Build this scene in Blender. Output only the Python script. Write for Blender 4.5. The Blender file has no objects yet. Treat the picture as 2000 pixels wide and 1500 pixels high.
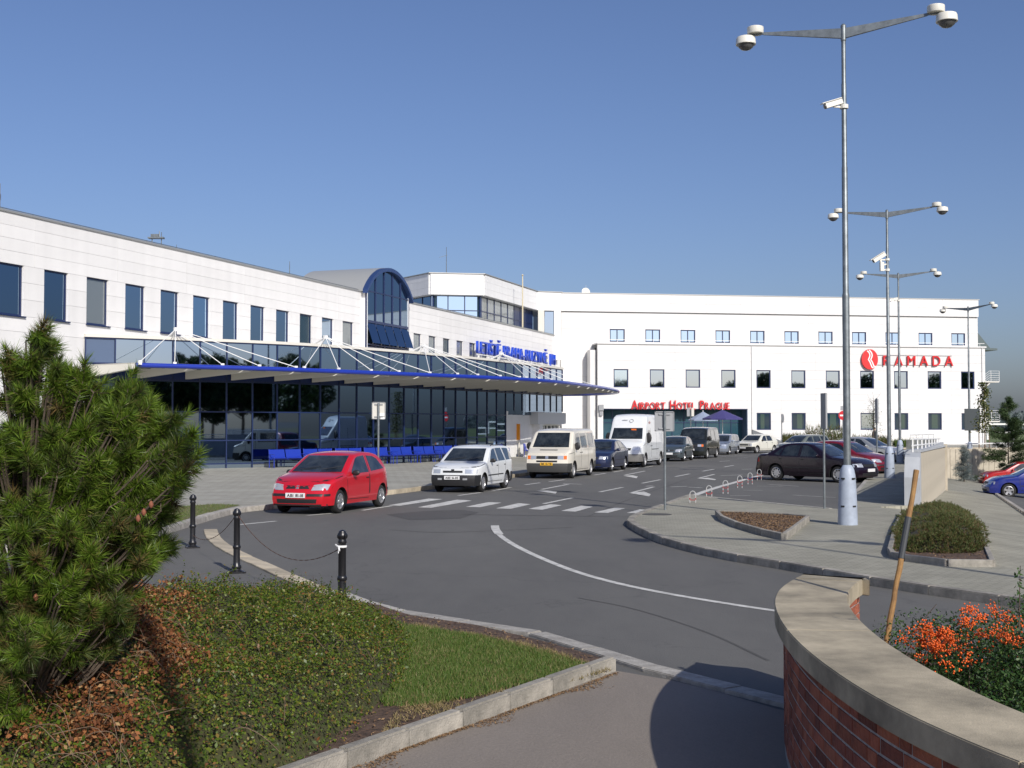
import bpy, bmesh, math, random
import numpy as np
from mathutils import Vector, Matrix
from mathutils.bvhtree import BVHTree
random.seed(7)
RNG = np.random.default_rng(11)
SC = bpy.context.scene
COL = SC.collection
R = math.radians
# ---------------------------------------------------------------- camera
FPX, EYE = 2400.0, 2.1
PITCH = math.atan(80 / FPX)
cam = bpy.data.cameras.new('camera')
cam.sensor_width = 36.0
cam.lens = FPX / 2000 * 36
cam.clip_start = 0.1
cam.clip_end = 3000
camo = bpy.data.objects.new('camera', cam)
COL.objects.link(camo)
camo.location = (0, 0, EYE)
camo.rotation_euler = (R(90) + PITCH, 0, 0)
SC.camera = camo
# ---------------------------------------------------------------- light
SUN_AZ, SUN_EL = R(155.2), R(32)          # azimuth clockwise from +Y
w = bpy.data.worlds.new('World')
SC.world = w
w.use_nodes = True
nt = w.node_tree
bg = nt.nodes['Background']
sky = nt.nodes.new('ShaderNodeTexSky')
sky.sky_type = 'NISHITA'
sky.sun_disc = False
sky.sun_elevation = SUN_EL
sky.sun_rotation = SUN_AZ
sky.altitude = 300
sky.air_density = 1.0
sky.dust_density = 2.3
sky.ozone_density = 3.0
tint = nt.nodes.new('ShaderNodeVectorMath')      # white balance of the whole sky
tint.operation = 'MULTIPLY'
tint.inputs[1].default_value = (0.80, 0.82, 1.0)
nt.links.new(sky.outputs[0], tint.inputs[0])
nt.links.new(tint.outputs[0], bg.inputs[0])
bg.inputs[1].default_value = 0.105
sl = bpy.data.lights.new('sun', 'SUN')
sl.energy = 4.4
sl.angle = R(0.53)
sl.color = (1.0, 0.95, 0.87)
so = bpy.data.objects.new('sun', sl)
COL.objects.link(so)
SUNV = Vector((math.sin(SUN_AZ) * math.cos(SUN_EL), math.cos(SUN_AZ) * math.cos(SUN_EL), math.sin(SUN_EL)))
so.rotation_euler = SUNV.to_track_quat('Z', 'Y').to_euler()
so.location = (20, -30, 40)
SC.view_settings.view_transform = 'Standard'
SC.view_settings.look = 'None'
SC.view_settings.exposure = 0.0
SC.view_settings.gamma = 1.0
SC.view_settings.use_curve_mapping = False
SC.cycles.max_bounces = 6
SC.cycles.glossy_bounces = 4
SC.cycles.transparent_max_bounces = 6

# ---------------------------------------------------------------- helpers
def ground(u, v, z=0.0):
    """the point of the horizontal plane z seen at photo pixel (u, v) of 2000x1500"""
    a, b = (u - 1000) / FPX, (750 - v) / FPX
    d = Vector((a, math.cos(PITCH) - b * math.sin(PITCH), math.sin(PITCH) + b * math.cos(PITCH)))
    t = (z - EYE) / d.z
    return Vector((d.x * t, d.y * t, z))

def G2(u, v, z=0.0):
    p = ground(u, v, z)
    return (p.x, p.y)

MATS = {}
def mat(name, col, rough=0.6, metal=0.0, spec=0.5, coat=0.0, noise=None, bump=None, emit=None, coat_rough=0.05):
    """noise=(scale, amount, detail[, second colour]) varies the base colour, bump=(scale, strength)"""
    if name in MATS:
        return MATS[name]
    m = bpy.data.materials.new(name)
    m.use_nodes = True
    t = m.node_tree
    b = t.nodes['Principled BSDF']
    c = tuple(col) + (1,) if len(col) == 3 else tuple(col)
    b.inputs['Base Color'].default_value = c
    b.inputs['Roughness'].default_value = rough
    b.inputs['Metallic'].default_value = metal
    b.inputs['Specular IOR Level'].default_value = spec
    b.inputs['Coat Weight'].default_value = coat
    b.inputs['Coat Roughness'].default_value = coat_rough
    if noise or bump:
        tc = t.nodes.new('ShaderNodeTexCoord')
    if noise:
        n = t.nodes.new('ShaderNodeTexNoise')
        n.inputs['Scale'].default_value = noise[0]
        n.inputs['Detail'].default_value = noise[2] if len(noise) > 2 else 4
        n.inputs['Roughness'].default_value = 0.65
        t.links.new(tc.outputs['Object'], n.inputs['Vector'])
        r = t.nodes.new('ShaderNodeValToRGB')
        a = noise[1]
        c2 = noise[3] if len(noise) > 3 else tuple(x * (1 - a) for x in col)
        r.color_ramp.elements[0].position = 0.32
        r.color_ramp.elements[1].position = 0.68
        r.color_ramp.elements[0].color = tuple(c2) + (1,)
        r.color_ramp.elements[1].color = tuple(min(1, x * (1 + a * 0.6)) for x in col) + (1,)
        t.links.new(n.outputs['Fac'], r.inputs['Fac'])
        t.links.new(r.outputs['Color'], b.inputs['Base Color'])
    if bump:
        n2 = t.nodes.new('ShaderNodeTexNoise')
        n2.inputs['Scale'].default_value = bump[0]
        n2.inputs['Detail'].default_value = 5
        t.links.new(tc.outputs['Object'], n2.inputs['Vector'])
        bp = t.nodes.new('ShaderNodeBump')
        bp.inputs['Strength'].default_value = bump[1]
        bp.inputs['Distance'].default_value = 0.02
        t.links.new(n2.outputs['Fac'], bp.inputs['Height'])
        t.links.new(bp.outputs['Normal'], b.inputs['Normal'])
    MATS[name] = m
    return m

def vary(m, lo=0.94, hi=1.04, streak=0.0):
    """each piece carries its own slight tone (Object Info random); streak adds faint vertical weathering"""
    t = m.node_tree; b = t.nodes['Principled BSDF']
    src = b.inputs['Base Color'].links[0].from_socket if b.inputs['Base Color'].links else None
    oi = t.nodes.new('ShaderNodeObjectInfo')
    r = t.nodes.new('ShaderNodeMapRange'); r.inputs[3].default_value = lo; r.inputs[4].default_value = hi
    t.links.new(oi.outputs['Random'], r.inputs[0])
    fac = r.outputs[0]
    if streak:
        g = t.nodes.new('ShaderNodeNewGeometry'); mp = t.nodes.new('ShaderNodeMapping'); mp.inputs['Scale'].default_value = (1.6, 1.6, .10)
        n = t.nodes.new('ShaderNodeTexNoise'); n.inputs['Scale'].default_value = 1.0; n.inputs['Detail'].default_value = 6
        r2 = t.nodes.new('ShaderNodeMapRange'); r2.inputs[1].default_value = .35; r2.inputs[2].default_value = .65; r2.inputs[3].default_value = 1 - streak; r2.inputs[4].default_value = 1.0
        mm = t.nodes.new('ShaderNodeMath'); mm.operation = 'MULTIPLY'
        t.links.new(g.outputs['Position'], mp.inputs['Vector']); t.links.new(mp.outputs[0], n.inputs['Vector']); t.links.new(n.outputs['Fac'], r2.inputs[0])
        t.links.new(fac, mm.inputs[0]); t.links.new(r2.outputs[0], mm.inputs[1]); fac = mm.outputs[0]
    v = t.nodes.new('ShaderNodeVectorMath'); v.operation = 'SCALE'
    if src: t.links.new(src, v.inputs[0])
    else: v.inputs[0].default_value = b.inputs['Base Color'].default_value[:3]
    t.links.new(fac, v.inputs[3]); t.links.new(v.outputs[0], b.inputs['Base Color'])
    return m

def leafmat(name, cols, rough=0.5, trans=0.25, scale=None):
    """foliage: one hue per leaf (random per island), light passes through"""
    if name in MATS:
        return MATS[name]
    m = bpy.data.materials.new(name)
    m.use_nodes = True
    t = m.node_tree
    b = t.nodes['Principled BSDF']
    b.inputs['Roughness'].default_value = rough
    b.inputs['Specular IOR Level'].default_value = 0.35
    g = t.nodes.new('ShaderNodeNewGeometry')
    r = t.nodes.new('ShaderNodeValToRGB')
    r.color_ramp.interpolation = 'LINEAR'
    els = r.color_ramp.elements
    while len(els) < len(cols):
        els.new(0.5)
    for i, (p, c) in enumerate(cols):
        els[i].position = p
        els[i].color = tuple(c) + (1,)
    t.links.new(g.outputs['Random Per Island'], r.inputs['Fac'])
    tr = t.nodes.new('ShaderNodeBsdfTranslucent')
    mx = t.nodes.new('ShaderNodeMixShader')
    mx.inputs[0].default_value = trans
    t.links.new(r.outputs['Color'], b.inputs['Base Color'])
    t.links.new(r.outputs['Color'], tr.inputs['Color'])
    t.links.new(b.outputs[0], mx.inputs[1])
    t.links.new(tr.outputs[0], mx.inputs[2])
    t.links.new(mx.outputs[0], t.nodes['Material Output'].inputs['Surface'])
    MATS[name] = m
    return m

def empty(name, loc=(0, 0, 0), rz=0.0, label=None, cat=None, group=None, kind=None, parent=None):
    o = bpy.data.objects.new(name, None)
    o.empty_display_size = 0.2
    COL.objects.link(o)
    o.location = loc
    o.rotation_euler = (0, 0, rz)
    tag(o, label, cat, group, kind)
    if parent:
        o.parent = parent
    return o

def tag(o, label=None, cat=None, group=None, kind=None):
    if label: o['label'] = label
    if cat: o['category'] = cat
    if group: o['group'] = group
    if kind: o['kind'] = kind
    return o

def link(name, me, parent=None, loc=(0, 0, 0), rot=(0, 0, 0), **kw):
    o = bpy.data.objects.new(name, me)
    COL.objects.link(o)
    o.location = loc
    o.rotation_euler = rot
    if parent: o.parent = parent
    tag(o, **kw)
    return o

def smooth(me, ang=35):
    me.polygons.foreach_set('use_smooth', [True] * len(me.polygons))
    try:
        me.set_sharp_from_angle(angle=R(ang))
    except Exception:
        pass

class MB:
    """collects simple shapes into one mesh"""
    def __init__(s):
        s.v, s.f, s.mi = [], [], []
    def add(s, vs, fs, mi=0):
        o = len(s.v)
        s.v += [tuple(p) for p in vs]
        s.f += [tuple(i + o for i in f) for f in fs]
        s.mi += [mi] * len(fs)
    def box(s, c, d, rz=0.0, mi=0, M=None):
        x, y, z = (k / 2 for k in d)
        vs = [(-x, -y, -z), (x, -y, -z), (x, y, -z), (-x, y, -z), (-x, -y, z), (x, -y, z), (x, y, z), (-x, y, z)]
        if M is None:
            M = Matrix.Rotation(rz, 3, 'Z')
        vs = [Vector(c) + M @ Vector(p) for p in vs]
        s.add(vs, [(0, 3, 2, 1), (4, 5, 6, 7), (0, 1, 5, 4), (1, 2, 6, 5), (2, 3, 7, 6), (3, 0, 4, 7)], mi)
    def bar(s, a, b, wd, ht=None, up=(0, 0, 1), mi=0):
        a, b = Vector(a), Vector(b)
        ht = ht or wd
        d = b - a
        L = d.length
        d.normalize()
        upv = Vector(up)
        if abs(d.dot(upv)) > 0.98: upv = Vector((1, 0, 0))
        sx = d.cross(upv).normalized()
        uz = sx.cross(d)
        M = Matrix((d, sx, uz)).transposed()
        s.box((a + b) / 2, (L, wd, ht), M=M, mi=mi)
    def tube(s, pts, r, n=8, mi=0, caps=True):
        pts = [Vector(p) for p in pts]
        rs = r if isinstance(r, (list, tuple)) else [r] * len(pts)
        vs, fs = [], []
        up = None
        for i, p in enumerate(pts):
            if i == 0: t = pts[1] - p
            elif i == len(pts) - 1: t = p - pts[i - 1]
            else: t = (pts[i + 1] - p).normalized() + (p - pts[i - 1]).normalized()
            t = t.normalized() if t.length > 1e-9 else Vector((0, 0, 1))
            if up is None:
                up = t.orthogonal().normalized()
            up = (up - t * up.dot(t))
            up = up.normalized() if up.length > 1e-6 else t.orthogonal().normalized()
            sd = t.cross(up)
            for k in range(n):
                a = 2 * math.pi * k / n
                vs.append(p + (up * math.cos(a) + sd * math.sin(a)) * rs[i])
        for i in range(len(pts) - 1):
            for k in range(n):
                k2 = (k + 1) % n
                fs.append((i * n + k, i * n + k2, (i + 1) * n + k2, (i + 1) * n + k))
        if caps:
            fs.append(tuple(range(n - 1, -1, -1)))
            fs.append(tuple(range((len(pts) - 1) * n, len(pts) * n)))
        s.add(vs, fs, mi)
    def lathe(s, prof, n=24, c=(0, 0, 0), M=None, mi=0, caps=True):
        """prof: (radius, height) along z"""
        vs, fs = [], []
        for r, z in prof:
            for k in range(n):
                a = 2 * math.pi * k / n
                p = Vector((r * math.cos(a), r * math.sin(a), z))
                if M is not None: p = M @ p
                vs.append(p + Vector(c))
        for i in range(len(prof) - 1):
            for k in range(n):
                k2 = (k + 1) % n
                fs.append((i * n + k, i * n + k2, (i + 1) * n + k2, (i + 1) * n + k))
        if caps:
            fs.append(tuple(range(n - 1, -1, -1)))
            fs.append(tuple(range((len(prof) - 1) * n, len(prof) * n)))
        s.add(vs, fs, mi)
    def prism(s, poly, z0, z1, mi=0):
        n = len(poly)
        area = sum(poly[i][0] * poly[(i + 1) % n][1] - poly[(i + 1) % n][0] * poly[i][1] for i in range(n))
        if area < 0: poly = poly[::-1]
        vs = [(x, y, z0) for x, y in poly] + [(x, y, z1) for x, y in poly]
        fs = [tuple(range(n - 1, -1, -1)), tuple(range(n, 2 * n))]
        fs += [(i, (i + 1) % n, n + (i + 1) % n, n + i) for i in range(n)]
        s.add(vs, fs, mi)
    def mesh(s, name, mats, sm=False, ang=35):
        me = bpy.data.meshes.new(name)
        me.from_pydata(s.v, [], s.f)
        for m in (mats if isinstance(mats, (list, tuple)) else [mats]):
            me.materials.append(m)
        if any(s.mi):
            me.polygons.foreach_set('material_index', s.mi)
        if sm: smooth(me, ang)
        me.update()
        return me
    def obj(s, name, mats, parent=None, sm=False, ang=35, **kw):
        return link(name, s.mesh(name, mats, sm, ang), parent, **kw)

def boxobj(name, c, d, m, parent=None, rz=0.0, bevel=0.0, **kw):
    """a box centred at c, its mesh about its own origin"""
    b = MB()
    b.box((0, 0, 0), d)
    me = b.mesh(name, m)
    if bevel:
        bm = bmesh.new(); bm.from_mesh(me)
        bmesh.ops.bevel(bm, geom=bm.edges[:], offset=bevel, segments=1, affect='EDGES')
        bm.to_mesh(me); bm.free()
    return link(name, me, parent, loc=c, rot=(0, 0, rz), **kw)

def sheet(name, poly, z, m, kind='structure', parent=None, thick=0.0, **kw):
    """flat polygon (any outline), optionally with a thickness below"""
    bm = bmesh.new()
    vs = [bm.verts.new((x, y, z)) for x, y in poly]
    f = bm.faces.new(vs)
    bm.normal_update()
    if f.normal.z < 0: f.normal_flip()
    if thick:
        ret = bmesh.ops.extrude_face_region(bm, geom=[f])
        low = [e for e in ret['geom'] if isinstance(e, bmesh.types.BMVert)]
        for q in low: q.co.z -= thick
    bmesh.ops.triangulate(bm, faces=bm.faces[:])
    bmesh.ops.recalc_face_normals(bm, faces=bm.faces[:])
    if not thick:
        for q in bm.faces:
            if q.normal.z < 0: q.normal_flip()
    me = bpy.data.meshes.new(name)
    bm.to_mesh(me); bm.free()
    me.materials.append(m)
    return link(name, me, parent, kind=kind, **kw)

def spline(pts, n=8):
    """Catmull-Rom through 2-d or 3-d points"""
    P = [Vector(p) for p in pts]
    P = [P[0] * 2 - P[1]] + P + [P[-1] * 2 - P[-2]]
    out = []
    for i in range(1, len(P) - 2):
        for k in range(n):
            t = k / n
            a, b, c, d = P[i - 1], P[i], P[i + 1], P[i + 2]
            out.append(0.5 * ((2 * b) + (c - a) * t + (2 * a - 5 * b + 4 * c - d) * t * t + (3 * b - a - 3 * c + d) * t ** 3))
    out.append(P[-2])
    return out

def resample(pts, step):
    out = [pts[0].copy()]
    acc = 0.0
    for i in range(1, len(pts)):
        a, b = pts[i - 1], pts[i]
        L = (b - a).length
        d = step - acc
        while d <= L:
            out.append(a.lerp(b, d / L))
            d += step
        acc = L - (d - step)
    return out

def offset2(pts, d):
    out = []
    for i, p in enumerate(pts):
        a = pts[max(i - 1, 0)]; b = pts[min(i + 1, len(pts) - 1)]
        t = (Vector(b[:2]) - Vector(a[:2])).normalized()
        out.append(Vector((p[0] + t.y * d, p[1] - t.x * d)))      # +d = to the right of the run
    return out

def band(name, pts, wd, z, m, parent=None, kind='structure', **kw):
    """flat painted band of width wd along pts"""
    pts = [Vector(p[:2]) for p in pts]
    l, r_ = offset2(pts, -wd / 2), offset2(pts, wd / 2)
    n = len(pts)
    vs = [(p.x, p.y, z) for p in l] + [(p.x, p.y, z) for p in r_]
    fs = [(i, n + i, n + i + 1, i + 1) for i in range(n - 1)]
    b = MB(); b.add(vs, fs)
    return b.obj(name, m, parent, kind=kind, **kw)

def copy_thing(o, parent=None):
    c = o.copy(); COL.objects.link(c); c.parent = parent
    for ch in o.children: copy_thing(ch, c)
    return c

def letter_mesh(ch, size, depth, m, bold=0.0, shear=0.0):
    cu = bpy.data.curves.new('letter', 'FONT')
    cu.body = ch
    cu.size = size
    cu.extrude = depth / 2
    cu.offset = bold
    cu.resolution_u = 3
    cu.shear = shear
    o = bpy.data.objects.new('letter_tmp', cu)
    COL.objects.link(o)
    dg = bpy.context.evaluated_depsgraph_get()
    me = bpy.data.meshes.new_from_object(o.evaluated_get(dg))
    bpy.data.objects.remove(o); bpy.data.curves.remove(cu)
    me.materials.clear(); me.materials.append(m)
    return me

_LET = {}
def lettering(text, p0, dirv, upv, height, width, m, parent, depth=0.1, bold=0.0, small=0.8, name='letter', gapk=0.14):
    """letters one by one along dirv from p0, scaled to fill width; lower-case letters become small capitals"""
    dirv, upv = Vector(dirv).normalized(), Vector(upv).normalized()
    nrm = dirv.cross(upv)
    items, x = [], 0.0
    for ch in text:
        if ch == ' ':
            x += 0.55 * height; continue
        h = height * (small if ch.islower() else 1.0)
        key = (ch.upper(), round(h, 3), m.name, depth)
        if key not in _LET:
            me = letter_mesh(ch.upper(), h / 0.72, depth, m, bold)
            xs = [v.co.x for v in me.vertices]
            _LET[key] = (me, min(xs), max(xs))
        me, a, b = _LET[key]
        items.append((me, x - a)); x += (b - a) + gapk * h
    x -= gapk * height
    k = width / x
    out = []
    for me, ox in items:
        o = link(name, me, parent)
        M = Matrix((dirv * k, upv, nrm)).transposed().to_4x4()
        M.translation = Vector(p0) + dirv * ox * k
        o.matrix_local = M
        out.append(o)
    return out

def leaves(name, C, N, S, m, asp=0.5, up=None, fold=0.0, parent=None, rnd=1.0, **kw):
    """C (n,3) centres, N (n,3) facing, S (n) half sizes: one small lozenge per leaf (numpy)"""
    n = len(C)
    N = N + RNG.normal(0, rnd, (n, 3))
    N /= np.linalg.norm(N, axis=1)[:, None] + 1e-9
    T = RNG.normal(0, 1, (n, 3)) if up is None else up + RNG.normal(0, 0.25, (n, 3))
    T -= N * np.sum(T * N, axis=1)[:, None]
    T /= np.linalg.norm(T, axis=1)[:, None] + 1e-9
    B = np.cross(N, T)
    S = S[:, None]
    V = np.empty((n, 4, 3))
    V[:, 0] = C - T * S
    V[:, 1] = C + B * S * asp + N * S * fold
    V[:, 2] = C + T * S
    V[:, 3] = C - B * S * asp + N * S * fold
    me = bpy.data.meshes.new(name)
    me.vertices.add(4 * n)
    me.vertices.foreach_set('co', V.reshape(-1))
    me.loops.add(4 * n)
    me.loops.foreach_set('vertex_index', np.arange(4 * n, dtype=np.int32))
    me.polygons.add(n)
    me.polygons.foreach_set('loop_start', np.arange(0, 4 * n, 4, dtype=np.int32))
    try:
        me.polygons.foreach_set('loop_total', np.full(n, 4, dtype=np.int32))
    except Exception:
        pass
    me.materials.append(m)
    me.update(calc_edges=True)
    me.validate()
    return link(name, me, parent, **kw)

def blades(name, P, D, L, W, m, parent=None, **kw):
    """thin triangles: base points P, directions D, lengths L, widths W (grass, needles)"""
    n = len(P)
    D = D / (np.linalg.norm(D, axis=1)[:, None] + 1e-9)
    S = np.cross(D, RNG.normal(0, 1, (n, 3)))
    S /= np.linalg.norm(S, axis=1)[:, None] + 1e-9
    V = np.empty((n, 3, 3))
    V[:, 0] = P - S * W[:, None] / 2
    V[:, 1] = P + S * W[:, None] / 2
    V[:, 2] = P + D * L[:, None]
    me = bpy.data.meshes.new(name)
    me.vertices.add(3 * n)
    me.vertices.foreach_set('co', V.reshape(-1))
    me.loops.add(3 * n)
    me.loops.foreach_set('vertex_index', np.arange(3 * n, dtype=np.int32))
    me.polygons.add(n)
    me.polygons.foreach_set('loop_start', np.arange(0, 3 * n, 3, dtype=np.int32))
    try:
        me.polygons.foreach_set('loop_total', np.full(n, 3, dtype=np.int32))
    except Exception:
        pass
    me.materials.append(m)
    me.update(calc_edges=True)
    me.validate()
    return link(name, me, parent, **kw)

# ---------------------------------------------------------------- materials
def asphalt_mat(name, base, stain):
    m = mat(name, base, 0.85, spec=0.3)
    t = m.node_tree; b = t.nodes['Principled BSDF']
    tc = t.nodes.new('ShaderNodeTexCoord')
    n1 = t.nodes.new('ShaderNodeTexNoise'); n1.inputs['Scale'].default_value = 0.35; n1.inputs['Detail'].default_value = 6
    n2 = t.nodes.new('ShaderNodeTexNoise'); n2.inputs['Scale'].default_value = 60; n2.inputs['Detail'].default_value = 3
    n3 = t.nodes.new('ShaderNodeTexNoise'); n3.inputs['Scale'].default_value = 2.2; n3.inputs['Detail'].default_value = 8; n3.inputs['Roughness'].default_value = 0.7
    mp = t.nodes.new('ShaderNodeMapping'); mp.inputs['Scale'].default_value = (1.0, 0.35, 1)
    mp.inputs['Rotation'].default_value = (0, 0, R(20))
    t.links.new(tc.outputs['Object'], mp.inputs['Vector'])
    for n in (n1, n3): t.links.new(mp.outputs[0], n.inputs['Vector'])
    t.links.new(tc.outputs['Object'], n2.inputs['Vector'])
    a = t.nodes.new('ShaderNodeMath'); a.operation = 'MULTIPLY_ADD'
    t.links.new(n1.outputs['Fac'], a.inputs[0]); a.inputs[1].default_value = 1.25
    c = t.nodes.new('ShaderNodeMath'); c.operation = 'MULTIPLY_ADD'
    t.links.new(n3.outputs['Fac'], c.inputs[0]); c.inputs[1].default_value = 0.7
    d = t.nodes.new('ShaderNodeMath'); d.operation = 'MULTIPLY'
    t.links.new(n2.outputs['Fac'], d.inputs[0]); d.inputs[1].default_value = 0.8
    t.links.new(d.outputs[0], c.inputs[2]); t.links.new(c.outputs[0], a.inputs[2])
    r = t.nodes.new('ShaderNodeMapRange'); r.inputs[1].default_value = 1.0; r.inputs[2].default_value = 1.75
    t.links.new(a.outputs[0], r.inputs[0])
    mx = t.nodes.new('ShaderNodeMix'); mx.data_type = 'RGBA'
    t.links.new(r.outputs[0], mx.inputs[0])
    mx.inputs[6].default_value = tuple(stain) + (1,); mx.inputs[7].default_value = tuple(base) + (1,)
    # hairline cracks
    vo = t.nodes.new('ShaderNodeTexVoronoi'); vo.feature = 'DISTANCE_TO_EDGE'; vo.inputs['Scale'].default_value = 0.22
    wn = t.nodes.new('ShaderNodeTexNoise'); wn.inputs['Scale'].default_value = 1.7; wn.inputs['Detail'].default_value = 6
    wv = t.nodes.new('ShaderNodeVectorMath'); wv.operation = 'MULTIPLY_ADD'; wv.inputs[1].default_value = (1.4, 1.4, 0)
    t.links.new(tc.outputs['Object'], wn.inputs['Vector']); t.links.new(wn.outputs['Color'], wv.inputs[0]); t.links.new(tc.outputs['Object'], wv.inputs[2]); t.links.new(wv.outputs[0], vo.inputs['Vector'])
    cr = t.nodes.new('ShaderNodeMapRange'); cr.inputs[1].default_value = 0.0; cr.inputs[2].default_value = 0.006; cr.inputs[3].default_value = 0.86; cr.inputs[4].default_value = 1.0
    t.links.new(vo.outputs['Distance'], cr.inputs[0])
    sc_ = t.nodes.new('ShaderNodeVectorMath'); sc_.operation = 'SCALE'
    t.links.new(mx.outputs[2], sc_.inputs[0]); t.links.new(cr.outputs[0], sc_.inputs[3]); t.links.new(sc_.outputs[0], b.inputs['Base Color'])
    bp = t.nodes.new('ShaderNodeBump'); bp.inputs['Strength'].default_value = 0.5; bp.inputs['Distance'].default_value = 0.01
    t.links.new(n2.outputs['Fac'], bp.inputs['Height']); t.links.new(bp.outputs[0], b.inputs['Normal'])
    return m

def paver_mat(name, c1, c2, mortar, bw, bh, rot, ms=0.012):
    m = mat(name, c1, 0.85, spec=0.3)
    t = m.node_tree; b = t.nodes['Principled BSDF']
    tc = t.nodes.new('ShaderNodeTexCoord')
    mp = t.nodes.new('ShaderNodeMapping'); mp.inputs['Rotation'].default_value = (0, 0, rot)
    t.links.new(tc.outputs['Object'], mp.inputs['Vector'])
    br = t.nodes.new('ShaderNodeTexBrick')
    br.inputs['Scale'].default_value = 1.0
    br.inputs['Brick Width'].default_value = bw
    br.inputs['Row Height'].default_value = bh
    br.inputs['Mortar Size'].default_value = ms
    br.inputs['Mortar Smooth'].default_value = 0.3
    br.inputs['Color1'].default_value = tuple(c1) + (1,)
    br.inputs['Color2'].default_value = tuple(c2) + (1,)
    br.inputs['Mortar'].default_value = tuple(mortar) + (1,)
    t.links.new(mp.outputs[0], br.inputs['Vector'])
    n1 = t.nodes.new('ShaderNodeTexNoise'); n1.inputs['Scale'].default_value = 0.6; n1.inputs['Detail'].default_value = 8
    n1.inputs['Roughness'].default_value = 0.7
    t.links.new(tc.outputs['Object'], n1.inputs['Vector'])
    r = t.nodes.new('ShaderNodeMapRange'); r.inputs[1].default_value = 0.3; r.inputs[2].default_value = 0.7
    r.inputs[3].default_value = 0.74; r.inputs[4].default_value = 1.12
    t.links.new(n1.outputs['Fac'], r.inputs[0])
    mx = t.nodes.new('ShaderNodeVectorMath'); mx.operation = 'SCALE'
    t.links.new(br.outputs['Color'], mx.inputs[0]); t.links.new(r.outputs[0], mx.inputs[3])
    t.links.new(mx.outputs[0], b.inputs['Base Color'])
    bp = t.nodes.new('ShaderNodeBump'); bp.inputs['Strength'].default_value = 0.4; bp.inputs['Distance'].default_value = 0.01
    bp.invert = True
    t.links.new(br.outputs['Fac'], bp.inputs['Height']); t.links.new(bp.outputs[0], b.inputs['Normal'])
    return m

M_ASPH = asphalt_mat('road_asphalt', (0.150, 0.147, 0.136), (0.104, 0.102, 0.097))
M_ASPH2 = asphalt_mat('path_asphalt', (0.27, 0.235, 0.20), (0.20, 0.175, 0.15))
M_PATCH = asphalt_mat('patch_asphalt', (0.105, 0.102, 0.096), (0.075, 0.073, 0.07))
M_PAVE = paver_mat('plaza_pavers', (0.37, 0.36, 0.31), (0.34, 0.33, 0.285), (0.22, 0.21, 0.17), 0.4, 0.4, R(20))
M_PAVE2 = paver_mat('island_pavers', (0.36, 0.345, 0.28), (0.31, 0.30, 0.24), (0.18, 0.17, 0.135), 0.2, 0.1, R(-12), 0.006)
M_GRASSG = mat('turf_soil', (0.10, 0.12, 0.035), 0.95, noise=(3.0, 0.45, 8, (0.13, 0.10, 0.045)))
M_SOIL = mat('bark_soil', (0.10, 0.062, 0.042), 0.95, noise=(14.0, 0.6, 8), bump=(40, 0.8))
M_PAINT = mat('road_paint', (0.62, 0.61, 0.57), 0.8, noise=(5.0, 0.28, 10, (0.36, 0.355, 0.33)))
M_PAINT_OLD = mat('worn_road_paint', (0.42, 0.41, 0.38), 0.85, noise=(7.0, 0.4, 10, (0.2, 0.197, 0.185)))
M_KERB = mat('concrete_kerb', (0.34, 0.315, 0.27), 0.9, noise=(6.0, 0.3, 8, (0.19, 0.18, 0.155)), bump=(60, 0.4))
M_KERB2 = mat('granite_kerb', (0.42, 0.40, 0.36), 0.85, noise=(9.0, 0.3, 8, (0.27, 0.25, 0.22)), bump=(60, 0.4))
M_KERBY = mat('sandstone_kerb', (0.50, 0.43, 0.31), 0.9, noise=(5.0, 0.25, 8, (0.37, 0.32, 0.24)))
M_WHITE = mat('white_cladding', (0.80, 0.79, 0.77), 0.45, noise=(0.5, 0.05, 4))
M_WHITEB = mat('white_cladding_cool', (0.78, 0.78, 0.77), 0.5, noise=(0.8, 0.06, 4))  # slightly cooler, rougher white for rooftop storey, tower cheeks and portal
M_WHITEH = mat('hotel_cladding', (0.70, 0.695, 0.68), 0.5, noise=(0.4, 0.05, 5))
M_JOINTH = mat('hotel_joint', (0.33, 0.33, 0.32), 0.8)
M_JOINT = mat('cladding_joint', (0.68, 0.67, 0.66), 0.8)
M_COPE = mat('zinc_coping', (0.42, 0.42, 0.40), 0.45, 0.5)
M_FRAME = mat('dark_blue_frame', (0.012, 0.025, 0.085), 0.35)
M_BLUE = mat('blue_steel', (0.012, 0.035, 0.33), 0.3, coat=0.4)
M_GLASS = mat('mirror_glass', (0.38, 0.48, 0.60), 0.02, 1.0)
M_GLASSD = mat('dark_mirror_glass', (0.19, 0.27, 0.37), 0.02, 1.0)
M_GLASSL = mat('hotel_glass', (0.46, 0.62, 0.80), 0.03, 1.0)
M_BLIND = mat('window_blind_glass', (0.30, 0.33, 0.34), 0.12, 0.6)
M_DARKG = mat('dark_window_glass', (0.012, 0.035, 0.055), 0.06, 0.0, 0.8)
M_GREYP = mat('blue_grey_panel', (0.09, 0.13, 0.21), 0.35, 0.2)
M_ROD = mat('white_steel', (0.80, 0.80, 0.78), 0.35)
M_SOFFIT = mat('soffit_panel', (0.62, 0.60, 0.54), 0.6)
M_BEAM = mat('beige_beam', (0.66, 0.64, 0.57), 0.6)
M_GALV = mat('galvanised_steel', (0.22, 0.245, 0.255), 0.48, 0.6, noise=(6.0, 0.3, 6))
M_GALVD = mat('sign_back_grey', (0.30, 0.31, 0.32), 0.5, 0.3)
M_SLEEVE = mat('pale_blue_plastic', (0.36, 0.41, 0.49), 0.5, noise=(5.0, 0.15, 6))
M_CREAM = mat('cream_lamp_shell', (0.72, 0.70, 0.62), 0.4)
M_DOME = mat('lamp_dome', (0.10, 0.10, 0.10), 0.15, 0.0, 0.8)
M_BLACK = mat('black_iron', (0.012, 0.012, 0.014), 0.35, spec=0.6)
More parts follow.
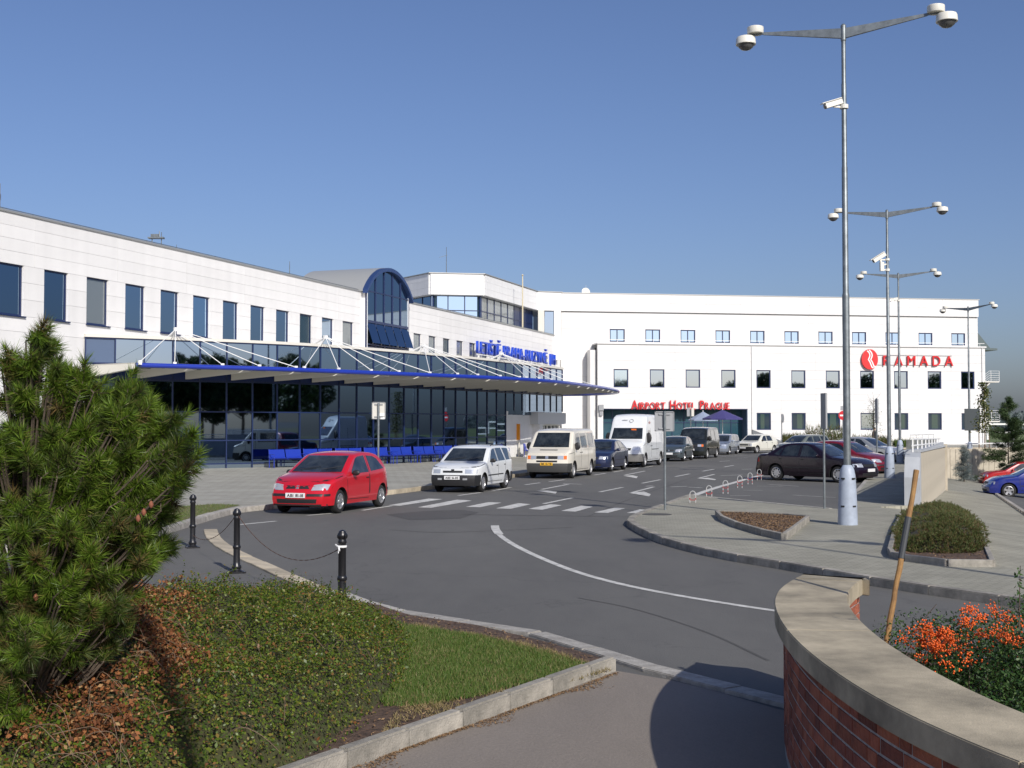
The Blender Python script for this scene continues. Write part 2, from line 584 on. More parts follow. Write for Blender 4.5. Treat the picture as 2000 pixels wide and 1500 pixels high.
M_RUST = mat('rusty_chain', (0.13, 0.07, 0.045), 0.8)
M_RED = mat('red_letters', (0.62, 0.012, 0.015), 0.35)
M_BLUEL = mat('blue_letters', (0.01, 0.06, 0.52), 0.35)
M_BLACKP = mat('black_plastic', (0.018, 0.018, 0.019), 0.5)
M_RUBBER = mat('tyre_rubber', (0.014, 0.014, 0.014), 0.8)
M_RIM = mat('alloy_rim', (0.55, 0.55, 0.56), 0.3, 0.8)
M_CARGLASS = mat('car_glass', (0.030, 0.036, 0.038), 0.03, 0.0, 0.9, coat=0.6, noise=(2.4, .5, 3, (0.004, 0.006, 0.007)))  # noise paints lighter patches, like reflections and cabin interior, into the dark base
M_LAMPG = mat('headlight_glass', (0.62, 0.64, 0.66), 0.12, 0.55)
M_ORANGE = mat('orange_lens', (0.75, 0.16, 0.02), 0.3)
M_REDL = mat('red_lens', (0.35, 0.012, 0.012), 0.25)
M_PLATE = mat('white_plate', (0.72, 0.72, 0.72), 0.5)
M_PLATEY = mat('yellow_plate', (0.75, 0.42, 0.03), 0.5)
M_INK = mat('black_print', (0.02, 0.02, 0.02), 0.6)
M_BRICK = mat('red_brick', (0.30, 0.085, 0.045), 0.9, noise=(9.0, 0.35, 8, (0.19, 0.055, 0.035)), bump=(50, 0.7))
M_BRICKB = mat('dark_red_brick', (0.22, 0.06, 0.038), 0.9, noise=(9.0, 0.35, 8, (0.14, 0.042, 0.03)), bump=(50, 0.7))
M_MORTAR = mat('grey_mortar', (0.36, 0.34, 0.33), 0.95, noise=(30, 0.3, 5))
M_CAP = mat('sandstone_cap', (0.40, 0.345, 0.245), 0.9, noise=(2.2, 0.35, 12, (0.20, 0.175, 0.125)), bump=(120, 0.22))
M_BARK = mat('bark', (0.10, 0.075, 0.055), 0.9, noise=(12, 0.5, 5))
M_WOOD = mat('weathered_yellow_wood', (0.27, 0.155, 0.055), 0.8, noise=(8, 0.6, 8, (0.14, 0.07, 0.03)))

vary(M_WHITE, .955, 1.03, .05); vary(M_WHITEH, .965, 1.02, .04); vary(M_WHITEB, .97, 1.02, .04)
for m_ in (M_BRICK, M_BRICKB): vary(m_, .62, 1.3)
for m_ in (M_KERB, M_KERB2, M_KERBY): vary(m_, .80, 1.12)
vary(M_CAP, .88, 1.06)
# ================================================================ the ground
big = [(-900, -400), (900, -400), (900, 1400), (-900, 1400)]
sheet('ground', big, -4.0, mat('far_field', (0.13, 0.125, 0.06), 0.95, noise=(0.02, 0.4, 6)))
EDGE = [(6.9, 14.5), (6.95, 18.5), (8.2, 26.0), (9.0, 30.1), (9.80, 30.45), (17.25, 50.3), (25.9, 74.2), (37.5, 82.0), (120, 110)]   # where the level ground ends at the right
road = [(-300, -200), (400, -200), (400, 8), (9.5, 12.3)] + EDGE + [(400, 170), (400, 330), (-300, 330)]
def slope_z(x, y): return max(-2.2, min(0.100, 0.105 - 0.129 * (x - 8.2) + 0.0234 * (y - 26)))
def slope_pt(u, v):
    D = 12.0
    while D < 120:
        p = ground(u, v, 0.0); k_ = D / p.y
        z = EYE + (0 - EYE) * k_; x = p.x * k_
        if z <= 0.105 - 0.129 * (x - 8.2) + 0.0234 * (D - 26) and D > 14: return Vector((x, D, slope_z(x, D)))
        D += .05
    return ground(u, v)
sheet('road', road, 0.0, M_ASPH)

def kerb_run(name, pts, wd, ht, L, m, parent_kind='structure', z0=0.0, side=1, gap=0.012, bev=0.012, label=None):
    """row of kerb stones whose road face runs along pts; the stones lie to the right (side=1) or left of the run"""
    root = empty(name, kind='structure')
    if label: root['label'] = label
    P = resample([Vector(p[:2]) for p in pts], L)
    P = [Vector((p.x, p.y)) for p in P]
    last = Vector(pts[-1][:2])
    if (P[-1] - last).length > L * 0.3: P.append(last)
    meshes = {}
    for i in range(len(P) - 1):
        a, b = P[i], P[i + 1]
        d = b - a
        l = round(d.length - gap, 2)
        if l < 0.05: continue
        if l not in meshes:
            bb = MB(); bb.box((0, 0, 0), (l, wd, ht + 0.06))
            me = bb.mesh('kerb_stone', m)
            bm = bmesh.new(); bm.from_mesh(me)
            bmesh.ops.bevel(bm, geom=[e for e in bm.edges if all(v.co.z > 0 for v in e.verts)], offset=bev, segments=2, affect='EDGES')
            bm.to_mesh(me); bm.free()
            meshes[l] = me
        ang = math.atan2(d.y, d.x)
        nr = Vector((d.y, -d.x)).normalized() * side
        c = (a + b) / 2 + nr * wd / 2
        o = link('kerb_stone', meshes[l], root, loc=(c.x, c.y, z0 + (ht - 0.06) / 2 + random.uniform(-0.004, 0.004)),
                 rot=(random.uniform(-.006, .006), 0, ang + random.uniform(-.004, .004)))
    return root

# --- plaza in front of the terminal (kerb runs from the left, past the parked cars, to the hotel)
KL = [G2(180, 1092), G2(270, 1064), G2(320, 1046), G2(380, 1026), G2(440, 1008), G2(480, 1000), (-5.9, 30.9)]
KL = [(-9.5, 19.3), (-7.9, 20.6)] + [tuple(p) for p in KL[1:]]
K2 = [(-5.86, 30.9), (-3.95, 36.3), (-2.3, 41.2), (0.9, 52.0), (4.1, 62.5), (8.6, 77.0), (13.2, 92.0), (15.5, 98.0), (19.0, 102.5), (26.0, 105.0), (52.0, 109.2)]
kerb_a = spline(KL, 6)
kerb_b = spline(K2, 6)
plaza = [(p.x, p.y) for p in kerb_a[:-1]] + [(p.x, p.y) for p in kerb_b] + [(60, 110.5), (60, 140), (-50, 140), (-50, 19.3)]
kin = offset2(kerb_a[:-1] + kerb_b, -0.13)
plaza = [(p.x, p.y) for p in kin] + [(60, 110.5), (60, 140), (-50, 140), (-50, 19.3)]
sheet('plaza_pavement', plaza, 0.115, M_PAVE, thick=0.12)
kerb_run('plaza_kerb', kerb_a, 0.24, 0.12, 1.0, M_KERB2, side=-1)
kerb_run('plaza_kerb', kerb_b, 0.15, 0.13, 1.0, M_KERBY, side=-1)

# grass strip between plaza paving and kerb at the left
gs = [G2(470, 996), G2(440, 1003), G2(380, 1020), G2(320, 1040), G2(270, 1057), G2(230, 1070), (-9.3, 20.5), (-11.0, 22.0), G2(230, 1003), G2(330, 1000), G2(420, 994)]
sheet('grass_strip', gs, 0.122, M_GRASSG)

# --- traffic island and footway on the right
KR = [G2(1345, 973), G2(1322, 981), G2(1300, 990), G2(1262, 1004), G2(1230, 1018), G2(1224, 1027), G2(1238, 1037), G2(1290, 1062),
      G2(1400, 1091), G2(1500, 1108), G2(1600, 1126), G2(1720, 1148), G2(1850, 1168), G2(1985, 1187), G2(2200, 1216), G2(2500, 1240)]
kerb_c = spline(KR, 5)
PARK = [G2(1345, 973), G2(1640, 1003), G2(1664, 972), G2(1690, 941), G2(1716, 916), G2(1745, 896), G2(1775, 880)]   # edge against the car park
isl_in = offset2(kerb_c, -0.12)
island = [(p.x, p.y) for p in isl_in] + EDGE[:8] + [(60, 88), (60, 100.0), (34.0, 100.5), (26.5, 100.0)] + [PARK[-1], PARK[-2], PARK[-3], PARK[-4], PARK[-5]] + [PARK[1]]
sheet('footway_pavement', island, 0.105, M_PAVE2, thick=0.1)
kerb_run('island_kerb', kerb_c, 0.16, 0.12, 1.0, M_KERB, side=-1)
kerb_run('car_park_kerb', [G2(1350, 975), G2(1500, 989), G2(1640, 1003)], 0.12, 0.11, 1.0, M_KERB2, side=1)
kerb_run('car_park_kerb', [Vector(p) for p in PARK[1:]], 0.14, 0.11, 1.0, M_KERB2, side=1)
# right-hand lower car park behind the ramp wall
gxs, gys = np.arange(6.0, 150, .8), np.arange(12.5, 116, .8)
vs_, fs_ = [], []
for yy in gys:
    for xx in gxs: vs_.append((xx, yy, slope_z(xx, yy)))
nx_ = len(gxs)
for j in range(len(gys) - 1):
    for i in range(nx_ - 1):
        ex_ = np.interp(gys[j + 1], [p_[1] for p_ in EDGE], [p_[0] for p_ in EDGE])
        if gxs[i + 1] < ex_ - .1: continue
        fs_.append((j * nx_ + i, j * nx_ + i + 1, (j + 1) * nx_ + i + 1, (j + 1) * nx_ + i))
b_ = MB(); b_.add(vs_, fs_); b_.obj('sloping_footway', M_PAVE2, kind='structure')
sp = [slope_pt(2060, 1042), slope_pt(2000, 1003), slope_pt(1945, 966), slope_pt(1938, 950)]
b_ = MB(); far_ = [(46, 78), (60, 60), (60, 30)]
pl_ = [(p.x, p.y) for p in sp] + far_
bmq = [(x, y, 0.105 - 0.129 * (x - 8.2) + 0.0234 * (y - 26) + .012) for x, y in pl_]
b_.add(bmq, [tuple(range(len(bmq)))[::-1]]); b_.obj('side_car_park', M_ASPH, kind='structure')
sheet('grass_field', [(40, 128), (58, 128), (400, 150), (400, 329), (52, 329)], 0.02, mat('field_green', (0.13, 0.17, 0.05), .95, noise=(.05, .4, 6)))
sk_ = empty('side_kerb', kind='structure')
for p, q_ in zip(sp, sp[1:]):
    k_ = max(1, int((q_ - p).length / 1.0))
    for j in range(k_):
        b_ = MB(); A_, B_2 = p.lerp(q_, j / k_ + .005), p.lerp(q_, (j + 1) / k_ - .005)
        b_.bar(A_, B_2, .12, .16); b_.obj('kerb_stone', M_KERB2, sk_)

# --- near left: path corner, planting triangle, flush kerbs
path = [G2(696, 1500), G2(1204, 1312), G2(1310, 1330), G2(1400, 1352), G2(1515, 1386), (2.4, 8.6), (4.0, 7.6), (6, 4), (6, -6), (-8, -6), (-3.4, 5.0)]
sheet('footpath', path, 0.008, M_ASPH2)
tri = [G2(690, 1500), G2(1196, 1312), G2(1190, 1300), G2(1060, 1262), G2(930, 1230), G2(800, 1210), G2(740, 1190), G2(640, 1172), (-3.3, 14.0), (-5.5, 13.8), (-9, 12.5), (-9, 4), (-4.5, 4.4)]
sheet('planting_bed', tri, 0.05, M_SOIL, thick=0.06)
lawn = [G2(1160, 1303, .06), G2(1060, 1272, .06), G2(930, 1241, .06), G2(800, 1222, .06), G2(700, 1200, .06), G2(700, 1300, .06), G2(750, 1378, .06), G2(820, 1378, .06), G2(920, 1362, .06), G2(1040, 1332, .06), G2(1110, 1318, .06)]
lc = np.mean(lawn, axis=0)
sheet('lawn', [(lc[0] + (a - lc[0]) * .93, lc[1] + (b_ - lc[1]) * .93) for a, b_ in lawn], 0.056, M_GRASSG)
kerb_run('bed_kerb', [G2(380, 1617), G2(696, 1500), G2(1204, 1312)], 0.10, 0.13, 0.62, M_KERB, side=-1, gap=0.014, bev=0.015)
# flush kerb between planting / path and road
fk = [G2(640, 1160), G2(700, 1183), G2(780, 1204), G2(860, 1218), G2(940, 1226), G2(1020, 1240), G2(1100, 1262), G2(1190, 1293), G2(1300, 1325), G2(1400, 1350), G2(1517, 1383), G2(1640, 1410)]
fkc = spline(fk, 5)
kerb_run('flush_kerb', fkc, 0.20, 0.035, 1.0, M_KERB2, side=-1, bev=0.008, gap=0.008)
# yellowish flush kerb that curls past the bollards
yk = [G2(398, 1036), G2(402, 1050), G2(420, 1068), G2(450, 1085), G2(500, 1108), G2(550, 1132), G2(600, 1152), G2(640, 1166)]
kerb_run('flush_kerb', spline(yk, 5), 0.26, 0.022, 0.9, M_KERBY, side=-1, bev=0.006, gap=0.004)

# --- road paint
def quad(name, pts, m=M_PAINT, z=0.004):
    return sheet(name, [G2(*p) for p in pts], z, m)
zeb = [[(762, 973), (783, 973), (812, 971.5), (790, 970.5), (770, 971)],
       [(759, 987), (781, 988), (865, 975), (837, 974)], [(816, 991), (842, 992), (922, 978), (893, 976)],
       [(909.5, 990), (937, 991), (980, 982), (954, 981)], [(969, 993), (997, 994), (1037, 985), (1012, 983)],
       [(1032, 994), (1059, 996), (1097, 987), (1076, 985)], [(1096, 998), (1124, 999.5), (1158, 990), (1135, 988)],
       [(1160, 1001), (1187, 1002), (1221, 993), (1200, 992)], [(1224, 1002), (1250, 1003), (1271, 996), (1250, 995)]]
zr = empty('zebra_crossing', kind='structure')
for q in zeb[1:]:
    o = sheet('stripe', [G2(*p) for p in q], 0.004, M_PAINT, kind=None, parent=zr)
def line(pts, wd=0.12, m=M_PAINT, z=0.004, n=6, name='road_marking'):
    g = [Vector(G2(*p)) for p in pts]
    if len(g) > 2: g = spline(g, n)
    band(name, g, wd, z, m)
line([(967, 1027), (973, 1042), (1000, 1062), (1050, 1087), (1120, 1115), (1200, 1138), (1300, 1159), (1400, 1176), (1505, 1192), (1650, 1212)], 0.11)
line([(966.5, 1027), (968, 1034), (975, 1044)], 0.17, z=0.008)
for a, b in [((468, 1025), (540, 1018)), ((600, 1007), (655, 1002)), ((708, 997), (765, 988)), ((895, 968), (940, 962)), ((962, 959), (998, 952)), ((1025, 947), (1055, 943)),
             ((1073, 941), (1103, 937)), ((1160, 928), (1183, 924.5)), ((1198, 922), (1217, 919)), ((1232, 916.5), (1247, 914)), ((1258, 913), (1275, 910.5)),
             ((1062, 984), (1118, 972.5)), ((1171, 961), (1216, 952)), ((1254, 944), (1290, 937)), ((1319, 931), (1347, 925.5)), ((1372, 920.5), (1395, 916.5)), ((1415, 912), (1433, 909)),
             ((1058, 956), (1110, 946)), ((1235, 962), (1277, 951)), ((1220, 928), (1260, 920)), ((1365, 934), (1395, 926.5)),
             ((1310, 951), (1342, 950)), ((1344, 951.5), (1372, 953)), ((1260, 950), (1275, 949)), ((1100, 944.5), (1136, 946)),
             ((1407, 929), (1450, 927.5)), ((1405, 901.5), (1425, 900)), ((1440, 895), (1460, 894)), ((1435, 889.5), (1460, 889)), ((1448, 917), (1470, 916))]:
    line([a, b], 0.12)
# arrow heads
for pts in ([(1048, 959), (1070, 958.5), (1088, 961), (1085, 964.5)], [(1228, 963), (1258, 960.5), (1271, 965.5), (1268, 970)],
            [(1217, 929.5), (1235, 928.5), (1246, 931), (1243, 934.5)], [(1361, 934.5), (1383, 933.5), (1399, 936.5), (1396, 938)]):
    quad('road_arrow', pts, M_PAINT, z=0.008)
# car park bay lines, kerb-side line of the road
line([(1318, 980), (1342, 972.5), (1378, 959.5), (1408, 950), (1440, 941), (1462, 934.5), (1492, 927)], 0.22)
for a, b in [((1350, 984.5), (1606, 993.5)), ((1361, 992.5), (1407, 993.5)), ((1400, 980), (1440, 979)), ((1426, 968.5), (1466, 968)), ((1452, 957.5), (1490, 958)), ((1478, 949.5), (1530, 950)),
             ((1500, 946), (1560, 950)), ((1548, 967), (1632, 972)), ((1640, 946), (1690, 946))]:
    line([a, b], 0.11, M_PAINT_OLD)
# tar patch and manhole
quad('road_patch', [(755, 1005), (830, 998), (905, 996), (935, 1001), (900, 1013), (800, 1016)], M_PATCH, 0.004)
band('tar_seam', spline([G2(900, 1005), G2(1100, 1008), G2(1250, 1009), G2(1330, 1012)], 4)[:14], 0.05, 0.008, M_PATCH)
for pts in ([(1500, 1290), (1380, 1235), (1240, 1190), (1130, 1168)], [(760, 1035), (860, 1040), (980, 1036), (1120, 1030)], [(1150, 1008), (1230, 975), (1330, 940), (1400, 916)]):
    band('tar_seam', spline([Vector(G2(*p)) for p in pts], 5), 0.035, 0.003, M_PATCH)
rw_ = MB()
for (x0, y0), (x1, y1) in zip(EDGE[6:], EDGE[7:]): rw_.bar((x0 + .0, y0 + .2, -1.6), (x1, y1 + .2, -1.6), .2, 3.15)
rw_.obj('retaining_edge', M_KERB, kind='structure')
for u, v in ((1095, 960), (1283, 1014)):
    p = ground(u, v)
    b = MB(); b.lathe([(0.33, 0.0), (0.33, 0.006), (0.28, 0.006), (0.28, 0.002), (0.25, 0.008)], 20, c=(p.x, p.y, 0.105 if u > 1200 else 0))
    b.obj('manhole_cover', M_PATCH, sm=False, label='round iron manhole cover %s' % ('in the footway near the island tip' if u > 1200 else 'in the roadway beside the bus lane arrow'), cat='manhole cover')

# --- small beds on the island
def bed(name, outer, kh, label):
    r_ = empty(name, kind='structure')
    g = [Vector(G2(*p, .105)) for p in outer]
    sheet('soil', [(p.x, p.y) for p in g], 0.105 + kh * 0.75, M_SOIL, kind=None, parent=r_)
    n = len(g)
    for i in range(n):
        a, b = g[i], g[(i + 1) % n]
        k = max(1, int((b - a).length / 0.95))
        for j in range(k):
            p, q = a.lerp(b, j / k), a.lerp(b, (j + 1) / k)
            d = q - p
            boxobj('kerb_stone', ((p.x + q.x) / 2, (p.y + q.y) / 2, 0.10 + kh / 2 - .12), (d.length - 0.012, 0.08, kh + 0.25), M_KERB, r_, rz=math.atan2(d.y, d.x), bevel=0.008)
    return g
BED1 = bed('dry_bed', [(1400, 1007), (1410, 1018), (1440, 1031), (1490, 1046), (1530, 1055), (1548, 1042), (1578, 1018), (1530, 1013), (1460, 1009)], 0.12, 'dry')
BED2 = bed('shrub_bed', [(1738, 1082), (1744, 1090), (1770, 1096), (1850, 1106), (1938, 1107), (1925, 1075), (1915, 1035), (1890, 1008), (1835, 1002), (1765, 1003), (1750, 1035)], 0.10, 'shrub')

# grass blades on lawn and strip
def scatter_poly(poly, n, z):
    xs = [p[0] for p in poly]; ys = [p[1] for p in poly]
    out = []
    P = RNG.uniform((min(xs), min(ys)), (max(xs), max(ys)), (n * 3, 2))
    ins = np.zeros(len(P), bool)
    m = len(poly)
    for i in range(m):
        x1, y1 = poly[i][0], poly[i][1]; x2, y2 = poly[(i + 1) % m][0], poly[(i + 1) % m][1]
        c = ((y1 > P[:, 1]) != (y2 > P[:, 1]))
        xi = (x2 - x1) * (P[:, 1] - y1) / ((y2 - y1) if y2 != y1 else 1e-9) + x1
        ins ^= c & (P[:, 0] < xi)
    P = P[ins][:n]
    return np.c_[P, np.full(len(P), z)]
M_GRASS = leafmat('grass_blades', [(0.0, (0.055, 0.12, 0.016)), (0.55, (0.09, 0.15, 0.025)), (0.85, (0.16, 0.18, 0.05)), (1.0, (0.27, 0.23, 0.11))], 0.6, 0.2)
M_STRAW = leafmat('dry_litter', [(0.0, (0.16, 0.09, 0.045)), (0.5, (0.26, 0.17, 0.09)), (1.0, (0.09, 0.05, 0.03))], 0.9, 0.0)
def grass(name, poly, n, z, h, label):
    P = scatter_poly(poly, n, z)
    k = len(P)
    D = np.c_[RNG.normal(0, .45, (k, 2)), np.ones(k)]
    blades(name, P, D, RNG.uniform(.5, 1.2, k) * h, np.full(k, 0.007), M_GRASS, kind='stuff', label=label, cat='grass')
grass('grass', lawn, 46000, 0.055, 0.045, 'short green lawn between the shrub mound and the road')
M_DRYG = leafmat('dry_grass_blades', [(0.0, (0.12, 0.12, 0.035)), (0.5, (0.26, 0.20, 0.09)), (1.0, (0.36, 0.28, 0.15))], 0.8, 0.2)
fr = [G2(1196, 1309, .06), G2(1060, 1262, .06), G2(800, 1213, .06), G2(800, 1224, .06), G2(930, 1246, .06), G2(1050, 1278, .06), G2(1130, 1308, .06), G2(1040, 1330, .06), G2(900, 1366, .06), G2(780, 1380, .06), G2(740, 1440, .06), G2(900, 1392, .06), G2(1060, 1345, .06)]
Pf = scatter_poly(fr, 16000, .055); kf = len(Pf)
keep = (np.sin(Pf[:, 0] * 9 + 1) * np.sin(Pf[:, 1] * 5) + RNG.normal(0, .5, kf)) > -.1
Pf = Pf[keep]; kf = len(Pf)
blades('dry_grass', Pf, np.c_[RNG.normal(0, .8, (kf, 2)), np.ones(kf)], RNG.uniform(.02, .05, kf), np.full(kf, .006), M_DRYG, kind='stuff', label='straw-coloured grass fringe round the near lawn', cat='grass')
Pf = scatter_poly(lawn, 5000, .055); kf = len(Pf)
keep = (np.sin(Pf[:, 0] * 5 + 2) * np.sin(Pf[:, 1] * 3.3)) > .45
Pf = Pf[keep]; kf = len(Pf)
blades('dry_grass', Pf, np.c_[RNG.normal(0, .6, (kf, 2)), np.ones(kf)], RNG.uniform(.025, .055, kf), np.full(kf, .007), M_DRYG, kind='stuff', label='yellowed patches inside the near lawn', cat='grass')
grass('grass', gs, 16000, 0.12, 0.05, 'patchy grass strip behind the kerb at the left bollard')
lit = scatter_poly(tri, 26000, 0.055)
leaves('leaf_litter', lit + np.c_[np.zeros((len(lit), 2)), RNG.uniform(0, .015, len(lit))], np.tile([0, 0, 1.0], (len(lit), 1)), RNG.uniform(.006, .022, len(lit)), M_STRAW, asp=0.4, rnd=0.35, kind='stuff', label='dry brown leaf litter on the soil of the near planting bed', cat='leaf litter')
P = scatter_poly([(p.x, p.y) for p in BED1], 5000, 0.2)
leaves('leaf_litter', P, np.tile([0, 0, 1.0], (len(P), 1)), RNG.uniform(.008, .03, len(P)), M_STRAW, asp=0.4, rnd=0.4, kind='stuff', label='dry leaves and straw on the empty bed on the traffic island', cat='leaf litter')
P = scatter_poly([(p.x, p.y) for p in BED2], 5000, 0.18)
leaves('leaf_litter', P, np.tile([0, 0, 1.0], (len(P), 1)), RNG.uniform(.008, .03, len(P)), M_STRAW, asp=0.4, rnd=0.4, kind='stuff', label='dry leaves round the foot of the low conifer shrub', cat='leaf litter')
# dead leaves along the foot of the near kerb
g0, g1 = Vector(G2(640, 1520)), Vector(G2(1204, 1316))
k = 2600
tt = RNG.beta(1.2, 1.2, k)
wv = np.abs(RNG.normal(0, 0.05, k)) * (0.4 + 1.4 * np.maximum(0, np.sin(tt * 17)) ** 2)
dn = (g1 - g0).normalized()
P = np.c_[g0.x + (g1.x - g0.x) * tt + dn.y * wv, g0.y + (g1.y - g0.y) * tt - dn.x * wv, np.full(k, 0.015)]
leaves('fallen_leaves', P, np.tile([0, 0, 1.0], (k, 1)), RNG.uniform(.005, .014, k), M_STRAW, asp=0.45, rnd=0.4, kind='stuff', label='brown debris swept against the near kerb on the footpath', cat='leaf litter')
# ================================================================ facade helpers
class Fac:
    """vertical facade plane: origin, run direction; the outside lies to the right of the run"""
    def __init__(s, o, d):
        s.o = Vector(o); s.d = Vector(d).normalized(); s.n = Vector((s.d.y, -s.d.x)); s.rz = math.atan2(s.d.y, s.d.x)
    def p(s, t, z=0.0, out=0.0):
        q = s.o + s.d * t + s.n * out
        return Vector((q.x, q.y, z))
    def box(s, name, t0, t1, z0, z1, o0, o1, m, parent, bevel=0.0, **kw):
        c = s.p((t0 + t1) / 2, (z0 + z1) / 2, (o0 + o1) / 2)
        return boxobj(name, c, (abs(t1 - t0), abs(o1 - o0), abs(z1 - z0)), m, parent, s.rz, bevel, **kw)
_PM = {}
def clad(fac, parent, cols, rows, openings=(), m=None, thick=0.25, gap=0.009, name='cladding_panel', out=0.0):
    m = m or M_WHITE
    for i in range(len(cols) - 1):
        for j in range(len(rows) - 1):
            tc_, zc = (cols[i] + cols[i + 1]) / 2, (rows[j] + rows[j + 1]) / 2
            if any(a < tc_ < b and c < zc < d for a, b, c, d in openings): continue
            l, h = round(cols[i + 1] - cols[i] - gap, 3), round(rows[j + 1] - rows[j] - gap, 3)
            key = (l, h, thick, m.name)
            if key not in _PM:
                b = MB(); b.box((0, 0, 0), (l, thick, h)); _PM[key] = b.mesh(name, m)
            link(name, _PM[key], parent, loc=fac.p(tc_, zc, out - thick / 2 + random.uniform(-.002, .002)), rot=(0, 0, fac.rz))
def window(fac, parent, t0, t1, z0, z1, glass, depth=0.14, fr=0.07, mull=(), sill=False, trans=(), out=0.0, tilt=0.0):
    """frame ring with its pane, set back in the opening"""
    b = MB()
    W_, H_ = t1 - t0, z1 - z0
    b.box((0, 0, H_ / 2 - fr / 2), (W_, 0.10, fr)); b.box((0, 0, -H_ / 2 + fr / 2), (W_, 0.10, fr))
    b.box((-W_ / 2 + fr / 2, 0, 0), (fr, 0.10, H_ - 2 * fr)); b.box((W_ / 2 - fr / 2, 0, 0), (fr, 0.10, H_ - 2 * fr))
    for q in mull: b.box((q * W_, 0, 0), (fr * 0.9, 0.09, H_ - 2 * fr))
    for q in trans: b.box((0, 0.002, q * H_), (W_ - 2 * fr, 0.085, fr * 0.8))
    key = ('wf', round(W_, 2), round(H_, 2), tuple(mull), tuple(trans))
    if key not in _PM: _PM[key] = b.mesh('window', M_FRAME)
    f = link('window', _PM[key], parent, loc=fac.p((t0 + t1) / 2, (z0 + z1) / 2, out - depth), rot=(0, 0, fac.rz))
    key = ('wp', round(W_, 2), round(H_, 2), glass.name)
    if key not in _PM:
        c = MB(); c.box((0, 0, 0), (W_ - 2 * fr, 0.02, H_ - 2 * fr)); _PM[key] = c.mesh('pane', glass)
    link('pane', _PM[key], f, loc=(0, 0.0, 0), rot=(random.uniform(-.004, .004), 0, random.uniform(-.004, .004)))
    if sill:
        key = ('sl', round(W_, 2))
        if key not in _PM:
            c = MB(); c.box((0, 0, 0), (W_ + 0.12, 0.22, 0.05)); _PM[key] = c.mesh('sill', M_FRAME)
        link('sill', _PM[key], f, loc=(0.02, -(depth - 0.02), -H_ / 2 - 0.03))
    return f

# ================================================================ terminal building
TF = Fac((-20.2, 48.6), (0.334, 0.9426))
term = empty('terminal_building', TF.p(0, 0), 0, 'long white panelled airport terminal with a bowed mirror glass hall and an arched glazed tower', 'building')
term_inv = Matrix.Translation(-term.location)
def sub(name, parent, label=None):
    """an empty part that keeps world coordinates for its children"""
    e = empty(name, (0, 0, 0), 0, label)
    e.parent = parent
    e.location = (0, 0, 0)
    return e
term.location = (0, 0, 0)
TZ = 10.6
win1 = [(2.36 + 2.67 * k, 2.36 + 2.67 * k + 1.47) for k in range(-4, 11)]
win2 = [(39.80 + 2.67 * k, 39.80 + 2.67 * k + 1.32) for k in range(0, 13)]
T0, TA, TB, T1 = -12.0, 31.75, 38.2, 75.0
WZ0, WZ1 = 6.5, 8.56
# backing walls (light joints show through the gaps)
wall = TF.box('wall', T0, TA, 0, TZ - .03, -0.60, -0.26, M_JOINT, term)
TF.box('wall', TB, T1, 0, TZ - .03, -0.60, -0.26, M_JOINT, term)
for (a, b, wins) in ((T0, TA, win1), (TB, T1, win2)):
    # above the windows
    n = max(1, round((b - a) / 5.34)); off = 1.0
    cols = [a] + [x for x in np.arange(-11.04 + 2.67 * 0.8, 76, 5.34) if a + 0.8 < x < b - 0.8] + [b]
    clad(TF, term, cols, [WZ1, 9.07, 9.58, 10.09, TZ])
    cols = sorted([a, b] + [x for w_ in wins for x in w_])
    ops = [(p, q, 0, 20) for p, q in wins]
    clad(TF, term, cols, [WZ0, 7.19, 7.88, WZ1], ops)
    cols = [a] + [x for x in np.arange(-11.04 + 2.67 * 0.8, 76, 5.34) if a + 0.8 < x < b - 0.8] + [b]
    if a == T0: cl = [c for c in cols if c < 4.6] + [4.97]
    clad(TF, term, cols, [5.86, WZ0])
    if a == T0: clad(TF, term, cl, [0.1, 1.06, 2.02, 2.98, 3.94, 4.9, 5.86])
    for i, (p, q) in enumerate(wins):
        if a == T0:
            g = {3: M_GLASSD, 4: M_GLASSD, 5: M_BLIND, 6: M_GLASS, 7: M_GLASS, 8: M_GLASSL, 12: M_DARKG, 14: M_BLIND}.get(i, M_GLASS)
        else:
            g = {0: M_BLIND, 1: M_BLIND, 2: M_DARKG, 3: M_BLIND, 12: M_BLIND}.get(i, M_BLIND)
        window(TF, term, p, q, WZ0, WZ1, g, depth=0.15, sill=True)
# reveal of the left end, coping, roof
cp = MB()
for a, b in ((T0, TA), (TB, T1)):
    A, B = TF.p(a, TZ + .04, -.15), TF.p(b, TZ + .04, -.15)
    cp.bar(A, B, 0.42, 0.09)
cp.obj('coping', M_COPE, term)
rl = MB()
for a, b in ((T0, TA), (TB, T1)):
    rl.tube([TF.p(a, TZ + .16, -.12), TF.p(b, TZ + .16, -.12)], 0.018, 5)
    for t in np.arange(a + .5, b, 1.9):
        rl.tube([TF.p(t, TZ + .06, -.12), TF.p(t, TZ + .16, -.12)], 0.018, 4)
rl.obj('lightning_conductor', M_GALV, term)
sheet('roof', [tuple(TF.p(T0, 0, -.3)[:2]), tuple(TF.p(TA, 0, -.3)[:2]), tuple(TF.p(TA, 0, -14)[:2]), tuple(TF.p(T0, 0, -30)[:2])], TZ - .06, M_COPE, kind=None, parent=term)
sheet('roof', [tuple(TF.p(TB, 0, -.3)[:2]), tuple(TF.p(T1, 0, -.3)[:2]), tuple(TF.p(T1, 0, -14)[:2]), tuple(TF.p(TB, 0, -14)[:2])], TZ - .06, M_COPE, kind=None, parent=term)
b = MB(); b.prism([tuple(TF.p(T0, 0, -29)[:2]), tuple(TF.p(T0, 0, -.7)[:2]), tuple(TF.p(T1, 0, -.7)[:2]), tuple(TF.p(T1, 0, -29)[:2])], 0, TZ - .1)
b.obj('core_block', M_WHITEB, term)

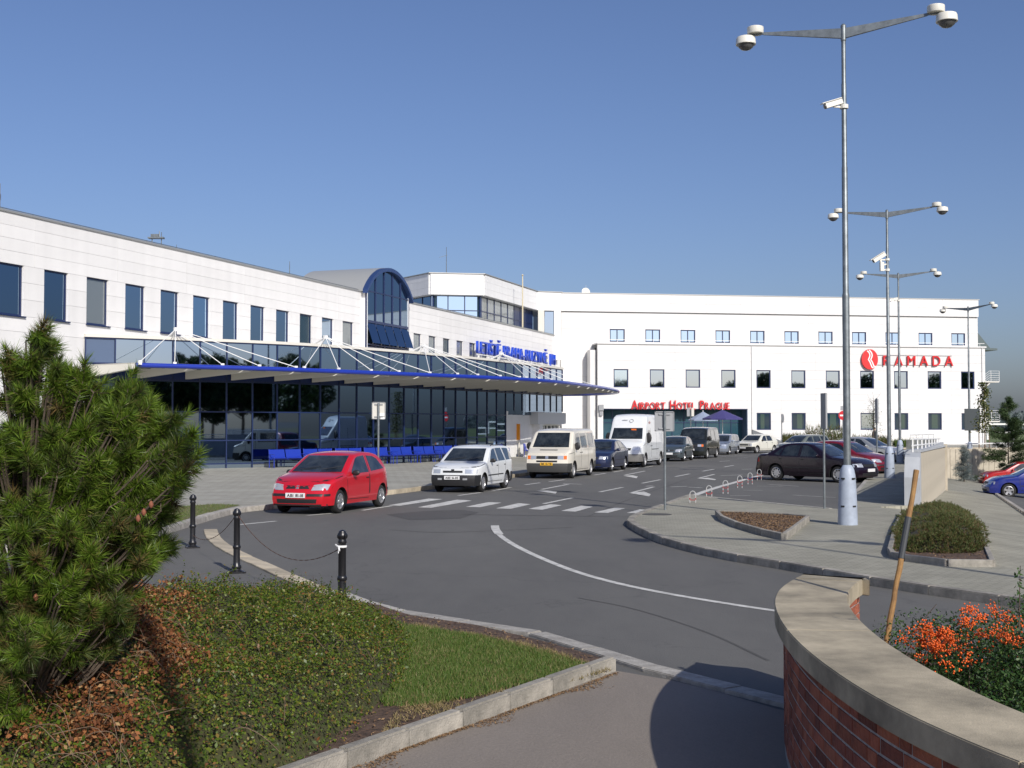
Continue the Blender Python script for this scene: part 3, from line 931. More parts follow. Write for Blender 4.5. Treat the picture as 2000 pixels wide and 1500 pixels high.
# ---- arched glazed tower
tower = sub('arched_tower', term, 'blue glazed tower bay under an arched roof')
TO = 0.35
def arch_z(t, lift=0.0):
    c, hw = (TA + TB) / 2, (TB - TA) / 2 + 0.35
    zs, rise = 10.75, 1.75
    Rr = (hw * hw + rise * rise) / (2 * rise)
    x = min(abs(t - c), hw)
    return zs - (Rr - rise) + math.sqrt(Rr * Rr - x * x) + lift
ncol = 5
te = [TA + (TB - TA) * k / ncol for k in range(ncol + 1)]
def tower_pane(a, b, z0, z1a, z1b, m, name='pane', tilt=0.0):
    g = MB()
    k = 5
    top = [(a + (b - a) * i / k, (arch_z(a + (b - a) * i / k, -.30) if z1a is None else z1a + (z1b - z1a) * i / k)) for i in range(k + 1)]
    vs = [TF.p(a, z0, TO - .06), TF.p(b, z0, TO - .06)] + [TF.p(t, z, TO - .06) for t, z in reversed(top)]
    if tilt:
        for i in range(2): vs[i] = vs[i] + Vector((TF.n.x, TF.n.y, 0)) * tilt
    g.add(vs, [tuple(range(len(vs)))])
    return g.obj(name, m, tower)
for k in range(ncol):
    a, b = te[k] + .05, te[k + 1] - .05
    tower_pane(a, b, 10.75, None, None, M_GLASSD)
    tower_pane(a, b, 8.85, 10.67, 10.67, M_GLASSD)
    tower_pane(a, b, 7.35, 8.68, 8.68, M_GLASSD, 'tilted_sash', tilt=0.45)
    tower_pane(a, b, 6.0, 6.85, 6.85, M_GLASSD)
mu = MB()
for k, t in enumerate(te):
    mu.bar(TF.p(t, 5.9, TO - .06), TF.p(t, arch_z(t, -.2), TO - .06), 0.10, 0.12, up=(TF.n.x, TF.n.y, 0))
for z, h in ((10.71, .08), (8.76, .16), (7.0, .3), (7.28, .1)):
    mu.bar(TF.p(TA, z, TO - .06), TF.p(TB, z, TO - .06), 0.11, h)
mu.obj('mullion_grid', M_FRAME, tower)
sb = MB()
TK = [TA - .35 + (TB - TA + .7) * i / 28 for i in range(29)]
def arch_shell(o0, o1, dz0, dz1, m, name):
    g = MB()
    vs, fs = [], []
    for t in TK:
        vs += [TF.p(t, arch_z(t, dz0), o0), TF.p(t, arch_z(t, dz1), o0), TF.p(t, arch_z(t, dz1), o1), TF.p(t, arch_z(t, dz0), o1)]
    for i in range(len(TK) - 1):
        for j in range(4):
            fs.append((i * 4 + j, i * 4 + (j + 1) % 4, (i + 1) * 4 + (j + 1) % 4, (i + 1) * 4 + j))
    fs += [(0, 3, 2, 1), tuple(len(vs) - 4 + j for j in range(4))]
    g.add(vs, fs)
    return g.obj(name, m, tower, sm=True, ang=40)
arch_shell(0.55, 0.2, -.24, 0.0, M_GREYP if False else mat('arch_blue', (0.035, 0.07, 0.19), 0.35, 0.3), 'arch_fascia')
arch_shell(0.2, -4.8, -.10, 0.02, mat('vault_sheet', (0.40, 0.41, 0.40), 0.45, 0.3), 'vault_roof')
for t in (TA + .02, TB - .02):
    TF.box('tower_cheek', t - .06, t + .06, 5.9, 10.8, -0.5, TO, M_WHITEB, tower)
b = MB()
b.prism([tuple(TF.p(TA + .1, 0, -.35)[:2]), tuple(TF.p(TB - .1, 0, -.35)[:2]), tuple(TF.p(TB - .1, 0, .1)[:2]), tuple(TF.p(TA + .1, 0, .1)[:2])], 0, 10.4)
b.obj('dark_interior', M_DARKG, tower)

# ---- rooftop storey
roofst = sub('rooftop_storey', term, 'set-back white rooftop storey with a strip of reflecting windows')
PO = [(-11.5, 112.5), (-10.1, 107.8), (-6.9, 103.1), (-2.4, 103.9), (2.35, 117.4), (4.75, 118.2), (4.75, 124), (-11.5, 124)]
b = MB(); b.prism(PO, 13.05, 14.86); b.obj('parapet_block', M_WHITEB, roofst)
for i in range(0, 5):
    f = Fac(PO[i], Vector(PO[i + 1]) - Vector(PO[i]))
    L = (Vector(PO[i + 1]) - Vector(PO[i])).length
    nc = max(1, round(L / 3.6))
    clad(f, roofst, [0.03 + (L - .06) * k / nc for k in range(nc + 1)], [13.08, 13.66, 14.26, 14.84], out=0.12, thick=0.11, m=M_WHITEB)
    f.box('coping', -.1, L + .1, 14.86, 14.93, -.2, .2, M_COPE, roofst)
    # glazing band set back under the parapet
    npn = max(1, round(L / (1.55 if i in (2,) else 1.7)))
    if i < 4:
        f.box('window_backing', .1, L - .1, 10.3, 13.05, -.9, -.5, M_DARKG, roofst)
        for k in range(npn):
            a_, b_ = .15 + (L - .3) * k / npn, .15 + (L - .3) * (k + 1) / npn
            dark = (i == 3 and k >= npn - 3)
            gl = M_GLASSL if i == 2 else (M_FRAME if dark else (M_GLASSD if i < 2 else M_BLIND))
            for z0, z1 in ((10.6, 11.75), (11.83, 12.98)):
                f.box('pane', a_ + .04, b_ - .04, z0, z1, -.45, -.40, gl, roofst)
        g = MB()
        for k in range(npn + 1):
            t = .15 + (L - .3) * k / npn
            g.bar(f.p(t, 10.5, -.4), f.p(t, 13.05, -.4), .08, .1, up=(f.n.x, f.n.y, 0))
        g.bar(f.p(.1, 11.79, -.4), f.p(L - .1, 11.79, -.4), .1, .08)
        g.obj('mullion_grid', M_FRAME, roofst)
# column and slot window beside the hotel corner
f = Fac((1.6, 116.6), (1, 0.16))
f.box('wall', 0.9, 1.5, 8.3, 13.05, -.3, 0, M_SOFFIT, roofst)
f.box('pane', 1.55, 2.4, 9.0, 12.9, -.3, -.05, M_GLASS, roofst)
f.box('wall', 2.45, 3.1, 8.3, 13.05, -.3, 0.02, M_WHITEB, roofst)

# ---- bowed glass hall
hall = sub('glass_hall', term, 'bowed dark mirror glass entrance hall along the terminal')
HC = spline([(-18.5, 53.2), (-16.3, 54.55), (-14.2, 55.9), (-10.4, 58.8), (-7.0, 63.2), (-3.6, 68.8), (-.6, 74.8), (2.0, 80.8), (3.6, 85.0)], 24)
HC = resample(HC, 1.27)
HZ = [0.34, 1.38, 2.70, 4.12]
def hallf(i):
    a, b = HC[i], HC[i + 1]
    return Fac((a.x, a.y), b - a), (b - a).length
NH = len(HC) - 1
ENT = 23           # from here on the entrance portal replaces the lower glass
_pane = {}
mul = MB(); 
for i in range(NH):
    f, L = hallf(i)
    solid = i < 1
    zs = [(0.34, 1.36, 'l'), (1.42, 2.67, 'l'), (2.73, 4.05, 'l'), (4.82, 5.86, 'u')]
    for z0, z1, w_ in zs:
        if i >= ENT and z1 < 3: continue
        g = M_GREYP if solid else (M_GLASS if w_ == 'u' else M_GLASSD)
        key = (round(L, 2), round(z1 - z0, 2), g.name)
        if key not in _pane:
            q = MB(); q.box((0, 0, 0), (L - .07, .03, z1 - z0)); _pane[key] = q.mesh('pane', g)
        link('pane', _pane[key], hall, loc=f.p(L / 2, (z0 + z1) / 2, -.03), rot=(random.uniform(-.005, .005), 0, f.rz + random.uniform(-.006, .006)))
    f.box('spandrel', 0.0, L, 4.11, 4.78, -.06, -.01, mat('deep_blue_spandrel', (0.012, 0.03, 0.13), 0.3), hall)
    if i < ENT:
        f.box('plinth', 0.0, L, 0.1, 0.31, -.10, -.02, M_GLASS if i % 3 else M_BLIND, hall)
b = MB()
for i in range(NH + 1):
    f, L = hallf(min(i, NH - 1))
    p = HC[i]
    nn = f.n
    z0 = 0.1 if i <= ENT else 3.0
    b.bar((p.x + nn.x * .01, p.y + nn.y * .01, z0), (p.x + nn.x * .01, p.y + nn.y * .01, 5.92), 0.055, 0.05, up=(nn.x, nn.y, 0))
for i in range(NH):
    f, L = hallf(i)
    for z in (0.32, 1.39, 2.70, 4.08, 4.80, 5.89):
        if i >= ENT and z < 2.9: continue
        b.bar(f.p(0, z, -.005), f.p(L, z, -.005), 0.10, 0.055)
b.obj('mullion_grid', M_FRAME, hall)
# roof and pale edge of the hall
rp = [(p.x, p.y) for p in offset2(HC, 0.08)] + [tuple(TF.p(T1 - 38, 0, -.3)[:2])]
edge = [(p.x, p.y) for p in offset2(HC, 0.10)]
b = MB(); b.prism(edge + [tuple(TF.p(41, 0, -.2)[:2]), tuple(TF.p(4.9, 0, -.2)[:2])], 5.92, 6.05); b.obj('roof_edge', M_SOFFIT, hall)
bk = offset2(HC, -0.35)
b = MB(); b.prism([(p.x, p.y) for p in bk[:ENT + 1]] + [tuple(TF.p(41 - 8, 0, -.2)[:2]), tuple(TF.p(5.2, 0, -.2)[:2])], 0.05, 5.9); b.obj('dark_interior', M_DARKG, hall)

# ---- entrance portal at the far end of the hall
portal = sub('entrance_portal', term, 'white wall and grey doors of the terminal entrance')
f, L = hallf(ENT)
PF = Fac((HC[ENT].x, HC[ENT].y), HC[-1] - HC[ENT])
PL = (HC[-1] - HC[ENT]).length
MPW = mat('portal_grey', (0.60, 0.62, 0.63), 0.5)
PF.box('wall', 0.05, PL * .44, 0.1, 2.95, -.3, 0.0, M_WHITEB, portal)
PF.box('wall', PL * .44, PL * .50, 0.1, 2.95, -.3, 0.5, M_WHITEB, portal)
PF.box('fascia', PL * .40, PL * .92, 2.15, 2.92, 0.0, 0.55, MPW, portal)
PF.box('door_leaf', PL * .52, PL * .64, 0.1, 2.13, -.12, -.06, M_DARKG, portal)
PF.box('door_leaf', PL * .65, PL * .77, 0.1, 2.13, -.12, -.06, M_DARKG, portal)
PF.box('door_leaf', PL * .79, PL * .90, 0.1, 2.13, -.12, -.06, M_DARKG, portal)
b = MB()
for q in (.51, .58, .645, .70, .78, .845, .91, .97):
    b.bar(PF.p(PL * q, .1, 0), PF.p(PL * q, 2.14, 0), .10, .10, up=(PF.n.x, PF.n.y, 0))
b.bar(PF.p(PL * .51, 2.1, 0), PF.p(PL * .97, 2.1, 0), .1, .1)
b.obj('door_frame', M_ROD, portal)
PF.box('back_wall', 0, PL, 0.1, 5.9, -.7, -.32, M_SOFFIT, portal)

# ---- canopy with blue edge tube, hung from white rods
can = sub('canopy', term, 'curved cantilevered canopy with a blue edge tube hung from white tension rods')
CE = spline([(-15.7, 51.2), (-13.2, 53.0), (-10.3, 55.2), (-6.3, 59.3), (-2.9, 62.9), (0, 66.4), (2.3, 70.6), (4.6, 77.3), (6.6, 84.5), (7.9, 91.4), (8.0, 96.5), (6.6, 100.5), (4.2, 102.5)], 12)
CZ = 4.60
CE3 = [Vector((p.x, p.y, CZ)) for p in CE]
b = MB()
b.tube(CE3, 0.105, 10)
b.obj('edge_tube', M_BLUE, can, sm=True)
inner = [Vector((p.x, p.y)) for p in HC if True]
inn = [(p.x, p.y) for p in offset2(HC, 0.02)] + [(4.2, 92.0), (3.6, 102.5)]
outer = [(p.x, p.y) for p in offset2(CE, -0.15)]
b = MB(); b.prism(outer + inn[::-1], 4.66, 4.71); b.obj('roof_deck', mat('deck_underside', (0.42, 0.41, 0.37), 0.6), can)
CR = resample([Vector((p.x, p.y, 0)) for p in CE], 0.25)
def at_len(pts, s):
    acc = 0
    for i in range(1, len(pts)):
        L = (pts[i] - pts[i - 1]).length
        if acc + L >= s: return pts[i - 1].lerp(pts[i], (s - acc) / L)
        acc += L
    return pts[-1]
def plen(pts): return sum((pts[i] - pts[i - 1]).length for i in range(1, len(pts)))
Lc, Lh = plen(CE[:109]), plen(HC)
NB = 19
for i in range(NB):
    a = at_len(HC, Lh * i / (NB - 1) * 0.985 + 0.15)
    c = at_len(CE, Lc * i / (NB - 1) * 0.97 + 0.05)
    a3, c3 = Vector((a.x, a.y, 0)), Vector((c.x, c.y, 0))
    d = (c3 - a3).normalized(); sd = Vector((-d.y, d.x, 0)) * 0.11
    q = MB()
    c3 = c3 - d * 0.12
    vs = [a3 - sd + Vector((0, 0, 4.16)), a3 + sd + Vector((0, 0, 4.16)), c3 + sd + Vector((0, 0, 4.46)), c3 - sd + Vector((0, 0, 4.46)),
          a3 - sd + Vector((0, 0, 4.655)), a3 + sd + Vector((0, 0, 4.655)), c3 + sd + Vector((0, 0, 4.655)), c3 - sd + Vector((0, 0, 4.655))]
    q.add(vs, [(0, 3, 2, 1), (4, 5, 6, 7), (0, 1, 5, 4), (1, 2, 6, 5), (2, 3, 7, 6), (3, 0, 4, 7)])
    q.obj('cantilever_beam', M_BEAM, can)
# purlins under the deck
for w_ in (0.25, 0.5, 0.75):
    pts = []
    for i in range(40):
        a = at_len(HC, Lh * i / 39); c = at_len(CE, Lc * i / 39)
        p = a.lerp(c, w_); pts.append(Vector((p.x, p.y, 4.60)))
    q = MB(); q.tube(pts, 0.04, 5); q.obj('purlin', M_GALV, can)
masts = [(ground(357, 652, 6.2), [(251, 701), (342, 702.5), (432, 706.5), (516, 710.5), (586, 713)]),
         (ground(622, 665, 6.2), [(600, 713), (664, 716), (730, 719), (790, 722), (841, 725)]),
         (ground(820, 678, 6.2), [(851, 725), (898, 728), (941, 731), (982, 734), (1020, 737)]),
         (ground(962, 695, 6.2), [(1035, 737), (1060, 739), (1085, 742), (1120, 747), (1165, 753)])]
mt = [at_len(HC, 3.2), at_len(HC, 12.4), at_len(HC, 20.7), at_len(HC, 28.3)]
cpx = lambda p, z: (1000 + FPX * p.x / p.y)
for k, (mp, ends) in enumerate(masts):
    base = None
    u_t = (357, 622, 820, 962)[k]
    # the foot on the hall edge nearest the sighted position
    best = min(range(len(HC)), key=lambda i: abs(1000 + FPX * HC[i].x / HC[i].y - u_t))
    p = HC[best]
    f_, _ = hallf(min(best, NH - 1))
    top = Vector((p.x + f_.n.x * .35, p.y + f_.n.y * .35, 6.38))
    q = MB()
    q.tube([Vector((p.x - f_.n.x * .5, p.y - f_.n.y * .5, 6.05)), top], 0.05, 8)
    q.tube([Vector((p.x, p.y, 6.0)), top], 0.045, 8)
    q.box(top, (.16, .16, .16), rz=f_.rz)
    mo = q.obj('tension_mast', M_ROD, can)
    for (u, v) in ends:
        bi = min(range(len(CE3)), key=lambda i: abs(1000 + FPX * CE3[i].x / CE3[i].y - u) if CE3[i].y < 93 else 1e9)
        e = CE3[bi]; fn = (CE3[min(bi + 1, len(CE3) - 1)] - CE3[bi - 1]).normalized(); inw = Vector((-fn.y, fn.x, 0)) * 0.22
        e2 = Vector((e.x, e.y, CZ + .13)) + inw
        q = MB(); q.tube([top, e2], 0.019, 6); q.box(e2 + Vector((0, 0, -.03)), (.14, .08, .18), rz=f_.rz)
        q.obj('tension_rod', M_ROD, can)

# ---- blue lettering over the hall roof
lt = empty('terminal_lettering', label='row of big blue letters reading LETIŠTĚ PRAHA – RUZYNĚ JIH above the glass hall', cat='sign')
def tt_of(u, fac):
    a = u - 1000
    return (FPX * fac.o.x - a * fac.o.y) / (a * fac.d.y - FPX * fac.d.x)
ta, tb = tt_of(914, TF), tt_of(1069, TF)
lettering('LETIŠTĚ PRAHA-RUZYNĚ JIH', TF.p(ta, 7.72, 0.75), (TF.d.x, TF.d.y, 0), (0, 0, 1), 0.98, tb - ta, M_BLUEL, lt, depth=0.18, bold=0.004)
q = MB()
for z in (7.62,):
    q.bar(TF.p(ta, z, .75), TF.p(tb, z, .75), .06)
for t in np.arange(ta + .4, tb, 2.4):
    q.bar(TF.p(t, 6.05, .75), TF.p(t, 8.2, .7), .06); q.bar(TF.p(t, 6.1, .1), TF.p(t, 7.6, .75), .05)
q.obj('support_rack', M_ROD, lt)

# ================================================================ hotel
HFm = Fac((4.75, 118.7), (0.988, 0.1545))          # upper, set-back wall
HFb = Fac((5.06, 116.7), (0.988, 0.1545))          # lower block
hotel = empty('hotel_building', label='white four-storey airport hotel with square windows behind the car park', cat='building')
def tu(u, fac): return tt_of(u, fac)
HL = 43.4
HFm.box('wall', -0.3, HL, 0, 14.82, -14, -.26, M_JOINTH, hotel)
P_ = 3.567
w1 = [(5.58 + P_ * k - .75, 5.58 + P_ * k + .75) for k in range(11)]
cols = [-0.0] + [5.58 + P_ * (k - .5) for k in range(0, 11)] + [HL]
clad(HFm, hotel,  cols, [13.12, 14.0, 14.86], thick=.45, out=0.2, m=M_WHITEH)
clad(HFm, hotel,  cols, [11.45, 12.24, 13.03], m=M_WHITEH)
cc = sorted([0, HL] + [x for w_ in w1 for x in w_])
clad(HFm, hotel,  cc, [10.2, 11.45], [(a, b, 0, 20) for a, b in w1], m=M_WHITEH)
clad(HFm, hotel,  cols, [9.6, 10.2], m=M_WHITEH)
clad(HFm, hotel,  [0, 3.3], [0.1, 1.06, 2.0, 3.0, 3.94, 4.9, 5.86, 6.8, 7.7, 8.65, 9.6], m=M_WHITEH)
for a, b in w1: window(HFm, hotel, a, b, 10.2, 11.45, M_GLASSL, depth=.12, mull=(0,), fr=.1)
HFm.box('coping', -.1, HL + .1, 14.86, 14.93, -.3, .25, M_COPE, hotel)
HFm.box('shadow_gap', 0, HL, 13.03, 13.12, -.25, -.03, M_COPE, hotel)
B0, B1 = 3.15, 43.0
HFb.box('wall', B0 + .3, 3.68, 0, 9.9, -1.75, -.26, M_JOINTH, hotel)
HFb.box('wall', 3.68, 18.06, 3.66, 9.9, -1.75, -.26, M_JOINTH, hotel)
HFb.box('wall', 18.06, B1, 0, 9.9, -1.75, -.26, M_JOINTH, hotel)
w2 = [(5.44 + P_ * k - .72, 5.44 + P_ * k + .72) for k in range(11)]
w3 = w2[4:]
cols = [B0] + [5.44 + P_ * (k - .5) for k in range(1, 11)] + [B1]
clad(HFb, hotel,  cols, [7.45, 8.27, 9.09, 9.85], m=M_WHITEH)
cc = sorted([B0, B1] + [x for w_ in w2 for x in w_])
clad(HFb, hotel,  cc, [5.7, 6.57, 7.45], [(a, b, 0, 20) for a, b in w2], m=M_WHITEH)
clad(HFb, hotel,  cols, [4.5, 5.1, 5.7], m=M_WHITEH)
clad(HFb, hotel,  [B0, 3.68, 9.0, 13.5, 18.06] + [5.44 + P_ * (k - .5) for k in range(5, 11)] + [B1], [3.66, 4.5], m=M_WHITEH)
cc = sorted([18.06, B1] + [x for w_ in w3 for x in w_])
clad(HFb, hotel,  cc, [1.62, 2.42, 3.28], [(a, b, 0, 20) for a, b in w3], m=M_WHITEH)
clad(HFb, hotel,  [18.06] + [5.44 + P_ * (k - .5) for k in range(5, 11)] + [B1], [3.28, 3.66], m=M_WHITEH)
clad(HFb, hotel,  [18.06] + [5.44 + P_ * (k - .5) for k in range(5, 11)] + [B1], [0.1, .85, 1.62], m=M_WHITEH)
clad(HFb, hotel,  [B0, 3.68], [0.1, 1.2, 2.4, 3.66], m=M_WHITEH)
for a, b in w2: window(HFb, hotel, a, b, 5.7, 7.45, M_GLASSL if a < 8 else M_GLASS, depth=.12, fr=.1)
for k, (a, b) in enumerate(w3):
    wo = window(HFb, hotel, a, b, 1.62, 3.28, M_GLASSL if k == 3 else M_DARKG, depth=.12, fr=.1)
    if k != 3:
        cw = .40 + .12 * ((k * 7) % 3); boxobj('curtain', (-.1 + .12 * ((k * 5) % 3), -.014, 0), (cw, .006, 1.44), mat('curtain_behind_glass', (0.05, 0.085, 0.075), .08, 0, .8), wo)
for t_ in (B1 - .35, 18.5):
    q = MB(); q.tube([HFb.p(t_, .1, .06), HFb.p(t_, 9.8, .06)], .045, 8); q.obj('downpipe', M_WHITEH, hotel)
HFb.box('terrace_coping', B0 - .05, B1 + .1, 9.85, 9.98, -2.0, .12, M_WHITEH, hotel)
HFb.box('shadow_gap', B0, B1, 9.79, 9.85, -.2, .05, M_COPE, hotel)
HFb.box('side_pier', B0 - .62, B0, 0.1, 9.3, -1.8, -.5, M_WHITEH, hotel)
q = MB()
q.tube([HFb.p(B0, 10.28, -.1), HFb.p(B1, 10.28, -.1)], .028, 6)
for t in np.arange(B0 + .2, B1, 1.78): q.tube([HFb.p(t, 9.97, -.1), HFb.p(t, 10.28, -.1)], .022, 5)
q.obj('terrace_railing', M_ROD, hotel)
# entrance recess: teal glazing
rec = sub('entrance_recess', hotel, 'recessed teal glass hotel entrance')
MT = mat('teal_glass', (0.035, 0.10, 0.14), 0.08, 0.3, 0.8)
npn = 12
for k in range(npn):
    a = 3.72 + (18.06 - 3.72) * k / npn; b = 3.72 + (18.06 - 3.72) * (k + 1) / npn
    for z0, z1 in ((.12, 2.3), (2.36, 3.6)):
        HFb.box('pane', a + .03, b - .03, z0, z1, -1.5, -1.45, MT, rec)
q = MB()
for k in range(npn + 1):
    t = 3.72 + (18.06 - 3.72) * k / npn
    q.bar(HFb.p(t, .1, -1.44), HFb.p(t, 3.66, -1.44), .06, .1, up=(HFb.n.x, HFb.n.y, 0))
q.bar(HFb.p(3.7, 2.33, -1.44), HFb.p(18.06, 2.33, -1.44), .1, .06)
q.obj('mullion_grid', M_FRAME, rec)
HFb.box('soffit', 3.68, 18.06, 3.60, 3.66, -1.7, -.02, M_FRAME, rec)
HFb.box('recess_cheek', 18.0, 18.06, .1, 3.6, -1.7, -.02, M_GREYP, rec)
# ramp wall beside the entrance
q = MB()
A, B_ = HFb.p(18.1, 0, 1.2), HFb.p(21.6, 0, 1.2)
for o in (0, .2):
    pass
pr = [(18.1, .1), (21.6, .1), (21.6, .35), (18.1, 1.65)]
vs = [HFb.p(t, z, 1.0) for t, z in pr] + [HFb.p(t, z, 1.2) for t, z in pr]
q.add(vs, [(0, 1, 2, 3), (7, 6, 5, 4), (0, 4, 5, 1), (1, 5, 6, 2), (2, 6, 7, 3), (3, 7, 4, 0)])
q.obj('ramp_wall', mat('ramp_grey', (0.14, 0.15, 0.16), 0.7), hotel)
# signs on the hotel
s1 = empty('hotel_name_lettering', label='red letters reading AIRPORT HOTEL PRAGUE above the hotel entrance', cat='sign')
lettering('Airport Hotel Prague', HFb.p(6.39, 3.60, .22), (HFb.d.x, HFb.d.y, 0), (0, 0, 1), 0.90, 9.75, M_RED, s1, depth=0.16, bold=0.004, small=0.78)
s2 = empty('hotel_brand_lettering', label='big red letters reading RAMADA high on the right of the white hotel wall', cat='sign')
lettering('RAMADA', HFb.p(32.05, 7.98, .18), (HFb.d.x, HFb.d.y, 0), (0, 0, 1), 1.05, 7.4, M_RED, s2, depth=0.14, bold=0.0, gapk=.5)
q = MB()
for z in (8.05, 9.0): q.tube([HFb.p(31.3, z, .06), HFb.p(39.4, z, .06)], .02, 5)
q.obj('wall_rail', M_GALV, s2)
lg = empty('brand_emblem', label='red oval emblem with a double white R-shaped ribbon left of RAMADA', cat='sign')
c0 = (29.77 + 31.43) / 2; cz = 8.58; ra, rb = .84, 1.0
q = MB()
n = 40
vs = [HFb.p(c0 + ra * math.cos(2 * math.pi * k / n), cz + rb * math.sin(2 * math.pi * k / n), .08) for k in range(n)] + \
     [HFb.p(c0 + ra * math.cos(2 * math.pi * k / n), cz + rb * math.sin(2 * math.pi * k / n), .30) for k in range(n)]
q.add(vs, [tuple(range(n - 1, -1, -1)), tuple(range(n, 2 * n))] + [(k, (k + 1) % n, n + (k + 1) % n, n + k) for k in range(n)])
q.obj('disc', mat('emblem_red', (0.72, 0.03, 0.03), 0.35), lg)
def ribbon(pts, wd, o):
    g = [Vector(p) for p in spline(pts, 8)]
    l, r_ = offset2(g, -wd / 2), offset2(g, wd / 2)
    m_ = len(g); k_ = MB()
    k_.add([HFb.p(c0 + p.x, cz + p.y, o) for p in l] + [HFb.p(c0 + p.x, cz + p.y, o) for p in r_], [(i, m_ + i, m_ + i + 1, i + 1) for i in range(m_ - 1)])
    return k_.obj('ribbon', M_ROD, lg)
for dx in (0, .24):
    ribbon([(-.30 + dx * .9, .84 + dx * .35), (-.10 + dx, .66), (-.02 + dx, .38), (-.10 + dx, .12), (-.16 + dx, -.04), (-.02 + dx, -.26), (.10 + dx, -.55), (.22 + dx, -.80 + dx * .2), (.36 + dx * .8, -.80 + dx * .55)], .12, .31)
# right end: dark sloping eave and outside stair landings
eave = MB()
vs = []
for o in (-3.0, -.1):
    vs += [HFm.p(HL, 11.6, o), HFm.p(HL, 10.2, o), HFm.p(HL + .6, 9.75, o), HFm.p(HL + 2.2, 9.75, o), HFm.p(HL + 2.2, 9.95, o), HFm.p(HL + 1.4, 9.98, o)]
eave.add(vs, [(0, 5, 4, 3, 2, 1), (6, 7, 8, 9, 10, 11)] + [(i, (i + 1) % 6, 6 + (i + 1) % 6, 6 + i) for i in range(6)])
eave.obj('eave', mat('dark_eave', (0.10, 0.13, 0.13), 0.5, 0.3), hotel)
for z in (4.3, 6.35 - .15):
    fl = sub('stair_landing', hotel)
    zz = 6.45 if z > 5 else 2.45
    q = MB(); q.bar(HFb.p(B1 - .1, zz, -1.2), HFb.p(B1 + 1.8, zz, -1.2), 1.4, .12); q.bar(HFb.p(B1 - .1, zz - 1.0, -1.2), HFb.p(B1 + .9, zz - .05, -1.2), 1.2, .1)
    q.obj('slab', M_SOFFIT, fl)
    q = MB()
    for h in np.linspace(.2, 1.1, 5): q.tube([HFb.p(B1, zz - .55 + h, -.5), HFb.p(B1 + .75, zz + h, -.5), HFb.p(B1 + 1.8, zz + h, -.5)], .018, 4)
    q.tube([HFb.p(B1 + 1.8, zz, -.5), HFb.p(B1 + 1.8, zz + 1.1, -.5)], .025, 5)
    q.tube([HFb.p(B1 + .9, zz, -.5), HFb.p(B1 + .9, zz + 1.1, -.5)], .025, 5)
    q.obj('railing', M_ROD, fl)
# loudspeaker and box by the entrance corner
q = MB(); q.box(HFb.p(3.45, 3.75, .2), (.45, .3, .55)); q.box(HFb.p(3.45, 3.2, .15), (.3, .25, .4)); q.obj('wall_lamp_box', M_GALVD, hotel)

# ================================================================ things on the roofs
def stick(name, t, out, h, r, m, label, cat, z0=TZ, extra=None):
    q = MB(); p = TF.p(t, z0, out)
    q.tube([p, p + Vector((0, 0, h))], [r, r * .6], 6)
    if extra: extra(q, p)
    q.obj(name, m, label=label, cat=cat)
stick('lightning_rod', tt_of(6, TF), -.3, 1.15, .03, M_GALV, 'short lightning rod at the left end of the terminal roof', 'lightning rod', extra=lambda q, p: q.box(p + Vector((-.06, 0, .6)), (.14, .14, .25)))
stick('lightning_rod', tt_of(333, TF) + .8, -.3, .35, .02, M_GALV, 'tiny rod just right of the weather sensor on the terminal roof', 'lightning rod')
def ws(q, p):
    q.box(p + Vector((-.25, 0, .52)), (.75, .3, .07)); q.tube([p + Vector((-.45, 0, 0)), p + Vector((-.45, 0, .5))], .025, 5)
    q.box(p + Vector((-.3, 0, .63)), (.38, .22, .14)); q.tube([p + Vector((-.1, 0, .55)), p + Vector((-.1, 0, .85))], .02, 5)
stick('weather_sensor', tt_of(326, TF), -.4, .8, .03, M_GALV, 'weather sensor bracket on the terminal roof edge above the windows', 'sensor', extra=ws)
stick('lightning_rod', tt_of(622, TF), -2.0, 1.35, .03, M_GALV, 'thin rod on the terminal roof left of the arched tower', 'lightning rod')
q = MB(); p = Vector((-5.6, 104.5, 14.9)); q.tube([p, p + Vector((0, 0, 2.4))], [.04, .02], 6)
q.tube([p + Vector((-.6, 0, 1.5)), p + Vector((.1, 0, 1.7))], .02, 4)
q.obj('antenna', M_GALV, label='tall aerial on the roof of the set-back rooftop storey', cat='antenna')
q = MB(); p = TF.p(tt_of(1027, TF), TZ, -.3); q.tube([p, p + Vector((0, 0, 4.75))], [.07, .05], 8); q.lathe([(0.0, 0), (.12, .08), (.0, .2)], 8, c=p + Vector((0, 0, 4.75)))
q.obj('flagpole', mat('cream_pole', (0.62, 0.55, 0.38), 0.5), label='bare cream flagpole on the terminal roof near the hotel', cat='flagpole')
p = HFm.p(2.9, 14.93, -2.0)
q = MB(); M = Matrix.Rotation(R(70), 3, 'X') @ Matrix.Rotation(R(10), 3, 'Y')
q.lathe([(0.01, -.12), (.2, -.09), (.42, 0), (.40, .01), (.2, -.06), (.01, -.09)], 20, c=p + Vector((0, 0, .35)), M=M)
q.tube([p, p + Vector((0, .1, .35))], .04, 6); q.tube([p + Vector((0, 0, .3)), p + Vector((0, -.1, 1.0))], .012, 4)
q.obj('satellite_dish', M_CREAM, label='white satellite dish on the hotel roof', cat='satellite dish', sm=True)
# ================================================================ vehicles
def lerp_tab(tab, x):
    if x <= tab[0][0]: return tab[0][1]
    for (a, b), (c, d) in zip(tab, tab[1:]):
        if x <= c:
            t = (x - a) / (c - a) if c > a else 0
            return b + (d - b) * t
    return tab[-1][1]
def soft_tab(tab, n=6):
    g = spline([(a, b) for a, b in tab], n)
    out = []
    for p in g:
        if not out or p.x > out[-1][0] + 1e-5: out.append((p.x, p.y))
    return out

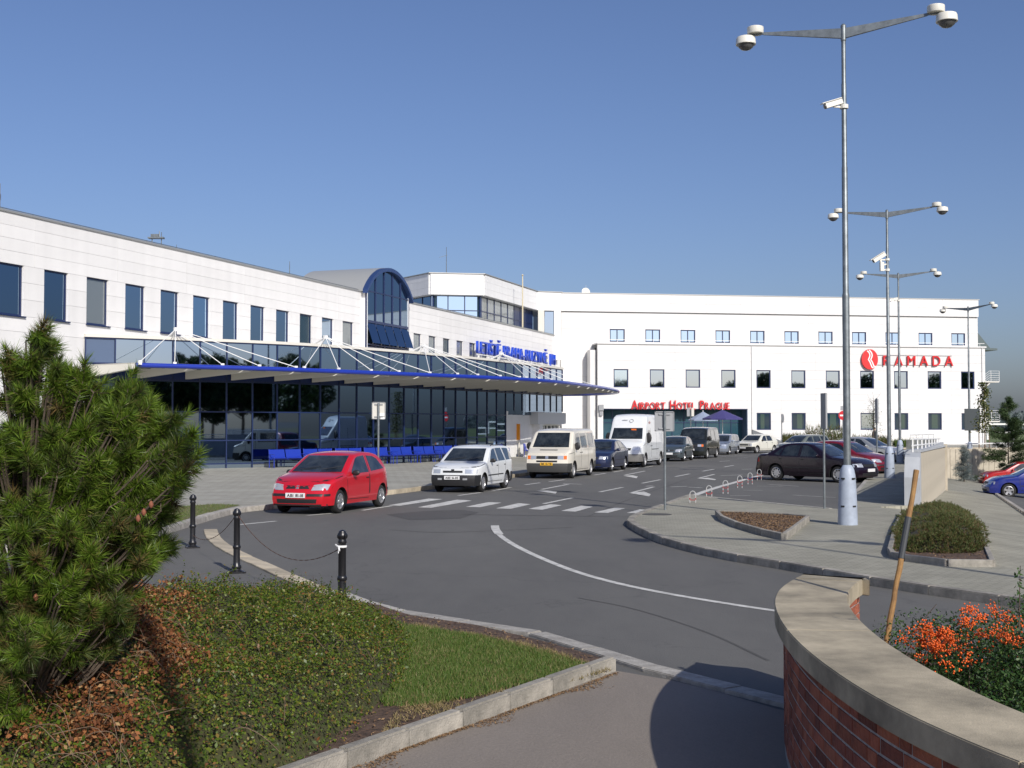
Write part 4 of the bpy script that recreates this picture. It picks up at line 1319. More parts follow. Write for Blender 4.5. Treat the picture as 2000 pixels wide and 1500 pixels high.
def build_body(S):
    """lofted shell: x from the nose (0) to the tail (L); returns vertices, faces and a tag per face"""
    L, W, H = S['L'], S['W'], S['H']
    Wh = W / 2
    r, Ra = S['r'], S.get('Ra', S['r'] + 0.055)
    xf, xr = S['xf'], S['xf'] + S['wb']
    sill = S.get('sill', 0.22)
    zb1 = S.get('zbump', 0.52)
    top = soft_tab(S['top'], 5) if S.get('soft', True) else S['top']
    belt = S['belt']
    rr = S.get('rr', 0.80)
    nf, nr = S.get('nosef', 0.30), S.get('noser', 0.12)
    pf, pr = S.get('pf', 0.17), S.get('pr', 0.12)
    rad = S.get('rad', 0.07)
    crown = S.get('crown', 0.035)
    def zt(x): return lerp_tab(top, x)
    def zb(x):
        z = sill + 0.06 * max(0, 1 - x / .35) * 0 + 0.08 * max(0, (x - (L - .5)) / .5)
        for xa in (xf, xr):
            if abs(x - xa) < Ra: z = max(z, r + math.sqrt(max(0, Ra * Ra - (x - xa) ** 2)))
        return z
    def half(x, z):
        a = min(1, max(0, x / .9)); b = min(1, max(0, (L - x) / .8))
        p = (1 - pf * (1 - a) ** 2.6) * (1 - pr * (1 - b) ** 2.6)
        bz = lerp_tab(belt, x)
        if z < bz:
            q = (z - bz * .62) / bz
            v = 1 - 0.10 * q * q - (0.02 if z < sill + .1 else 0)
        else:
            v = 1 - 0.10 * .38 ** 2 - (1 - rr) * min(1.2, (z - bz) / max(.1, H - bz)) ** 1.05
        return Wh * p * v
    def shift(x, y, z):
        h = abs(y) / Wh
        kf = max(0, 1 - x / .65) ** 1.6
        kr = max(0, 1 - (L - x) / .55) ** 1.6
        zn = zb1 - .06
        df = (nf * max(0, z - zn) + .22 * max(0, .34 - z) + S.get('curvef', .13) * h ** 2.6) * kf
        dr = (nr * max(0, z - zn) + .22 * max(0, .34 - z) + S.get('curver', .08) * h ** 2.6) * kr
        st = S.get('bstep', .018)
        if z > zb1 + .004: df += st * kf; dr += st * kr
        return x + df - dr
    xs = {0.0, .015, .05, .11, .2, L, L - .015, L - .05, L - .11, L - .2}
    for xa in (xf, xr):
        for k in range(19):
            xs.add(xa - Ra * math.cos(math.pi * k / 18))
        xs.add(xa - Ra - .002); xs.add(xa + Ra + .002)
    for x in np.arange(.28, L - .25, .085):
        if all(abs(x - q) > .03 for q in xs): xs.add(float(x))
    xs = sorted(xs)
    A, B, C = 5, 5, 5
    K = 8
    V, F, T = [], [], []
    rings = []
    for x in xs:
        z0, z3 = zb(x), zt(x)
        z1 = max(zb1, z0 + .01); z2 = min(lerp_tab(belt, x), z3 - rad - .02)
        z2 = max(z2, z1 + .01); zr = max(z3 - rad, z2 + .005)
        zs = [z0 + (z1 - z0) * k / A for k in range(A)] + [z1 + .006 + (z2 - z1 - .006) * k / B for k in range(B)] + [z2 + (zr - z2) * k / C for k in range(C + 1)]
        pts = [(half(x, z), z) for z in zs]
        ye, ze = pts[-1]
        rr_ = z3 - ze
        for k in range(1, 4):
            a = math.pi / 2 * k / 3
            pts.append((ye - rad * (1 - math.cos(a)), ze + rr_ * math.sin(a)))
        side = pts
        y0 = side[-1][0]
        topp = [(y0 * (1 - k / (K / 2)), z3 + crown * (1 - (1 - k / (K / 2)) ** 2) * min(1, max(.15, min(x, L - x) / .3))) for k in range(1, K)]
        topp = [(y, z3 + (z3 * 0) + crown * (1 - (y / y0) ** 2) * min(1, max(.1, min(x, L - x) / .3))) for y, _ in topp]
        ring = [(y, z) for y, z in side] + topp + [(-y, z) for y, z in reversed(side)]
        rings.append([(shift(x, y, z), y, z) for y, z in ring])
    n = len(rings[0]); ns = A + B + C + 1 + 3
    for rg in rings: V += rg
    for i in range(len(xs) - 1):
        xm = (xs[i] + xs[i + 1]) / 2
        for j in range(n - 1):
            row = j if j < ns - 1 else (n - 2 - j if j >= n - ns else 99)
            t = 'body'
            if row < A:
                if xm < xf - Ra: t = 'front'
                elif xm > xr + Ra: t = 'rear'
            F.append((i * n + j, i * n + j + 1, (i + 1) * n + j + 1, (i + 1) * n + j)); T.append(t)
    # caps
    for end, i0, flip in ((0, 0, False), (1, (len(xs) - 1) * n, True)):
        idx = []
        x = xs[0] if end == 0 else xs[-1]
        for j in range(ns):
            row = [i0 + j]
            y0, z = rings[0 if end == 0 else -1][j][1:]
            if j == ns - 1:
                row += [i0 + ns - 1 + k for k in range(1, K)]
            else:
                for k in range(1, K):
                    y = y0 * (1 - k / (K / 2))
                    V.append((shift(x, y, z), y, z)); row.append(len(V) - 1)
            row.append(i0 + n - 1 - j)
            idx.append(row)
        for j in range(ns - 1):
            for k in range(K):
                f = (idx[j][k], idx[j][k + 1], idx[j + 1][k + 1], idx[j + 1][k])
                F.append(f if flip else f[::-1]); T.append(('front', 'rear')[end] if j < A else 'body')
    # arch lips and dark underside
    VB, FB = [], []
    for i, x in enumerate(xs):
        for s in (0, n - 1):
            a = rings[i][s]
            sg = 1 if s == 0 else -1
            VB += [a, (a[0], a[1] - sg * .30, a[2] + .0), (a[0], a[1] - sg * .34, .17 if abs(x - xf) > Ra and abs(x - xr) > Ra else .25)]
    for i in range(len(xs) - 1):
        for s in (0, 3):
            o = i * 6 + s
            for q in (0, 1):
                FB.append((o + q, o + q + 1, o + 6 + q + 1, o + 6 + q))
    for i in range(len(xs) - 1):
        o = i * 6
        FB.append((o + 2, o + 5, o + 11, o + 8))
    return V, F, T, VB, FB, half, shift, zt

def face_mesh(name, V, F, m, ang=32):
    used = sorted({i for f in F for i in f})
    mp = {k: i for i, k in enumerate(used)}
    me = bpy.data.meshes.new(name)
    me.from_pydata([V[k] for k in used], [], [tuple(mp[i] for i in f) for f in F])
    me.materials.append(m)
    bm = bmesh.new(); bm.from_mesh(me)
    bmesh.ops.remove_doubles(bm, verts=bm.verts[:], dist=1e-5)
    bm.to_mesh(me); bm.free()
    smooth(me, ang)
    return me

def decal(bvh, poly, axis, sign, off, m, name, skirt=0.012, step=0.1):
    """a panel cut to poly and laid on the shell; axis 'side' takes (x,z), 'end' takes (y,z), 'top' takes (x,y)"""
    bm = bmesh.new()
    def up(p):
        if axis == 'side': return Vector((p[0], 0, p[1]))
        if axis == 'end': return Vector((0, p[0], p[1]))
        return Vector((p[0], p[1], 0))
    vs = [bm.verts.new(up(p)) for p in poly]
    bm.faces.new(vs)
    bmesh.ops.triangulate(bm, faces=bm.faces[:])
    for _ in range(5):
        es = [e for e in bm.edges if e.calc_length() > step]
        if not es: break
        bmesh.ops.subdivide_edges(bm, edges=es, cuts=1)
        bmesh.ops.triangulate(bm, faces=bm.faces[:])
    D = {'side': Vector((0, -sign, 0)), 'end': Vector((-sign, 0, 0)), 'top': Vector((0, 0, -1))}[axis]
    last = None; bad = []
    for v in bm.verts:
        o = v.co - D * 9
        hit = bvh.ray_cast(o, D)
        if hit[0] is None:
            near = bvh.find_nearest(v.co - D * 1.5)
            p = near[0]
            v.co = Vector((p.x, p.y, p.z)) - D * off if p else v.co
        else:
            nn = hit[1]
            if nn.dot(D) > 0: nn = -nn
            v.co = hit[0] + nn * off
    bd = [e for e in bm.edges if e.is_boundary]
    ret = bmesh.ops.extrude_edge_only(bm, edges=bd)
    for v in [g for g in ret['geom'] if isinstance(g, bmesh.types.BMVert)]:
        v.co += D * (skirt + off)
    bmesh.ops.recalc_face_normals(bm, faces=bm.faces[:])
    me = bpy.data.meshes.new(name)
    bm.to_mesh(me); bm.free()
    me.materials.append(m)
    smooth(me, 40)
    return me

def wheel_meshes(r, wd, style, key):
    k = ('wheel', r, wd, style)
    if k in _PM: return _PM[k]
    M = Matrix.Rotation(R(90), 3, 'X')        # lathe axis -> y, outer face at -y*? (profile z -> -y)
    t = MB()
    rim = r * .64
    t.lathe([(rim, -wd / 2 + .01), (r - .035, -wd / 2), (r - .012, -wd / 2 + .02), (r, -wd / 2 + .05), (r, wd / 2 - .05), (r - .012, wd / 2 - .02), (r - .035, wd / 2), (rim, wd / 2 - .01), (rim - .01, wd / 2 - .06)], 28, M=M, caps=False)
    ty = t.mesh('tyre', M_RUBBER, True, 50)
    q = MB()
    q.lathe([(rim + .004, wd / 2 - .008), (rim - .012, wd / 2 - .004), (rim - .025, wd / 2 - .03), (rim - .03, wd / 2 - .055)], 28, M=M, caps=False)
    m2 = mat('wheel_dark', (0.03, 0.03, 0.032), 0.6)
    dk = MB(); dk.lathe([(rim - .005, wd / 2 - .062), (.02, wd / 2 - .057)], 24, M=M)
    ns = {'alloy5': 5, 'cover': 9, 'steel': 0, 'alloy7': 7, 'cover6': 6}[style]
    for i in range(max(ns, 1) if ns else 0):
        a = 2 * math.pi * i / ns
        w0 = (.085 if ns == 5 else .052 if ns == 7 else .036 if ns == 9 else .07)
        c = Vector((math.cos(a), 0, math.sin(a)))
        q.bar(c * .03 + Vector((0, -(wd / 2 - .035), 0)), c * (rim - .012) + Vector((0, -(wd / 2 - .022), 0)), w0 * (r / .3), .025, up=(0, 1, 0))
    if ns == 0 or ns == 9:
        q.lathe([(rim * .62, wd / 2 - .03), (rim * .55, wd / 2 - .018), (.02, wd / 2 - .016)], 20, M=M)
    else:
        q.lathe([(.055, wd / 2 - .04), (.05, wd / 2 - .012), (.01, wd / 2 - .01)], 14, M=M)
    rm = q.mesh('rim', M_RIM if style != 'steel' else mat('silver_wheel', (0.42, 0.42, 0.42), 0.5, 0.3), True, 30)
    dm = dk.mesh('brake_disc', m2)
    _PM[k] = (ty, rm, dm)
    return _PM[k]

def car(name, S, paint, world, heading, label, cat='car', group=None, contact='fl', bumper=None, trim=None, plate=M_PLATE, ptext='', extras=None, mirror=None):
    """world: ground point under the named wheel ('fl' front left, 'fr' front right); heading: direction the nose points"""
    key = ('carbody', id(S))
    if key not in _PM: _PM[key] = build_body(S)
    V, F, T, VB, FB, half, shift, zt = _PM[key]
    h = Vector(heading).normalized()
    rz = math.atan2(-h.y, -h.x)
    xw, tr = S['xf'], S['W'] / 2 - .10
    loc_l = Vector((xw, -tr if contact == 'fl' else tr))
    rot = Matrix.Rotation(rz, 2)
    o = Vector(world) - rot @ loc_l
    root = empty(name, (o.x, o.y, S.get('z', 0.0)), rz, label, cat, group)
    bk = ('carmesh', id(S), paint.name, bumper.name if bumper else '')
    if bk not in _PM:
        d = {}
        d['body'] = face_mesh('body', V, [f for f, t in zip(F, T) if t == 'body' or (not bumper)], paint)
        if bumper:
            d['front'] = face_mesh('front_bumper', V, [f for f, t in zip(F, T) if t == 'front'], bumper)
            d['rear'] = face_mesh('rear_bumper', V, [f for f, t in zip(F, T) if t == 'rear'], bumper)
        d['under'] = face_mesh('underbody', VB, FB, M_BLACKP)
        _PM[bk] = d
    d = _PM[bk]
    link('body', d['body'], root); link('underbody', d['under'], root)
    if bumper:
        link('front_bumper', d['front'], root); link('rear_bumper', d['rear'], root)
    bv = ('bvh', id(S))
    if bv not in _PM: _PM[bv] = BVHTree.FromPolygons([Vector(v) for v in V], F)
    bvh = _PM[bv]
    def dc(nm, poly, axis, sign, off, m, parent=None, **k):
        kk = ('dc', id(S), nm, tuple(map(tuple, poly)), sign, m.name, off)
        if kk not in _PM: _PM[kk] = decal(bvh, poly, axis, sign, off, m, nm, **k)
        return link(nm, _PM[kk], parent or root)
    for nm, poly, axis, m in S['parts']:
        m = {'paint': paint, 'trim': trim or M_BLACKP}.get(m, m)
        if nm.startswith('!'): continue
        off = .005
        if nm in ('headlight', 'tail_light', 'indicator'): off = .008
        if nm in ('grille', 'air_intake'): off = .004
        if nm in ('bumper_strip', 'side_strip'): off = .012
        if nm in ('window_surround',): off = .003
        if axis == 'side':
            for s in (1, -1): dc(nm, poly, 'side', s, off, m)
        elif axis == 'front2':
            dc(nm, poly, 'end', -1, off, m); dc(nm, [(-y, z) for y, z in poly][::-1], 'end', -1, off, m)
        elif axis == 'rear2':
            dc(nm, poly, 'end', 1, off, m); dc(nm, [(-y, z) for y, z in poly][::-1], 'end', 1, off, m)
        elif axis == 'front': dc(nm, poly, 'end', -1, off, m)
        elif axis == 'rear': dc(nm, poly, 'end', 1, off, m)
    # door gaps as thin dark strips
    for pl in S.get('gaps', []):
        g = [Vector(p) for p in pl]
        l, r_ = offset2(g, -.008), offset2(g, .008)
        poly = [tuple(p) for p in l] + [tuple(p) for p in reversed(r_)]
        for s in (1, -1): dc('door_gap', poly, 'side', s, .0025, M_BLACKP, step=.2)
    # wheels
    wd = S.get('wt', .175)
    ty, rm, dm = wheel_meshes(S['r'], wd, S.get('rim', 'cover'), None)
    for xa in (S['xf'], S['xf'] + S['wb']):
        for s in (-1, 1):
            yy = s * (S['W'] / 2 - .035 - wd / 2)
            wo = empty('wheel', (xa, yy, S['r']), 0 if s < 0 else math.pi, parent=root)
            a = random.uniform(0, 1)
            link('tyre', ty, wo); link('rim', rm, wo, rot=(0, a, 0)); link('brake_disc', dm, wo)
    # mirrors
    mx, mz = S['mirror']
    key = ('mirror', (mirror or paint).name, S.get('msize', 1))
    if key not in _PM:
        q = MB(); k = S.get('msize', 1)
        q.lathe([(.02, -.03), (.055 * k, -.02), (.065 * k, .0), (.055 * k, .045), (.02, .06)], 12, M=Matrix(((0, 0, 1), (1.5 / k ** .3, 0, 0), (0, 1.05 * k, 0))))
        _PM[key] = q.mesh('wing_mirror', mirror or paint, True, 50)
    for s in (-1, 1):
        y = half(mx, mz) + .09
        mo = link('wing_mirror', _PM[key], root, loc=(mx, s * y, mz + .04))
        q = MB(); q.bar((0, -s * .03, -.03), (0.02, -s * .12, -.05), .03); q.obj('mirror_arm', M_BLACKP, mo)
    # handles
    for hx, hz in S.get('handles', []):
        for s in (-1, 1):
            y = half(hx, hz)
            boxobj('door_handle', (hx, s * (y + .008), hz), (.13, .022, .028), M_BLACKP if trim is None else trim, root, bevel=.006)
    # number plate
    px, pz = S.get('plate', (0, .46))
    hit = bvh.ray_cast(Vector((-5, .0, pz)), Vector((1, 0, 0)))
    hx = hit[0].x if hit[0] else 0
    po = boxobj('number_plate', (hx - .022, 0, pz), (.015, .50, .112), plate, root)
    if ptext:
        lettering(ptext, (-.010, .21, -.035), (0, -1, 0), (0, 0, 1), .07, .42, M_INK, po, depth=.004, bold=.002, name='digit')
    if extras: extras(root, S, bvh, half, paint)
    return root

def paintmat(n, c, rough=.28, metal=0.0, coat=.8):
    return mat(n, c, rough, metal, .5, coat=coat, noise=(1.3, .08, 5), coat_rough=.03)

# ---- body types ---------------------------------------------------
HATCH = dict(L=3.81, W=1.64, H=1.42, xf=.78, wb=2.44, r=.285, sill=.21, zbump=.50, rr=.78, nosef=.42, noser=.10, pf=.20, curvef=.17, mirror=(1.42, .90), rim='cover6', plate=(0, .455), rad=.08,
    top=[(0, .66), (.12, .735), (.5, .84), (.98, .935), (1.08, .96), (1.72, 1.315), (1.95, 1.385), (2.4, 1.42), (2.95, 1.39), (3.25, 1.30), (3.52, 1.06), (3.66, .94), (3.76, .89), (3.81, .84)],
    belt=[(0, .70), (.9, .86), (1.4, .89), (3.8, .95)],
    gaps=[[(1.10, .90), (1.13, .32)], [(2.40, 1.33), (2.42, .95), (2.42, .45), (2.36, .30)], [(1.13, .32), (2.36, .30)], [(.05, .70), (.5, .82), (.9, .885)]], handles=[(2.27, .80)],
    parts=[('windscreen', [(-.66, .965), (.66, .965), (.54, 1.345), (-.54, 1.345)], 'front', M_CARGLASS), ('rear_window', [(-.60, .97), (.60, .97), (.50, 1.28), (-.50, 1.28)], 'rear', M_CARGLASS),
        ('side_window', [(1.36, .915), (1.42, 1.0), (1.80, 1.27), (1.95, 1.32), (2.33, 1.34), (2.36, .93)], 'side', M_CARGLASS),
        ('side_window', [(2.50, .945), (2.47, 1.335), (2.85, 1.31), (3.05, 1.24), (3.32, .99)], 'side', M_CARGLASS),
        ('headlight', [(.36, .565), (.70, .575), (.73, .70), (.60, .715), (.40, .69)], 'front2', M_LAMPG), ('grille', [(.05, .60), (.30, .60), (.30, .68), (.05, .67)], 'front2', M_BLACKP),
        ('grille_emblem', [(-.035, .60), (.035, .60), (.035, .68), (-.035, .68)], 'front', M_RIM),
        ('bumper_strip', [(.27, .435), (.74, .435), (.74, .485), (.27, .485)], 'front2', M_BLACKP), ('air_intake', [(-.5, .27), (.5, .27), (.52, .37), (-.52, .37)], 'front', M_BLACKP),
        ('front_lip', [(-.70, .215), (.70, .215), (.70, .25), (-.70, .25)], 'front', M_BLACKP), ('side_strip', [(3.55, .44), (3.8, .44), (3.8, .49), (3.55, .49)], 'side', M_BLACKP),
        ('tail_light', [(.50, .70), (.70, .70), (.66, .90), (.50, .90)], 'rear2', M_REDL)])
ESTATE = dict(L=4.2, W=1.635, H=1.42, xf=.77, wb=2.45, r=.285, sill=.22, zbump=.545, rr=.80, nosef=.16, noser=.16, pf=.13, curvef=.11, mirror=(1.42, .93), rim='cover', plate=(0, .47), bstep=.03,
    top=[(0, .74), (.12, .775), (.5, .85), (1.0, .925), (1.08, .95), (1.70, 1.32), (1.92, 1.39), (2.3, 1.42), (3.2, 1.42), (3.75, 1.385), (3.90, 1.30), (4.08, .95), (4.18, .86), (4.2, .84)],
    belt=[(0, .75), (.9, .87), (1.4, .90), (4.2, .94)],
    gaps=[[(1.10, .90), (1.12, .32)], [(2.20, 1.35), (2.24, .93), (2.22, .32)], [(3.0, 1.34), (3.08, .93), (2.98, .62)], [(1.12, .32), (2.7, .30)], [(.05, .76), (.9, .885)]], handles=[(2.10, .80), (2.95, .81)],
    parts=[('windscreen', [(-.66, .955), (.66, .955), (.56, 1.345), (-.56, 1.345)], 'front', M_CARGLASS), ('rear_window', [(-.6, .98), (.6, .98), (.52, 1.30), (-.52, 1.30)], 'rear', M_CARGLASS),
        ('side_window', [(1.37, .92), (1.44, 1.0), (1.80, 1.27), (1.95, 1.33), (2.14, 1.345), (2.18, .93)], 'side', M_CARGLASS),
        ('side_window', [(2.29, .935), (2.25, 1.35), (2.86, 1.35), (3.0, .945)], 'side', M_CARGLASS),
        ('side_window', [(3.14, .95), (3.02, 1.345), (3.60, 1.33), (3.88, .965)], 'side', M_CARGLASS),
        ('headlight', [(.40, .60), (.74, .60), (.74, .72), (.40, .73)], 'front2', M_LAMPG), ('grille', [(-.32, .62), (.32, .62), (.32, .685), (-.32, .685)], 'front', M_BLACKP),
        ('grille_emblem', [(-.05, .64), (.05, .64), (.05, .73), (-.05, .73)], 'front', M_BLACKP),
        ('fog_light', [(.34, .40), (.48, .40), (.48, .455), (.34, .455)], 'front2', M_LAMPG), ('side_strip', [(1.15, .50), (2.75, .50), (2.75, .53), (1.15, .53)], 'side', M_BLACKP),
        ('tail_light', [(.54, .66), (.74, .66), (.70, .92), (.54, .92)], 'rear2', M_REDL)])
SEDAN = dict(L=4.55, W=1.72, H=1.42, xf=.86, wb=2.64, r=.305, sill=.21, zbump=.52, rr=.74, nosef=.34, noser=.16, pf=.18, pr=.15, curvef=.16, curver=.13, mirror=(1.62, .93), rim='cover', plate=(0, .46), rad=.08,
    top=[(0, .68), (.12, .735), (.5, .84), (1.15, .93), (1.24, .955), (1.95, 1.33), (2.2, 1.395), (2.6, 1.42), (3.15, 1.385), (3.45, 1.27), (3.85, 1.03), (3.98, 1.0), (4.35, .985), (4.48, .95), (4.55, .86)],
    belt=[(0, .70), (1.0, .87), (1.5, .90), (4.0, .95), (4.55, .93)],
    gaps=[[(1.30, .90), (1.32, .34)], [(2.45, 1.34), (2.48, .93), (2.46, .32)], [(3.35, 1.05), (3.42, .93), (3.2, .66)], [(1.32, .32), (3.0, .30)], [(.06, .71), (1.1, .89)]], handles=[(2.33, .82), (3.26, .84)],
    parts=[('windscreen', [(-.68, .965), (.68, .965), (.56, 1.345), (-.56, 1.345)], 'front', M_CARGLASS), ('rear_window', [(-.62, 1.04), (.62, 1.04), (.52, 1.33), (-.52, 1.33)], 'rear', M_CARGLASS),
        ('side_window', [(1.58, .925), (1.66, 1.0), (2.06, 1.28), (2.2, 1.33), (2.40, 1.345), (2.42, .935)], 'side', M_CARGLASS),
        ('side_window', [(2.54, .94), (2.50, 1.345), (2.95, 1.335), (3.15, 1.27), (3.28, .955)], 'side', M_CARGLASS), ('side_window', [(3.34, .96), (3.22, 1.24), (3.33, 1.2), (3.58, 1.0)], 'side', M_CARGLASS),
        ('headlight', [(.40, .565), (.76, .575), (.76, .69), (.40, .70)], 'front2', M_LAMPG), ('grille', [(-.34, .58), (.34, .58), (.34, .67), (-.34, .67)], 'front', M_BLACKP),
        ('air_intake', [(-.5, .27), (.5, .27), (.5, .36), (-.5, .36)], 'front', M_BLACKP), ('side_strip', [(1.35, .50), (3.1, .50), (3.1, .535), (1.35, .535)], 'side', M_BLACKP),
        ('tail_light', [(.50, .70), (.80, .70), (.78, .86), (.50, .86)], 'rear2', M_REDL)])
SQUARE = dict(L=3.98, W=1.62, H=1.38, xf=.75, wb=2.45, r=.28, sill=.22, zbump=.50, rr=.80, nosef=.10, noser=.08, pf=.10, curvef=.06, mirror=(1.38, .92), rim='steel', plate=(0, .42), rad=.045, bstep=.03,
    top=[(0, .76), (.1, .785), (.5, .83), (1.0, .90), (1.08, .93), (1.62, 1.29), (1.78, 1.345), (2.2, 1.38), (2.85, 1.36), (3.08, 1.30), (3.75, .96), (3.86, .92), (3.95, .90), (3.98, .86)],
    belt=[(0, .75), (.9, .85), (1.4, .89), (4.0, .90)],
    gaps=[[(1.08, .88), (1.10, .32)], [(2.14, 1.31), (2.16, .91), (2.15, .32)], [(2.95, 1.28), (2.98, .91), (2.86, .62)], [(1.1, .32), (2.7, .30)]], handles=[(2.03, .79), (2.86, .79)],
    parts=[('windscreen', [(-.66, .94), (.66, .94), (.57, 1.31), (-.57, 1.31)], 'front', M_CARGLASS), ('rear_window', [(-.6, .96), (.6, .96), (.52, 1.28), (-.52, 1.28)], 'rear', M_CARGLASS),
        ('side_window', [(1.34, .905), (1.42, 1.0), (1.70, 1.22), (1.82, 1.285), (2.09, 1.305), (2.10, .91)], 'side', M_CARGLASS),
        ('side_window', [(2.20, .915), (2.18, 1.31), (2.72, 1.30), (2.86, 1.2), (2.92, .92)], 'side', M_CARGLASS),
        ('headlight', [(.46, .57), (.72, .57), (.72, .70), (.46, .70)], 'front2', M_LAMPG), ('grille', [(-.42, .58), (.42, .58), (.42, .69), (-.42, .69)], 'front', M_BLACKP),
        ('tail_light', [(.54, .66), (.74, .66), (.74, .84), (.54, .84)], 'rear2', M_REDL)])
VAN = dict(L=4.79, W=1.84, H=1.94, xf=.90, wb=2.92, r=.32, sill=.26, zbump=.60, rr=.86, nosef=.20, noser=.03, pf=.10, pr=.05, curvef=.10, curver=.05, mirror=(1.05, 1.22), msize=1.5, rim='steel', plate=(0, .58), rad=.10, Ra=.39,
    top=[(0, 1.00), (.10, 1.03), (.35, 1.10), (.58, 1.17), (.66, 1.21), (1.16, 1.76), (1.35, 1.86), (1.8, 1.92), (2.6, 1.94), (4.3, 1.93), (4.6, 1.88), (4.72, 1.76), (4.79, 1.60)],
    belt=[(0, 1.0), (.6, 1.10), (1.0, 1.14), (4.8, 1.16)],
    gaps=[[(.88, 1.12), (.86, .75)], [(1.98, 1.80), (2.0, 1.15), (1.98, .34)], [(3.16, 1.80), (3.18, 1.15), (3.16, .34)], [(1.3, .34), (3.3, .32)], [(.05, .95), (.85, 1.02)]], handles=[(1.88, 1.0), (2.12, 1.0)],
    parts=[('windscreen', [(-.74, 1.22), (.74, 1.22), (.66, 1.79), (-.66, 1.79)], 'front', M_CARGLASS), ('rear_window', [(-.65, 1.2), (.65, 1.2), (.6, 1.7), (-.6, 1.7)], 'rear', M_CARGLASS),
        ('side_window', [(1.02, 1.17), (1.42, 1.72), (1.52, 1.76), (1.90, 1.78), (1.92, 1.17)], 'side', M_CARGLASS),
        ('side_window', [(2.10, 1.17), (2.10, 1.77), (3.06, 1.77), (3.06, 1.17)], 'side', M_CARGLASS), ('side_window', [(3.30, 1.17), (3.30, 1.77), (4.35, 1.77), (4.45, 1.17)], 'side', M_CARGLASS),
        ('headlight', [(.44, .76), (.66, .76), (.66, .90), (.44, .90)], 'front2', M_LAMPG), ('indicator', [(.67, .76), (.79, .76), (.79, .90), (.67, .90)], 'front2', M_ORANGE),
        ('grille', [(-.43, .77), (.43, .77), (.43, .89), (-.43, .89)], 'front', M_BLACKP), ('grille_emblem', [(-.06, .78), (.06, .78), (.06, .89), (-.06, .89)], 'front', M_RIM),
        ('air_intake', [(-.42, .645), (.42, .645), (.42, .715), (-.42, .715)], 'front', M_BLACKP), ('bonnet_vent', [(-.36, 1.10), (.36, 1.10), (.36, 1.13), (-.36, 1.13)], 'front', M_BLACKP),
        ('tail_light', [(.74, .8), (.84, .8), (.84, 1.1), (.74, 1.1)], 'rear2', M_REDL)])
BIGVAN = dict(L=5.6, W=1.93, H=2.62, xf=.98, wb=3.55, r=.34, sill=.30, zbump=.66, rr=.90, nosef=.30, noser=.0, pf=.14, pr=.03, curvef=.15, curver=.02, mirror=(1.30, 1.42), msize=2.0, rim='steel', plate=(0, .55), rad=.14, Ra=.41, crown=.04,
    top=[(0, 1.02), (.10, 1.06), (.45, 1.20), (.80, 1.33), (.88, 1.38), (1.28, 1.95), (1.34, 2.02), (1.62, 2.48), (1.85, 2.58), (2.4, 2.62), (5.2, 2.60), (5.48, 2.52), (5.55, 2.4), (5.6, 2.2)],
    belt=[(0, 1.0), (.8, 1.2), (1.2, 1.25), (5.6, 1.27)],
    gaps=[[(1.22, 1.28), (1.20, .80)], [(2.24, 1.95), (2.26, 1.2), (2.24, .38)], [(3.5, 1.95), (3.52, .38)], [(1.4, .36), (4.0, .36)], [(.06, 1.0), (1.15, 1.2)]], handles=[(2.12, 1.05), (2.36, 1.05)],
    parts=[('windscreen', [(-.80, 1.40), (.80, 1.40), (.74, 1.95), (-.74, 1.95)], 'front', M_CARGLASS),
        ('side_window', [(1.36, 1.30), (1.62, 1.80), (1.75, 1.84), (2.14, 1.84), (2.16, 1.30)], 'side', M_CARGLASS),
        ('headlight', [(.42, .84), (.78, .86), (.80, 1.02), (.50, 1.04)], 'front2', M_LAMPG), ('grille', [(-.38, .84), (.38, .84), (.42, .96), (-.42, .96)], 'front', M_BLACKP),
        ('side_strip', [(2.3, .86), (3.9, .86), (3.9, .89), (2.3, .89)], 'side', M_BLACKP), ('tail_light', [(.80, .8), (.90, .8), (.90, 1.2), (.80, 1.2)], 'rear2', M_REDL)])

P_RED = paintmat('red_paint', (0.50, 0.008, 0.018))
P_WHITE = paintmat('white_car_paint', (0.72, 0.74, 0.74), .35)
P_CREAM = paintmat('cream_van_paint', (0.70, 0.66, 0.56), .38)
P_NAVY = paintmat('navy_paint', (0.012, 0.018, 0.055))
P_SLATE = paintmat('slate_green_paint', (0.07, 0.09, 0.10), .3, .3)
P_BLACK = paintmat('black_green_paint', (0.012, 0.014, 0.011))
P_SILVER = paintmat('silver_blue_paint', (0.40, 0.44, 0.50), .3, .6)
P_MAROON = paintmat('black_maroon_paint', (0.010, 0.004, 0.010), .22, 0, .3)
P_DRED = paintmat('dark_red_paint', (0.20, 0.008, 0.018), .3, .2)
P_SILV2 = paintmat('silver_paint', (0.50, 0.51, 0.50), .3, .6)
P_GREEN = paintmat('grey_green_paint', (0.20, 0.22, 0.19), .3, .4)
P_RED2 = paintmat('bright_red_paint', (0.42, 0.012, 0.012))
P_BLUE = paintmat('deep_blue_paint', (0.010, 0.022, 0.20))
P_IVORY = paintmat('ivory_paint', (0.66, 0.65, 0.57), .4)

